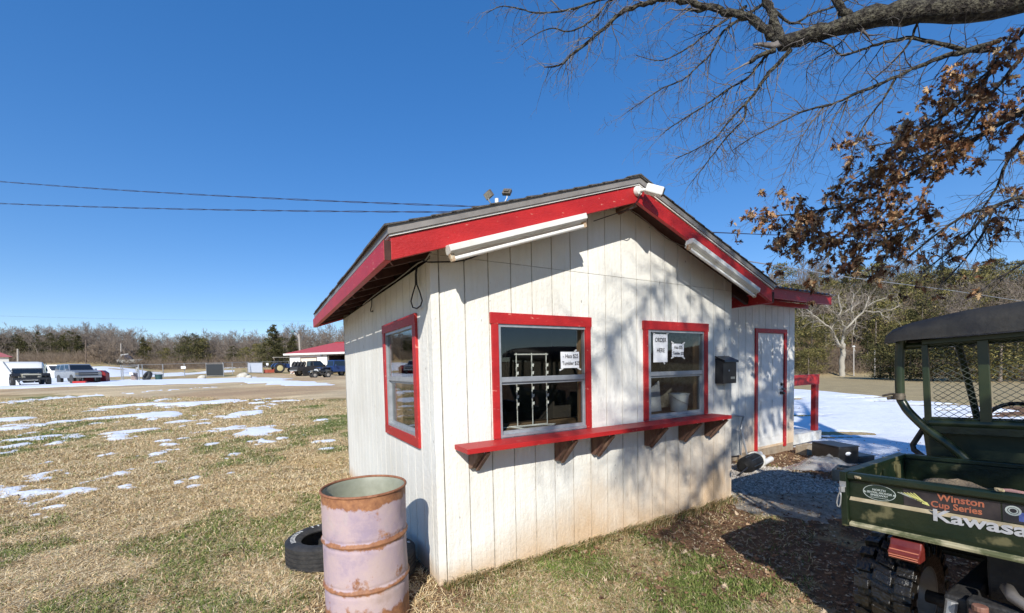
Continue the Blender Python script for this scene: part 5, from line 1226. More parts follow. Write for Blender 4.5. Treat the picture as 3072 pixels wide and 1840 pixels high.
# ------------------------------------------------------------------ vehicles and yard at the left
def wheel(par, x, y, r, wd, rim, hub=.55):
    w_ = obj('wheel', MB().lathe([(0, -wd*.35), (r*hub*.5, -wd*.40), (r*hub, -wd*.3), (r*hub*1.02, wd*.3), (0, wd*.35)], 20, (x, y, r), 'y'), rim, par, smooth='auto')
    obj('tyre', MB().lathe([(r*hub, -wd*.4), (r*.8, -wd*.5), (r*.95, -wd*.42), (r, -wd*.25), (r, wd*.25), (r*.95, wd*.42), (r*.8, wd*.5), (r*hub, wd*.4)], 24, (x, y, r), 'y', closed=True), M_BLACK, w_, smooth='auto')
def vehicle(name, label, cat, px, depth, heading, paint, L=5.4, Wd=1.9, zb=.45, belt=1.12, top=1.82, hood=1.05, nose=1.35, tail=0, wr=.38, open_top=False, bed=None, rimc=None, grille=None, jeep=False, zoff=0, bumper=None):
    p = at(px, depth); t = thing(name, label, cat, (p[0], p[1], p[2]+zoff), heading)
    hx = L/2; w2 = Wd/2
    bc = hx-nose                                   # base of the windscreen
    if jeep:
        b = MB(); b.prism([(-hx, -w2*.82, zb), (bc, -w2*.82, zb), (bc, -w2*.82, belt), (-hx, -w2*.82, belt)], (0, Wd*.82, 0)); b.prism([(bc+.002, -w2*.55, zb+.05), (hx-.1, -w2*.48, zb+.05), (hx-.1, -w2*.48, hood-.05), (bc+.002, -w2*.55, hood)], (0, Wd*.5, 0))
        body = obj('body', b, paint, t, bevel=.03)
        for s in (-1, 1):
            f = MB(); xw = hx-.62
            f.prism([(xw-.55, s*w2*.56, zb+.18), (xw-.42, s*w2*.56, zb+.52), (xw+.35, s*w2*.56, zb+.52), (xw+.55, s*w2*.56, zb+.32), (xw+.5, s*w2*.56, zb+.28), (xw+.32, s*w2*.56, zb+.46), (xw-.38, s*w2*.56, zb+.46), (xw-.5, s*w2*.56, zb+.16)], (0, s*w2*.44, 0)); obj('fender', f, M_BLKP, t)
    else:
        rear = -hx
        b = MB(); top_z = belt
        pr = [(rear+.04, zb), (hx-.08, zb), (hx, zb+.2), (hx-.02, hood-.10), (hx-.18, hood), (bc+.1, hood+.06), (bc, belt), (rear, belt), (rear-.0, zb+.25)]
        b.add([(x, -w2, z) for x, z in pr]+[(x, w2, z) for x, z in pr], [tuple(range(len(pr)))]+[tuple(range(2*len(pr)-1, len(pr)-1, -1))]+[(i, len(pr)+i, len(pr)+(i+1) % len(pr), (i+1) % len(pr)) for i in range(len(pr))])
        body = obj('body', b, paint, t, bevel=.05)
        for xw in (-hx+1.05, hx-.85):
            for s in (-1, 1): obj('wheel_arch', MB().lathe([(0, -.01), (wr*1.22, -.01), (wr*1.22, .01), (0, .01)], 20, (xw, s*(w2+.001), wr*1.02), 'y'), M_BLKP, t)
    cab0 = (-hx if not bed else -hx+bed); 
    if not open_top:
        c0, c1 = cab0+.02, bc; t0, t1 = c0+(.12 if not bed else .04), bc-.62; wt = w2*.80; wb_ = w2*.97; z0, z1 = belt+.001, top
        if jeep: t0, t1, wt, wb_ = c0+.03, bc-.14, w2*.74, w2*.8
        A_ = [(c0, -wb_, z0), (c1, -wb_, z0), (c1, wb_, z0), (c0, wb_, z0)]; B_ = [(t0, -wt, z1), (t1, -wt, z1), (t1, wt, z1), (t0, wt, z1)]
        cab = obj('cabin', MB().add(A_+B_, [(0, 3, 2, 1), (4, 5, 6, 7), (0, 1, 5, 4), (1, 2, 6, 5), (2, 3, 7, 6), (3, 0, 4, 7)]), paint, t, bevel=.04)
        def pane(P, Q, u0, u1, v0=.12, v1=.84, nm='window'):
            A0, A1 = Vector(P[0]), Vector(P[1]); B0, B1 = Vector(Q[0]), Vector(Q[1]); n = (A1-A0).cross(B0-A0).normalized()*.012
            def pt(u, v): return (A0+(A1-A0)*u)*(1-v)+(B0+(B1-B0)*u)*v
            q = [pt(u0, v0), pt(u1, v0), pt(u1, v1), pt(u0, v1)]
            if (q[0]-Vector(((c0+c1)/2, 0, (z0+z1)/2))).dot(n) < 0: n = -n
            obj(nm, MB().prism([v-n*.3 for v in q], n*1.3), M_CARGL, cab)
        nw = 1 if (bed and bed > 1.2 and not jeep) or jeep else 3
        for a, c, d, e in ((0, 1, 0, 1), (2, 3, 2, 3)):
            for k in range(nw):
                u0, u1 = k/nw+.04, (k+1)/nw-.025
                pane((A_[a], A_[c]), (B_[d], B_[e]), u0, u1)
        pane((A_[1], A_[2]), (B_[1], B_[2]), .05, .95, nm='windscreen'); pane((A_[3], A_[0]), (B_[3], B_[0]), .08, .92, nm='rear_window')
        for s in (-1, 1): obj('mirror', MB().box(bc-.25, bc-.13, s*w2+(.0 if s > 0 else -.16), s*w2+(.16 if s > 0 else 0), belt+.05, belt+.22), paint, t, bevel=.02)
    else:
        f = MB(); wt = w2*.78
        f.beam((bc-.02, -wt, belt), (bc-.02, wt, belt), .05, .04).beam((bc-.12, -wt, belt+.42), (bc-.12, wt, belt+.42), .05, .05)
        for s in (-1, 1): f.beam((bc-.02, s*wt, belt), (bc-.12, s*wt, belt+.42), .05, .05)
        ws = obj('windscreen', f, M_BLKP, t); obj('pane', MB().prism([(bc-.03, -wt+.03, belt+.03), (bc-.03, wt-.03, belt+.03), (bc-.11, wt-.03, belt+.39), (bc-.11, -wt+.03, belt+.39)], (.008, 0, 0)), M_CARGL, ws)
        f = MB()
        for s in (-1, 1): f.tube([(-.2, s*wt*.9, belt), (-.25, s*wt*.9, top), (-hx+.3, s*wt*.9, top-.05), (-hx+.15, s*wt*.9, belt)], .03, 8)
        f.tube([(-.25, -wt*.9, top), (-.25, wt*.9, top)], .03, 8); obj('roll_bar', f, M_BLKP, t)
        for s in (-1, 1): obj('seat', MB().box(-.35, .1, s*.4-.22, s*.4+.22, belt-.2, belt+.0).box(-.5, -.36, s*.4-.22, s*.4+.22, belt-.2, belt+.4), M_BLKP, t, bevel=.03)
    for xw in ((-hx+1.05 if not jeep else -hx+.6), (hx-.85 if not jeep else hx-.62)):
        for s in (-1, 1): wheel(t, xw, s*(w2-(.12 if not jeep else .08)), wr, .28, rimc or M_STEEL)
    gw = w2*.72 if not jeep else w2*.46; gx = hx+.004 if not jeep else hx-.098
    gm = MB().box(gx-.01, gx+.012, -gw, gw, hood-.42 if not jeep else zb+.12, hood-.12); g_ = obj('grille', gm, grille or M_BLKP, t)
    if jeep:
        for k in range(7): obj('slot', MB().box(gx+.0125, gx+.02, -gw*.62+k*gw*.2-.02, -gw*.62+k*gw*.2+.02, zb+.18, hood-.18), M_CARGL, g_)
        for s in (-1, 1): obj('headlight', MB().lathe([(0, .05), (.09, .04), (.10, 0)], 16, (gx, s*gw*.85, hood-.28), 'x'), M_LENS, t, smooth='auto')
    else:
        obj('chrome_bar', MB().box(gx+.0125, gx+.03, -gw, gw, hood-.30, hood-.25), M_STEEL, g_)
        for s in (-1, 1): obj('headlight', MB().box(gx-.012, gx+.02, s*(gw+.14)-.13, s*(gw+.14)+.13, hood-.36, hood-.14), M_LENS, t, bevel=.01)
    bp = bumper or M_STEEL
    obj('bumper', MB().box(hx+.002 if not jeep else hx-.09, hx+.10, -w2*.97, w2*.97, zb+.0, zb+.17), bp, t, bevel=.02); obj('bumper', MB().box(-hx-.10, -hx-.002, -w2*.95, w2*.95, zb, zb+.16), bp, t, bevel=.02)
    if bed and not jeep:
        bb = MB().box(-hx+.05, -hx+bed-.05, -w2+.05, w2-.05, belt+.0015, belt+.004); obj('bed_opening', bb, M_BLACK, t)
    return t
def head(right, toward, px=1000):
    l = ray(px, 1158); l = np.array([l[0], l[1], 0]); l = l/np.linalg.norm(l); q = np.array([l[1], -l[0], 0]); d = q*right-l*toward; return math.atan2(d[1], d[0])
P_WH = mat('white_car_paint', (.66, .66, .63), .3, coat=.3); P_SI = mat('silver_car_paint', (.25, .28, .32), .3, metal=.4, coat=.3)
P_BL = mat('blue_car_paint', (.02, .045, .14), .3, coat=.5); P_BK = mat('black_truck_paint', (.03, .028, .028), .45); P_CR = mat('cream_car_paint', (.45, .42, .32), .4)
vehicle('suv', 'white four-door sport utility vehicle parked behind the silver one', 'car', 168, 46, head(.93, .42, 168), P_WH, L=5.5, Wd=1.95, zb=.55, belt=1.25, top=1.98, hood=1.22, wr=.42)
vehicle('suv', 'silver sport utility vehicle facing the road in front of the white one', 'car', 236, 42.5, head(.30, .95, 237), P_SI, L=4.9, Wd=1.98, zb=.55, belt=1.25, top=1.95, hood=1.2, wr=.40)
vehicle('offroad_car', 'dark open off-road car with slotted grille next to the white sport utility vehicle', 'car', 84, 34, head(.12, 1, 84), P_CR, L=3.9, Wd=2.05, zb=.5, belt=1.0, top=1.3, hood=1.0, nose=1.5, wr=.42, open_top=True, jeep=True, bumper=M_BLKP)
vehicle('offroad_car', 'blue off-road car with hard top in front of the open garage bay', 'car', 1004, 49, head(-.86, .5, 1004), P_BL, L=4.0, Wd=1.8, zb=.55, belt=1.15, top=1.9, hood=1.12, nose=1.5, wr=.42, jeep=True, bumper=M_BLKP)
pk = vehicle('pickup_truck', 'black pickup truck with old tyres in its bed before the garage', 'truck', 943, 53, head(.85, -.45, 943), P_BK, L=5.0, Wd=1.85, zb=.6, belt=1.15, top=1.85, hood=1.12, bed=2.0, wr=.42)
inv = pk.matrix_basis
for k in range(4):
    o = tag(obj('spare_tyre', MB().lathe([(.2, -.1), (.33, -.12), (.40, -.07), (.40, .07), (.33, .12), (.2, .1)], 20, (0, 0, 0), 'x', closed=True), M_BLACK, smooth='auto'), 'old tyre leaning in the bed of the black pickup truck', 'tyre', 'tyres in the pickup bed')
    o.matrix_basis = inv@Matrix.Translation((-2.2+k*.38, .5-.05*k, 1.42))@Matrix.Rotation(.35, 4, 'Y')
# tractor
p = at(852, 68); t = thing('tractor', 'dark blue tractor with canopy and red box blade behind', 'tractor', p, head(.93, -.3, 852))
M_CRIM = mat('cream_rim', (.55, .48, .25), .5)
for s in (-1, 1):
    wheel(t, -.75, s*.72, .76, .42, M_CRIM, .62); wheel(t, 1.25, s*.6, .42, .26, M_CRIM, .6)
    obj('fender', MB().prism([(-.75+.85*math.cos(a), s*.5, .76+.85*math.sin(a)) for a in np.linspace(.5, 2.9, 9)]+[(-.75+.80*math.cos(a), s*.5, .76+.80*math.sin(a)) for a in np.linspace(2.9, .5, 9)], (0, s*.42, 0)), P_BL, t)
obj('hood', MB().prism([(.1, -.3, .75), (1.75, -.3, .75), (1.8, -.3, 1.15), (1.6, -.3, 1.38), (.1, -.3, 1.5)], (0, .6, 0)), P_BL, t, bevel=.05)
obj('transmission', MB().box(-1.1, .1, -.25, .25, .5, 1.05).box(1.0, 1.5, -.2, .2, .4, .75), M_BLACK, t, bevel=.03)
obj('seat', MB().box(-.7, -.2, -.25, .25, 1.1, 1.25).box(-.85, -.71, -.25, .25, 1.1, 1.65), M_BLKP, t, bevel=.04)
obj('canopy', MB().box(-1.3, 1.0, -.75, .75, 2.45, 2.52), mat('tan_canopy', (.45, .42, .36), .6), t, bevel=.02)
for x in (-.85, .15):
    for s in (-1, 1): obj('canopy_post', MB().beam((x, s*.45, 1.1), (x, s*.45, 2.46), .07, .07, (1, 0, 0)), M_BLACK, t)
bl_ = MB().box(-2.6, -1.6, -.9, -.85, .05, .55).box(-2.6, -1.6, .85, .9, .05, .55).box(-1.7, -1.65, -.849, .849, .05, .5).box(-2.6, -2.5, -.849, .849, .05, .55)
bl_.beam((-1.6, 0, .5), (-1.0, 0, .7), .1, .1); obj('box_blade', bl_, mat('red_implement', (.45, .09, .05), .5, (.32, .08, .05), 8), t, bevel=.01)
# orange tank-like implement
p = at(892, 60); t = thing('spreader', 'rusty orange spreader hopper parked between tractor and black pickup', 'farm implement', p, head(1, 0, 892))
M_ORR = mat('rusty_orange', (.38, .12, .035), .7, (.24, .10, .06), 6)
obj('hopper', MB().prism([(-.8, -.5, .9), (-.45, -.5, .35), (.45, -.5, .35), (.8, -.5, .9), (.7, -.5, 1.05), (-.6, -.5, 1.05)], (0, 1.0, 0)), M_ORR, t, bevel=.03)
obj('lid', MB().box(-.5, .78, -.4, .4, 1.051, 1.22), mat('yellowish_lid', (.55, .38, .16), .6), t, bevel=.03)
obj('frame', MB().box(-.9, 1.2, -.06, .06, .22, .32), M_ORR, t)
for s in (-1, 1): wheel(t, 0, s*.62, .3, .2, M_STEEL)
# quad bike
p = at(962, 42); t = thing('quad_bike', 'white and black quad bike standing before the blue off-road car', 'quad bike', p, head(-.95, .25, 962))
for x in (-.62, .62):
    for s in (-1, 1): wheel(t, x, s*.42, .30, .24, mat('dull_rim', (.28, .26, .23), .5), .5)
obj('frame', MB().box(-.7, .7, -.16, .16, .28, .5), M_BLACK, t, bevel=.03)
for x in (-.62, .62): obj('fender', MB().prism([(x-.42, -.52, .52), (x-.3, -.52, .68), (x+.25, -.52, .70), (x+.42, -.52, .60), (x+.3, -.52, .62), (x-.22, -.52, .62)], (0, 1.04, 0)), M_BLKP, t, bevel=.01)
obj('seat', MB().box(-.5, .15, -.15, .15, .62, .78), M_BLKP, t, bevel=.05); obj('tank', MB().prism([(.15, -.14, .55), (.6, -.14, .6), (.5, -.14, .88), (.2, -.14, .86)], (0, .28, 0)), P_WH, t, bevel=.04)
obj('handlebar', MB().tube([(.36, -.38, 1.02), (.42, -.12, .96), (.45, 0, .86), (.42, .12, .96), (.36, .38, 1.02)], .016, 8), M_BLKP, t)
for x in (-.7, .62): obj('rack', MB().box(x-.25, x+.22, -.3, .3, .74, .765), M_STEEL, t)
# garage
gp = np.array(at(873, 60)); gd = (cR-np.array([cF[0], cF[1], 0])*.22); gd /= np.linalg.norm(gd); ga = math.atan2(gd[1], gd[0])
GZ0 = 1.12
t = thing('garage', 'long white garage with red hipped roof and open bay door', 'building', (gp[0], gp[1], GZ0), ga)
def gpx(px):   # local x of a photo column along the wall
    r_ = ray(px, 1100); A_ = np.array([[r_[0], -gd[0]], [r_[1], -gd[1]]]); s_ = np.linalg.solve(A_, gp[:2]-CAM[:2]); return s_[1]
GLn, GW, GH = 20, 9, 3.1
d0, d1 = gpx(904), gpx(950); o0, o1 = gpx(985), gpx(1042)
wl = MB()
for a, b, c, d in ((0, d0, 0, GH), (d0, d1, 2.45, GH), (d1, o0, 0, GH), (o0, o1, 2.7, GH), (o1, GLn, 0, GH)): wl.box(a, b, 0, .2, c-(.6 if c == 0 else 0), d)
wl.box(0, .2, .2, GW, -.6, GH).box(GLn-.2, GLn, .2, GW, -.6, GH).box(.2, GLn-.2, GW-.2, GW, -.6, GH)
obj('wall', wl, mat('white_garage_siding', (.74, .74, .72), .7, (.66, .66, .62), 3), t)
obj('garage_door', MB().box(d0, d1, .06, .1, -.2, 2.45), mat('cream_garage_door', (.66, .62, .52), .6), t)
dfm = MB().box(d0-.1, d0-.001, -.02, -.001, -.2, 2.55).box(d1+.001, d1+.1, -.02, -.001, -.2, 2.55).box(d0, d1, -.02, -.001, 2.45, 2.55); obj('door_trim', dfm, mat('brown_trim', (.16, .10, .07), .7), t)
obj('bay_trim', MB().box(o0-.12, o0-.001, -.02, -.001, -.2, 2.8).box(o0, o1, -.02, -.001, 2.70, 2.80), M_BLACK, t)
obj('floor', MB().box(.21, GLn-.21, .21, GW-.21, -.1, .0), M_CONC, t); obj('back_partition', MB().box(d1+.5, GLn-.5, 5, 5.1, .0, GH-.05), M_DARK, t)
ov_ = .55; rh = 1.75; hy = GW/2
A_ = [(-ov_, -ov_, GH+.02), (GLn+ov_, -ov_, GH+.02), (GLn+ov_, GW+ov_, GH+.02), (-ov_, GW+ov_, GH+.02)]; r1_ = (hy-.2, hy, GH+rh); r2_ = (GLn-hy, hy, GH+rh)
ro = MB().add(A_+[r1_, r2_], [(0, 1, 5, 4), (1, 2, 5), (2, 3, 4, 5), (3, 0, 4), (3, 2, 1, 0)]); rfm = obj('roof', ro, mat('red_metal_roof', (.46, .075, .07), .5, (.40, .06, .055), 2), t)
obj('ridge_cap', MB().beam(r1_, r2_, .3, .08), mat('red_ridge', (.33, .02, .02), .5), rfm)
obj('eave_trim', MB().box(-ov_-.02, GLn+ov_, -ov_-.03, -ov_-.001, GH-.22, GH+.03).box(-ov_-.03, -ov_-.001, -ov_, GW+ov_, GH-.22, GH+.03), M_WHT, rfm)
obj('wall_lamp', MB().box((d1+o0)/2-.12, (d1+o0)/2+.12, -.25, -.001, 2.65, 2.9), M_STEEL, t)
# pole lamp behind the garage
p = at(905, 72); t = thing('lamp_pole', 'leaning wooden pole with a floodlight above the garage roof', 'street lamp', p)
tp = Vector(dep(897, 1003, 72)); b0 = Vector(p)+Vector((0, 0, -.3)); obj('pole', MB().tube([b0, tp], [.18, .13], 10), mat('pole_wood', (.42, .38, .32), .85, (.30, .26, .22), 8), t, world=True)
obj('arm', MB().tube([tp+Vector((0, 0, -.9)), Vector(dep(889, 1001, 72)), Vector(dep(882, 998, 72))], .06, 8), M_STEEL, t, world=True)
c = Vector(dep(879, 995, 72)); obj('lamp_head', MB().beam(c-Vector(cR)*.22, c+Vector(cR)*.22, .4, .35), mat('teal_lamp', (.10, .20, .22), .4), t, world=True, bevel=.05)
# utility poles
for px, d, y1, lab in ((57, 75, 1047, 'pale utility pole standing behind the slanted white panel'), (262, 88, 1022, 'dark wooden utility pole at the edge of the left wood'), (345, 118, 1037, 'thin short pole, leftmost of the close trio'), (353, 112, 1030, 'middle pole of the close trio near the snowy boat'), (367, 95, 1031, 'pole nearest the snowy boat on the slope')):
    p = at(px, d); top_ = Vector(dep(px-4, y1, d)); o = thing('utility_pole', lab, 'utility pole', p, 0, 'utility poles on the left slope')
    dark = px == 262
    obj('pole', MB().tube([Vector(p)+Vector((0, 0, -.4)), top_], [.16, .12], 8), mat('dark_pole', (.12, .09, .07), .9) if dark else mat('pole_wood', (.42, .38, .32)), o, world=True)
    if px in (262,): obj('transformer', MB().lathe([(0, -.4), (.22, -.38), (.22, .38), (0, .4)], 12, tuple(top_+Vector((.3, 0, -1.3)))), M_BLACK, o, world=True)
# chain-link fence with two gates
fpts = [(366, 52), (430, 53.5), (492, 55), (556, 57), (622, 58.5), (672, 60), (700, 63), (745, 67), (790, 71), (870, 74)]
FP = [Vector(at(px, d)) for px, d in fpts]
t = thing('chain_link_fence', 'grey chain-link fence running along the snow towards the garage', 'fence', FP[0])
for q in FP: obj('post', MB().tube([q+Vector((0, 0, -.2)), q+Vector((0, 0, 1.85))], .045, 8), M_STEEL, t, world=True)
obj('top_rail', MB().tube([q+Vector((0, 0, 1.82)) for q in FP], .028, 6), M_STEEL, t, world=True)
sg_ = []
for a, b in zip(FP[:-1], FP[1:]):
    L = (b-a).length; n = int(L/.22)
    for i in range(n):
        for (u0, u1, v0, v1) in ((i, i+8, 0, 1), (i, i-8, 0, 1)):
            u0_, u1_ = u0/n, u1/n; k0 = 0; k1 = 1
            if u1_ > 1: k1 = (1-u0_)/(u1_-u0_); u1_ = 1
            if u1_ < 0: k1 = u0_/(u0_-u1_); u1_ = 0
            A0 = a.lerp(b, u0_)+Vector((0, 0, .05)); B0 = a.lerp(b, u1_)+Vector((0, 0, .05+1.75*k1)); sg_.append((*(A0-FP[0]), *(B0-FP[0])))
segmesh('wire_fabric', sg_, .0035, .0035, M_STEEL, t)
def gate(pa, pb, label, fill, h=1.7, z0=.1):
    A_, B_ = Vector(at(*pa)), Vector(at(*pb)); t = thing('gate', label, 'gate', A_, 0, 'gates in the chain-link fence')
    z = Vector((0, 0, 1)); fr_ = MB()
    for a, b in ((A_+z*z0, B_+z*z0), (A_+z*h, B_+z*h), (A_+z*z0, A_+z*h), (B_+z*z0, B_+z*h), (A_+z*.95, B_+z*.95)): fr_.tube([a, b], .03, 6)
    obj('gate_frame', fr_, M_STEEL, t, world=True)
    if fill: n = (B_-A_).cross(z).normalized()*.03; obj('panel', MB().prism([A_+z*(z0+.05)+n, B_+z*(z0+.05)+n, B_+z*(h-.05)+n, A_+z*(h-.05)+n], n*.5), fill, t, world=True)
    for q in (A_, B_): obj('gate_post', MB().tube([q+z*-.2, q+z*(h+.1)], .05, 8), M_STEEL, t, world=True)
gate((371, 50), (419, 46), 'open wire gate with a white sign beside the old barrel', None)
gate((622, 56), (673, 56), 'gate covered with black sheeting', mat('black_sheeting', (.02, .025, .03), .7))
gate((748, 68), (790, 66), 'gate covered with pale blue grey sheeting', mat('pale_sheeting', (.42, .46, .54), .7))
for px, py, d, w_, h_, lab in ((394, 1121, 47.5, .42, .33, 'white sign hanging on the open wire gate'), (550, 1103, 56.5, .65, .36, 'white sign with two panels on the wire fence'), (802, 1093, 66, .36, .36, 'small white sign near the tractor canopy')):
    c = Vector(dep(px, py, d)); U_ = Vector(cR)
    o = thing('fence_sign', lab, 'sign', c, 0); obj('board', MB().beam(c-U_*w_/2, c+U_*w_/2, .02, h_), M_PAPER, o, world=True)
    if px == 802: obj('stake', MB().tube([c+Vector((0, 0, -.18)), Vector(at(802, 66.1))], .02, 6), M_STEEL, o, world=True)
p = at(405, 48); t = thing('old_barrel', 'rusty old barrel behind the open wire gate', 'barrel', p)
obj('barrel_body', MB().lathe([(0, 0), (.3, 0), (.3, .3), (.315, .31), (.3, .32), (.3, .58), (.315, .59), (.3, .6), (.3, .9), (0, .9)], 24), mat('old_barrel_paint', (.20, .13, .11), .8, (.40, .34, .30), 3, 5), t, smooth='auto')
p2 = Vector(dep(411, 1104, 48)); t = thing('bird_ornament', 'white and grey bird figure perched on the old barrel', 'ornament', (p2.x, p2.y, p[2]+.9))
obj('bird_body', MB().blob((0, 0, .38), (.17, .13, .26), 4, .1, 12).tube([(.05, 0, .5), (.12, 0, .68), (.14, 0, .86)], [.08, .05, .04], 8).blob((.15, 0, .9), (.08, .05, .06), 2, .05, 8).tube([(-.02, 0, 0), (-.02, 0, .2)], .03, 6), mat('bird_paint', (.55, .54, .50), .8, (.25, .24, .22), 8), t, smooth=True)
p = at(444, 47); t = tag(obj('discarded_tractor_tyre', MB().lathe([(.30, -.16), (.5, -.2), (.58, -.14), (.6, 0), (.58, .14), (.5, .2), (.30, .16)], 28, (0, 0, 0), 'y', closed=True), M_BLACK, smooth='auto'), 'large black tyre leaning beside the old barrel', 'tyre')
t.location = (p[0], p[1], p[2]+.52); t.rotation_euler = (R(-25), 0, R(-55))
p = at(478, 47.5); t = thing('green_bucket', 'dark green tub standing by the fence', 'tub', p)
obj('tub', MB().lathe([(0, 0), (.28, 0), (.36, .68), (.40, .68), (.40, .72), (.34, .72), (.26, .04), (0, .04)], 24), mat('green_tub_plastic', (.02, .06, .055), .5), t, smooth='auto')
p = at(460, 47.8); t = thing('metal_chair_frame', 'rusty metal frame between the big tyre and the green tub', 'frame', p)
f = MB()
for x in (-.25, .25): f.tube([(x, -.2, 0), (x, -.2, .75)], .02, 6).tube([(x, .2, 0), (x, .2, .75)], .02, 6).tube([(x, -.2, .4), (x, .2, .4)], .02, 6)
f.tube([(-.25, -.2, .7), (.25, -.2, .7)], .02, 6).tube([(-.25, -.2, .4), (.25, -.2, .4)], .02, 6); obj('frame_tubes', f, mat('rust', (.2, .07, .03)), t)
for px, py, d, s_, lab in ((733, 1118, 50, .62, 'large white boulder near the pale sheeted gate'), (748, 1120, 49.6, .34, 'smaller white rock right beside the large boulder'), (608, 1131, 50, .42, 'low pale rock at the foot of the black sheeted gate')):
    p = at(px, d); o = tag(obj('boulder', MB().blob((0, 0, s_*.4), (s_, s_*.7, s_*.75), int(px), .16, 14), mat('pale_rock', (.55, .52, .44), .9, (.38, .35, .28), 3, 6, .5, 12), smooth=True), lab, 'rock'); o.location = p
# trailer, red box and panel at the far left
p = at(296, 44); t = thing('red_trailer_box', 'dark red covered box beside the silver sport utility vehicle', 'trailer', p, head(.95, .2, 286))
obj('box', MB().prism([(-.85, -.8, .1), (.75, -.8, .1), (.75, -.8, 1.0), (.45, -.8, 1.28), (-.85, -.8, 1.28)], (0, 1.6, 0)), mat('dark_red_panel', (.26, .008, .012), .5), t, bevel=.02)
obj('logo', MB().prism([(-.35, -.803, .86), (.15, -.803, .86), (.0, -.803, .96), (-.1, -.803, 1.02), (-.2, -.803, .93)], (0, .002, 0)), mat('pale_pink_print', (.6, .30, .30), .6), t)
p = at(240, 39.5); tag(obj('red_crate', MB().box(-.45, .45, -.2, .2, 0, .24), mat('bright_red_crate', (.50, .02, .02), .5), bevel=.02), 'low bright red crate in front of the silver sport utility vehicle', 'crate').location = p
p = at(55, 44); t = thing('camper_trailer', 'white rounded tank trailer behind the dark off-road car', 'trailer', p, head(.98, .1, 55))
obj('tank_body', MB().lathe([(0, -2.2), (.6, -2.15), (.95, -1.9), (1.02, -1.5), (1.02, 1.5), (.95, 1.8), (.6, 2.0), (0, 2.05)], 28, (0, 0, 1.35), 'x'), P_WH, t, smooth='auto')
obj('end_ring', MB().lathe([(.72, 2.0), (.76, 2.02), (.76, 2.06), (.72, 2.06)], 28, (0, 0, 1.4), 'x', closed=True), mat('pale_green_ring', (.40, .45, .38), .6), t)
for s in (-1, 1): wheel(t, -.3, s*.8, .36, .22, M_STEEL)
p = at(18, 33); t = thing('white_tin_panel', 'tall slanted white metal panel leaning at the left edge', 'panel', p, head(.9, .3, 18))
obj('sheet', MB().prism([(-1.1, -.3, .05), (.9, -.3, .05), (.25, .1, 1.15), (-.15, .2, 1.95), (-1.1, .3, 2.05)], (0, .05, 0)), mat('white_panel', (.60, .64, .70), .5), t)
obj('edge_rail', MB().beam((.92, -.32, .03), (-.12, .18, 1.97), .07, .06), M_STEEL, t)
obj('skid', MB().beam((-1.1, -.32, .04), (.9, -.32, .04), .14, .12), M_BLACK, t)
p = at(27, 36); tag(obj('blue_barrel', MB().lathe([(0, 0), (.2, 0), (.22, .3), (.2, .6), (0, .6)], 20), mat('blue_plastic', (.02, .02, .22), .4), smooth='auto'), 'small blue plastic drum beside the slanted white panel', 'drum').location = p
p = at(-5, 84); t = thing('red_roofed_shed', 'low shed with a faded red roof at the far left edge', 'building', (p[0], p[1], p[2]-.2), head(1, 0, 5))
obj('wall', MB().box(-3, 1.6, 0, 4, 0, 2.2), M_WHT, t); obj('roof', MB().add([(-3.3, -.4, 2.2), (2.2, -.4, 2.2), (2.2, 4.4, 2.2), (-3.3, 4.4, 2.2), (-3.3, 2, 3.2), (.6, 2, 3.2)], [(0, 1, 5, 4), (1, 2, 5), (2, 3, 4, 5), (3, 0, 4), (3, 2, 1, 0)]), mat('faded_red_roof', (.40, .12, .12), .6), t)
p = at(388, 92); t = thing('boat_on_trailer', 'white boat with dark cover standing on the slope beyond the fence', 'boat', (p[0], p[1], p[2]), head(1, .1, 388))
obj('hull', MB().add([(-1.6, -.7, .5), (1.2, -.7, .5), (2.0, 0, .9), (1.2, .7, .5), (-1.6, .7, .5), (-1.7, -.95, 1.2), (1.1, -.95, 1.25), (2.6, 0, 1.35), (1.1, .95, 1.25), (-1.7, .95, 1.2)], [(4, 3, 2, 1, 0), (5, 6, 7, 8, 9), (0, 1, 6, 5), (1, 2, 7, 6), (2, 3, 8, 7), (3, 4, 9, 8), (4, 0, 5, 9)]), P_WH, t, bevel=.03)
obj('cover', MB().prism([(-.6, -.7, 1.26), (.9, -.7, 1.3), (.5, -.7, 2.1), (-.2, -.7, 2.3), (-.5, -.7, 2.0)], (0, 1.4, 0)), mat('dark_cover', (.05, .05, .07), .7), t, bevel=.05)
obj('canopy_frame', MB().tube([(-1.4, -.7, 1.25), (-1.0, -.7, 2.3), (.2, -.7, 2.5)], .05, 6).tube([(-1.4, .7, 1.25), (-1.0, .7, 2.3), (.2, .7, 2.5)], .05, 6).tube([(.2, -.7, 2.5), (.2, .7, 2.5)], .05, 6), P_WH, t)
obj('trailer_frame', MB().box(-1.8, 1.8, -.5, .5, .35, .48), M_STEEL, t)
for s in (-1, 1): wheel(t, -.5, s*.75, .34, .2, M_STEEL)
# posts along the right meadow
for px, d, y1, lab in ((2624, 41, 1050, 'pale wooden post right of the sycamore trunk'), (2561, 44, 1040, 'thin pole with a small white lamp before the sycamore')):
    p = at(px, d); o = thing('field_post', lab, 'post', p); top_ = Vector(dep(px, y1, d)); obj('post', MB().tube([Vector(p)+Vector((0, 0, -.2)), top_], .05, 8), mat('pale_pole', (.45, .42, .38), .8), o, world=True)
    if px == 2561: obj('lamp_head', MB().blob(tuple(top_), (.28, .12, .10), 3, .05, 10).tube([top_, top_+Vector((.35, 0, -.5))], .025, 6), M_WHT, o, world=True)
print('yard done')

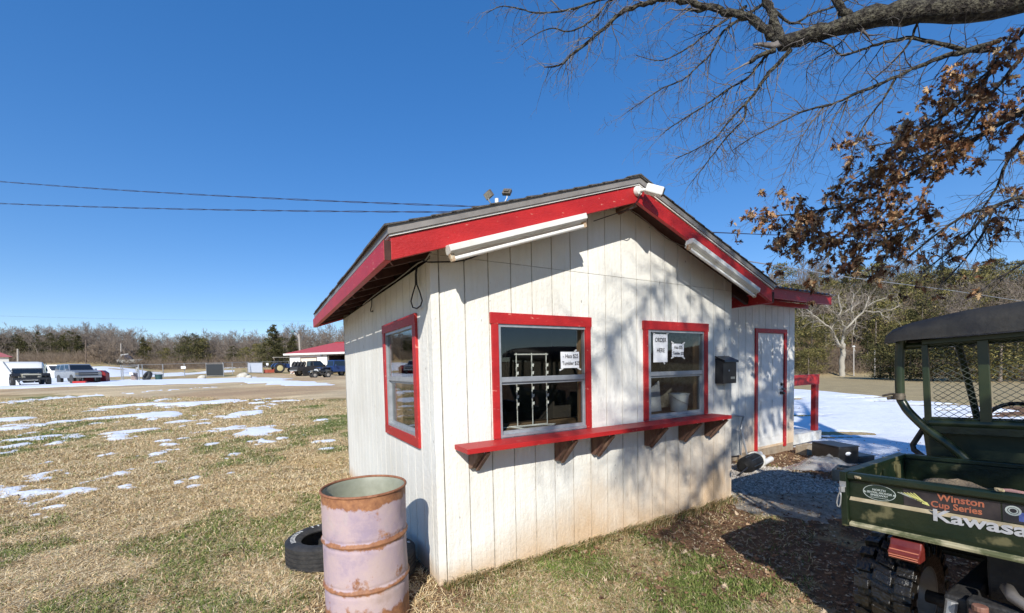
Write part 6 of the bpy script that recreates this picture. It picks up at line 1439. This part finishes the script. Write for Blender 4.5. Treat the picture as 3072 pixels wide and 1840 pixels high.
# ------------------------------------------------------------------ woods
def grow_tree(seed, H=9, spread=1., levels=4, fork=.35, r0=.16, fine=.018, up=.05):
    g = random.Random(seed); S_ = []
    def br(p, d, L, r, lev):
        n = 4 if lev else 5; q = p; st_ = L/n
        for i in range(n):
            d = (d+Vector((g.gauss(0, 1), g.gauss(0, 1), g.gauss(0, 1)))*.13+Vector((0, 0, up))).normalized(); e = q+d*st_
            ra, rb_ = r*(1-.55*i/n), r*(1-.55*(i+1)/n); S_.append((*q, *e, max(ra, fine), max(rb_, fine*.8))); q = e
            if lev < levels and (i > 0 or lev > 0) and g.random() < .85:
                a = d.cross(Vector((g.gauss(0, 1), g.gauss(0, 1), g.gauss(0, 1)))).normalized(); br(q, d*.75+a*spread*g.uniform(.6, 1.1), L*g.uniform(.45, .68), rb_*.62, lev+1)
        if lev < levels:
            for _ in range(2):
                a = d.cross(Vector((g.gauss(0, 1), g.gauss(0, 1), g.gauss(0, 1)))).normalized(); br(q, d+a*.5*spread, L*g.uniform(.5, .7), r*.42, lev+1)
    br(Vector((0, 0, -.3)), Vector((0, 0, 1)), H*.46, r0, 0)
    A = np.array(S_); A[:, :6] *= 1.; sc = H/max(A[:, 5].max(), 1); A[:, :6] *= sc; return A
def bare_variant(seed, H, mat_=None, **k):
    A = grow_tree(seed, H, **k); root = thing('bare_tree', '', 'tree', (0, 0, 0))
    big = A[:, 6] > .045
    segmesh('trunk', A[big][:, :6], A[big][:, 6], A[big][:, 7], mat_ or M_TRUNK, root, 5)
    segmesh('crown', A[~big][:, :6], A[~big][:, 6], A[~big][:, 7], mat_ or M_TRUNK, root, 3)
    return root
def evergreen(seed, H, Rr, n=3200, pal=((.045, .050, .018), (.075, .072, .026), (.11, .095, .038), (.032, .034, .016)), shape='cone', s=.30):
    g = np.random.default_rng(seed); root = thing('evergreen_tree', '', 'tree', (0, 0, 0))
    nb = 46; zb = g.uniform(.06, .97, nb)*H
    P0 = []; sh = []
    for z in zb:
        f = 1-z/H; rr3 = Rr*((f**.75) if shape == 'cone' else math.sin(math.pi*min(max(.08+.92*z/H, 0), 1))**.55)*g.uniform(.6, 1.15)+.12
        a = g.uniform(0, 6.283); m = int(n/nb); u = g.uniform(.15, 1, m)**.7
        x = np.cos(a)*rr3*u; y = np.sin(a)*rr3*u; zz = z-.10*rr3*u+.12*rr3*u*u
        w_ = rr3*.28*(1-.5*u)+.08
        P0.append(np.stack([x, y, zz], 1)+g.normal(size=(m, 3))*np.stack([w_, w_, w_*.6], 1)); sh.append(np.full(m, g.uniform(.7, 1.3)))
    P0 = np.concatenate(P0); sh = np.concatenate(sh); m = len(P0)
    d = g.normal(size=(m, 3)); d[:, 2] += .35; d /= np.linalg.norm(d, axis=1, keepdims=True); sd = np.cross(d, g.normal(size=(m, 3))); sd /= np.linalg.norm(sd, axis=1, keepdims=True)
    L = g.uniform(.6, 1.3, m)[:, None]*s
    V = np.stack([P0-sd*L*.22, P0+sd*L*.22, P0+d*L], 1).reshape(-1, 3); F = np.arange(3*m).reshape(-1, 3)
    pal = np.array(pal); c = pal[g.integers(0, len(pal), m)]*sh[:, None]
    fastmesh('crown', V, F, M_NEEDLE, root, np.repeat(c, 3, 0))
    obj('trunk', MB().tube([(0, 0, -.3), (0, 0, H*.9)], [.03*H**.8, .03], 8), M_TRUNK, root)
    return root
BV = [bare_variant(100+i, 9, levels=4, spread=.8+.1*i, fine=.020, r0=.15) for i in range(5)]
EV = [evergreen(200, 8, 2.3), evergreen(201, 8, 3.0, shape='round'), evergreen(202, 7.5, 2.0), evergreen(203, 8, 2.8, shape='round', pal=((.19, .165, .055), (.13, .125, .04), (.24, .195, .075), (.07, .072, .028)))]
used = set()
LB_BARE = {'L': ('bare grey-brown tree in the wood beyond the fence at left', 'bare trees in the left wood'), 'R': ('bare grey-brown tree on the wooded hill behind the snow field', 'bare trees on the right hill'), 'B': ('bare tree across the yard behind the photographer', 'trees behind the photographer')}
LB_EVER = {'L': ('dark green cedar in the wood beyond the fence at left', 'cedars in the left wood'), 'R': ('olive green cedar on the wooded hill behind the snow field', 'cedars on the right hill'), 'B': ('cedar across the yard behind the photographer', 'trees behind the photographer')}
def plant(V_, k, px, d, sc, side, label=None, sx=1.):
    root = V_[k]
    o = root if (id(root) not in used) else copy_tree(root)
    used.add(id(root)); p = at(px, d)
    o.location = p; o.scale = (sc*sx, sc*sx, sc); o.rotation_euler = (0, 0, random.uniform(0, 6.28))
    if side == 'B': pass
    lab = (LB_EVER if V_ is EV else LB_BARE)[side]; o['label'] = label or lab[0]
    if not label: o['group'] = lab[1]
    elif 'group' in o: del o['group']
    return o
rw = random.Random(21)
# left wood: first row, then deeper rows
for (px, d, h, k) in [(95, 108, 8.0, 1), (128, 106, 8.6, 2), (160, 105, 7.6, 1), (196, 104, 7.0, 0), (222, 103, 8.0, 1), (246, 103, 7.2, 2), (60, 108, 7.4, 1), (20, 108, 7.6, 0), (-30, 108, 8, 1),
                      (440, 100, 8.2, 0), (462, 101, 7.0, 3), (565, 96, 8.4, 1), (588, 95, 9.0, 1), (612, 96, 8.0, 3), (505, 98, 5.5, 3), (705, 96, 5.5, 1), (806, 88, 7.2, 1), (856, 88, 7.4, 1), (884, 90, 8.2, 0), (780, 92, 6.0, 3), (845, 92, 7.2, 2), (740, 94, 5.2, 3)]:
    plant(EV, k, px, d, h/8*.86, 'L')
plant(EV, 0, 826, 87, 9.2/8, 'L', 'tallest pointed cedar just left of the garage', 1.15)
for row, (d0, n) in enumerate(((99, 34), (108, 32), (120, 30), (136, 28))):
    for i in range(n):
        px = -180+1330*(i+rw.random()*.8)/n; d = d0+rw.uniform(-3, 3)+(8 if px < 330 else 0)
        plant(BV, rw.randrange(5), px, d, rw.uniform(.8, 1.12)*(1.0 if row else .9)*(1.12 if px > 880 else 1), 'L')
# ridge behind the stand, mostly hidden
for i in range(12):
    plant(BV, rw.randrange(5), 1180+1150*i/12, 70+rw.uniform(-4, 4), rw.uniform(.7, .9), 'R')
# right hill
for row, (d0, n, h) in enumerate(((50, 17, .75), (57, 19, .9), (65, 20, 1.0), (76, 22, 1.1), (90, 22, 1.2))):
    for i in range(n):
        px = 2330+1000*(i+rw.random()*.8)/n; d = d0+rw.uniform(-2.5, 2.5)-(px-2400)*.006*(1 if row < 2 else .3)
        ev = rw.random() < (.78 if px > 2560 else .6)
        if row == 0 and 2450 < px < 2600: continue
        plant(EV if ev else BV, rw.choice((3, 1, 3, 3, 0)) if ev else rw.randrange(5), px, d, h*rw.uniform(.8, 1.1)*(.9 if ev else 1.), 'R')
for px, d, s_ in ((2400, 46, .32), (2425, 45, .38), (2452, 46, .34), (2640, 38, .36), (2670, 37, .44), (2700, 36, .40), (2730, 35, .46), (2790, 33, .5), (2850, 32, .5), (2920, 31, .5), (3000, 30, .55), (3080, 30, .55)):
    plant(EV, 3 if px < 2500 or px % 20 == 0 else 1, px, d, s_, 'R', None, 1.35)
# the pale sycamore
sy = thing('sycamore_tree', 'white-barked leafless sycamore with crooked limbs before the wooded hill', 'tree', at(2526, 44))
rs_ = random.Random(5); TS = []; ms = MB()
for pts, ra, rb_ in (([(2524, 1140), (2525, 1112), (2527, 1085), (2532, 1050), (2527, 1033)], .36, .27), ([(2527, 1036), (2530, 1009), (2544, 981), (2576, 948), (2596, 924), (2606, 890)], .20, .05), ([(2528, 1042), (2518, 1038), (2506, 1017), (2495, 989), (2467, 967), (2439, 944), (2423, 930)], .17, .05),
                     ([(2542, 984), (2526, 969), (2520, 945), (2522, 924), (2516, 884)], .12, .05), ([(2519, 950), (2500, 936), (2485, 926), (2470, 905)], .08, .04), ([(2524, 946), (2552, 926), (2572, 915), (2590, 888)], .08, .04), ([(2560, 962), (2557, 940), (2555, 915), (2560, 880)], .07, .04), ([(2570, 955), (2563, 975), (2563, 1005)], .06, .04),
                     ([(2590, 932), (2634, 935), (2661, 932), (2697, 918)], .08, .04), ([(2634, 935), (2650, 950), (2668, 958)], .06, .03), ([(2596, 924), (2640, 900), (2690, 890)], .06, .03), ([(2467, 967), (2450, 962), (2440, 966)], .05, .03), ([(2495, 989), (2510, 966), (2520, 962)], .05, .03), ([(2439, 944), (2420, 950), (2405, 945)], .05, .03)):
    P_ = smoothp([Vector(dep(x, y, 44+rs_.uniform(-.8, .8)*(k > 0 and ra < .3))) for k, (x, y) in enumerate(pts)], 3); n_ = len(P_)
    P_ = [p+Vector((rs_.gauss(0, 1), rs_.gauss(0, 1), rs_.gauss(0, 1)))*.05 if 0 < k < n_-1 else p for k, p in enumerate(P_)]
    ms.tube(P_, [(ra+(rb_-ra)*k/(n_-1))*.8 for k in range(n_)], 7)
    for k in range(1, n_):
        if ra > .3: continue
        for _ in range(2):
            q = P_[k]; d_ = ((P_[k]-P_[k-1]).normalized()+Vector((rs_.gauss(0, 1), rs_.gauss(0, 1), rs_.gauss(0, 1)+.3))*.7).normalized(); r_ = .035
            for _s in range(5):
                e = q+d_*rs_.uniform(.25, .5); TS.append((*q, *e, r_, r_*.75)); q = e; r_ *= .75; d_ = (d_+Vector((rs_.gauss(0, 1), rs_.gauss(0, 1), rs_.gauss(0, 1)))*.4).normalized()
                if rs_.random() < .5: e2 = q+(d_+Vector((rs_.gauss(0, 1), rs_.gauss(0, 1), rs_.gauss(0, 1)))*.8).normalized()*.4; TS.append((*q, *e2, r_, r_*.6))
obj('trunk', ms, M_SYC, sy, world=True, smooth=True)
TS = np.array(TS); o_ = np.array(at(2526, 44)); TS[:, :3] -= o_; TS[:, 3:6] -= o_
segmesh('twigs', TS[:, :6], TS[:, 6]*.8, TS[:, 7]*.8, mat('sycamore_twigs', (.30, .26, .21), .9), sy, 3)
# a few trees behind the camera that the window glass mirrors
for i, (a, d) in enumerate(((150, 30), (163, 34), (172, 28), (181, 36), (190, 31), (199, 27), (208, 35), (217, 30), (226, 33), (236, 28))):
    ar = R(a)+YAW; p = (CAM[0]+d*math.sin(ar), CAM[1]+d*math.cos(ar)); V_ = EV if i % 3 == 0 else BV; o = plant(V_, i % 4, 0, 40, .95, 'B'); o.location = (p[0], p[1], T(*p))
# brush and far woodland as masses nobody could count
def brush(name, label, spots, n, hmax, col_mat, seed, r=.012):
    g = np.random.default_rng(seed); S_ = []
    for _ in range(n):
        px, d = spots(g); p = dep(px, 1158, d); z = T(p[0], p[1])
        a = g.normal(size=3); a[2] = abs(a[2])*1.3+.5; a /= np.linalg.norm(a); L = hmax*g.uniform(.25, 1); q0 = np.array([p[0], p[1], z-.05]); 
        q1 = q0+a*L*.55; b = a+g.normal(size=3)*.35; q2 = q1+b/np.linalg.norm(b)*L*.45
        S_ += [(*q0, *q1, r*1.3, r), (*q1, *q2, r, r*.6)]
        for _k in range(2): c = b+g.normal(size=3)*.6; S_.append((*q1, *(q1+c/np.linalg.norm(c)*L*.4), r*.8, r*.5))
    A = np.array(S_); o = segmesh(name, A[:, :6], A[:, 6], A[:, 7], col_mat, None, 3); o['kind'] = 'stuff'; return o
M_BRUSH = mat('brush_stems', (.17, .125, .09), .95, (.26, .20, .14), .7, 4)
brush('brush', '', lambda g: (g.uniform(-200, 1150), g.uniform(88, 106)), 9000, 3.0, M_BRUSH, 3, .022)
brush('brush', '', lambda g: (g.uniform(2300, 3400), g.uniform(45, 56)-.0), 7000, 2.0, M_BRUSH, 4, .014)
brush('brush', '', lambda g: (lambda x: (x, 56-(x-2400)*.035+g.uniform(-2, 2)))(g.uniform(2600, 3300)), 3000, 1.4, M_BRUSH, 6, .012)
brush('woodland', '', lambda g: (g.uniform(-300, 1250), g.uniform(120, 190)), 9000, 8.5, M_BRUSH, 5, .04)
brush('woodland', '', lambda g: (g.uniform(2250, 3500), g.uniform(62, 130)), 9000, 7.5, M_BRUSH, 8, .03)
# fallen brown leaves and shrubs on the slope left of the gate
for px, d, s_ in ((305, 84, 1.3), (330, 82, 1.5), (290, 86, 1.0), (352, 84, 1.1)):
    A = grow_tree(int(px), 3.2*s_, spread=1.3, levels=4, r0=.06, fine=.022); o = thing('thorn_bush', 'brown leafless bush on the slope left of the boat', 'bush', at(px, d), 0, 'leafless bushes on the slope')
    segmesh('branches', A[:, :6], A[:, 6], A[:, 7], M_BRUSH, o, 3)
print('woods done')

# ------------------------------------------------------------------ grass, litter and stones near the camera
def ground_pts(n, px0, px1, rmin, rmax, g, pw=1.35):
    px = g.uniform(px0, px1, n); u = g.uniform(0, 1, n); r = (rmin**(1-pw)+u*(rmax**(1-pw)-rmin**(1-pw)))**(1/(1-pw))
    d = cF[None, :2]+cR[None, :2]*((px-1536)/FPX)[:, None]; P = CAM[None, :2]+d*r[:, None]; return P[:, 0], P[:, 1], r
def clear(X, Y):
    ok = ~((X > -.015) & (X < W+.02) & (Y > -.015) & (Y < D+.02)); ok &= ~((X > W) & (X < WL1+.1) & (Y > WY-.03) & (Y < 4.1))
    ok &= np.hypot(X+.528, Y+.075) > .275
    for cx_, cy_ in ((-.665, 1.01), (-.36, .455)): q = np.hypot(X-cx_, Y-cy_); ok &= (q > .33) | (q < .16)
    return ok
g = np.random.default_rng(42)
X, Y, r = ground_pts(640000, -150, 2450, 1.6, 20, g, 1.45)
gc2, bare2, green2 = zones(X, Y); sm2 = snow_mask(X, Y)
keep = clear(X, Y) & (sm2 < g.uniform(-.15, .35, size=len(X))) & (g.uniform(size=len(X)) > bare2*.9) & (psd(X, Y, LOT) < 0) & (psd(X, Y, GRAVR) < 0)
X, Y, r, green2, gc2 = X[keep], Y[keep], r[keep], green2[keep], gc2[keep]; n = len(X); print('blades', n)
Z = terrain(X, Y)
green2 = np.clip(green2, 0, 1)
isg = g.uniform(size=n) < green2*.75+.05+.22*(X > 0)*(Y < .2)
h = np.where(isg, g.uniform(.014, .042, n), g.uniform(.014, .040, n))*(1+.035*r)*(.5+1.0*vnoise(X*5, Y*5, 8))*np.where(X > 0, .8, 1); wd = g.uniform(.0013, .0026, n)*(1+.17*r)
th = g.uniform(0, 6.283, n); lean = np.where(isg, g.uniform(.2, 1.1, n), g.uniform(.7, 2.6, n)); dx_, dy_ = np.cos(th), np.sin(th)
P = np.stack([X, Y, Z-.004], 1); side = np.stack([-dy_, dx_, np.zeros(n)], 1)*wd[:, None]; fw = np.stack([dx_, dy_, np.zeros(n)], 1)
mid = P+fw*(h*lean*.45)[:, None]+np.array([0, 0, 1.])*(h*.62)[:, None]; tip = P+fw*(h*lean*1.1)[:, None]+np.array([0, 0, 1.])*(h*np.where(isg, 1, .72))[:, None]
mid += np.stack([-dy_, dx_, np.zeros(n)], 1)*(g.normal(size=n)*h*.25)[:, None]
V = np.stack([P-side, P+side, mid+side*.8, mid-side*.8, tip+side*.25, tip-side*.25], 1).reshape(-1, 3); b = np.arange(n)[:, None]*6
F = np.concatenate([b+np.array([[0, 1, 2, 3]]), b+np.array([[3, 2, 4, 5]])], 0)
pt = np.array([(.78, .60, .34), (.62, .46, .24), (.86, .72, .46), (.42, .28, .14)]); pg_ = np.array([(.12, .17, .035), (.17, .22, .05), (.09, .13, .03), (.26, .27, .10)])
c = np.where(isg[:, None], pg_[g.integers(0, 4, n)], pt[g.integers(0, 4, n)]*np.where((X > 0) & (Y < .2), .72, 1)[:, None])*g.uniform(.75, 1.15, n)[:, None]
fastmesh('grass', V, F, M_GRASS, None, np.repeat(c, 6, 0))['kind'] = 'stuff'
# longer tufts against the wall foot
n = 2600; X = g.uniform(.0, 3.62, n); X = np.where(g.uniform(size=n) < .5, .2+np.floor(X/.43)*.43+g.normal(size=n)*.07, X); X = np.clip(X, .03, 3.6); Y = -.012-np.abs(g.normal(size=n))*.06; Z = terrain(X, Y)
h = g.uniform(.04, .13, n); th = g.uniform(3.4, 6.0, n); fw = np.stack([np.cos(th), np.sin(th), 0*th], 1); sd = np.stack([-np.sin(th), np.cos(th), 0*th], 1)*.0028
P = np.stack([X, Y, Z-.01], 1); mid = P+fw*(h*.25)[:, None]+np.array([0, 0, 1.])*(h*.6)[:, None]; tip = P+fw*(h*.8)[:, None]+np.array([0, 0, 1.])*(h*.85)[:, None]
V = np.stack([P-sd, P+sd, mid+sd*.8, mid-sd*.8, tip+sd*.2, tip-sd*.2], 1).reshape(-1, 3); b = np.arange(n)[:, None]*6; F = np.concatenate([b+np.array([[0, 1, 2, 3]]), b+np.array([[3, 2, 4, 5]])], 0)
c = np.where((g.uniform(size=n) < .45)[:, None], pg_[g.integers(0, 4, n)], pt[g.integers(0, 4, n)])
fastmesh('wall_grass', V, F, M_GRASS, None, np.repeat(c, 6, 0))['kind'] = 'stuff'
# dead leaves on the ground
def litter(n, px0, px1, r0, r1, name, cond, size, seed, pal):
    g = np.random.default_rng(seed); X, Y, r = ground_pts(n, px0, px1, r0, r1, g, 1.2); k = clear(X, Y) & cond(X, Y, g); X, Y = X[k], Y[k]; Z = terrain(X, Y)+.012
    m = len(X); up = g.normal(size=(m, 3)); up[:, 2] *= .22; items = [(Vector((x, y, z)), None) for x, y, z in zip(X, Y, Z)]
    kk = len(LO); up /= np.linalg.norm(up, axis=1, keepdims=True); nn_ = g.normal(size=(m, 3))*.35+np.array([0, 0, 1.]); sd = np.cross(up, nn_); sd /= np.linalg.norm(sd, axis=1, keepdims=True); nn_ = np.cross(sd, up)
    s = g.uniform(*size, size=m)[:, None, None]; cl = g.uniform(.2, 1.1, m)[:, None, None]; x = LO[None, :, 0:1]; y = LO[None, :, 1:2]; P0 = np.stack([X, Y, Z], 1)
    V = P0[:, None]+s*(sd[:, None]*x*.8+up[:, None]*(y-.5)+nn_[:, None]*cl*(x*x*1.5+.4*(y-.5)**2)); mid = V[:, [0]]*.5+V[:, [kk//2]]*.5; V = np.concatenate([V, mid], 1).reshape(-1, 3)
    b = (np.arange(m)*(kk+1))[:, None]; tri = np.concatenate([np.concatenate([b+kk, b+i, b+(i+1) % kk], 1) for i in range(kk)], 0)
    pal = np.array(pal); c = pal[g.integers(0, len(pal), m)]*g.uniform(.7, 1.2, m)[:, None]
    o = fastmesh(name, V, tri, M_LEAF, None, np.repeat(c, kk+1, 0)); o['kind'] = 'stuff'
PALL = [(.34, .20, .11), (.26, .14, .08), (.45, .30, .18), (.18, .10, .06), (.52, .40, .27)]
litter(9000, 1200, 3000, 1.7, 9, 'leaf_litter', lambda X, Y, g: (X > .6+.5*g.uniform(size=len(X))) & (g.uniform(size=len(X)) < sstep(X+(-Y)*.2, .4, 2.2)*(.35+.65*np.exp(-np.abs(Y+.1)*1.6))), (.025, .06), 61, PALL)
litter(700, -100, 1300, 2, 14, 'fallen_leaves', lambda X, Y, g: g.uniform(size=len(X)) < .5, (.03, .06), 62, PALL)
# pebbles
def pebbles(n, px0, px1, r0, r1, name, cond, size, seed, pal):
    g = np.random.default_rng(seed); X, Y, r = ground_pts(n, px0, px1, r0, r1, g, 1.15); k = clear(X, Y) & cond(X, Y, g); X, Y = X[k], Y[k]; Z = terrain(X, Y)+.02*(psd(X, Y, GRAVR) > 0); m = len(X)
    base = np.array([(1, 0, 0), (0, 1, 0), (-1, 0, 0), (0, -1, 0), (0, 0, 1), (0, 0, -1)], float); fc = np.array([(0, 1, 4), (1, 2, 4), (2, 3, 4), (3, 0, 4), (1, 0, 5), (2, 1, 5), (3, 2, 5), (0, 3, 5)])
    s = g.uniform(*size, size=m)[:, None, None]; V = base[None]*(1+g.normal(size=(m, 6, 1))*.25)*s*np.stack([g.uniform(.7, 1.3, m), g.uniform(.7, 1.3, m), g.uniform(.4, .7, m)], 1)[:, None]
    a = g.uniform(0, 6.28, m)[:, None]; x = V[..., 0]*np.cos(a)-V[..., 1]*np.sin(a); y = V[..., 0]*np.sin(a)+V[..., 1]*np.cos(a); V = np.stack([x+X[:, None], y+Y[:, None], V[..., 2]+Z[:, None]], -1).reshape(-1, 3)
    F = ((np.arange(m)*6)[:, None, None]+fc[None]).reshape(-1, 3); pal = np.array(pal); c = pal[g.integers(0, len(pal), m)]*g.uniform(.7, 1.25, m)[:, None]
    o = fastmesh(name, V, F, M_STONE, None, np.repeat(c, 6, 0)); o['kind'] = 'stuff'
pebbles(60000, 2000, 2700, 5, 11, 'gravel', lambda X, Y, g: psd(X, Y, GRAVR) > -.15+.3*(g.uniform(size=len(X))-.8), (.010, .026), 71, [(.50, .46, .40), (.38, .34, .29), (.60, .57, .52), (.28, .24, .20)])
pebbles(9000, 1250, 3000, 1.7, 8, 'pebbles', lambda X, Y, g: (g.uniform(size=len(X)) < zones(X, Y)[1]*.9+.05) & (X > .5), (.004, .013), 72, [(.55, .42, .28), (.62, .52, .38), (.36, .24, .15), (.48, .36, .24)])
print('ground cover done')
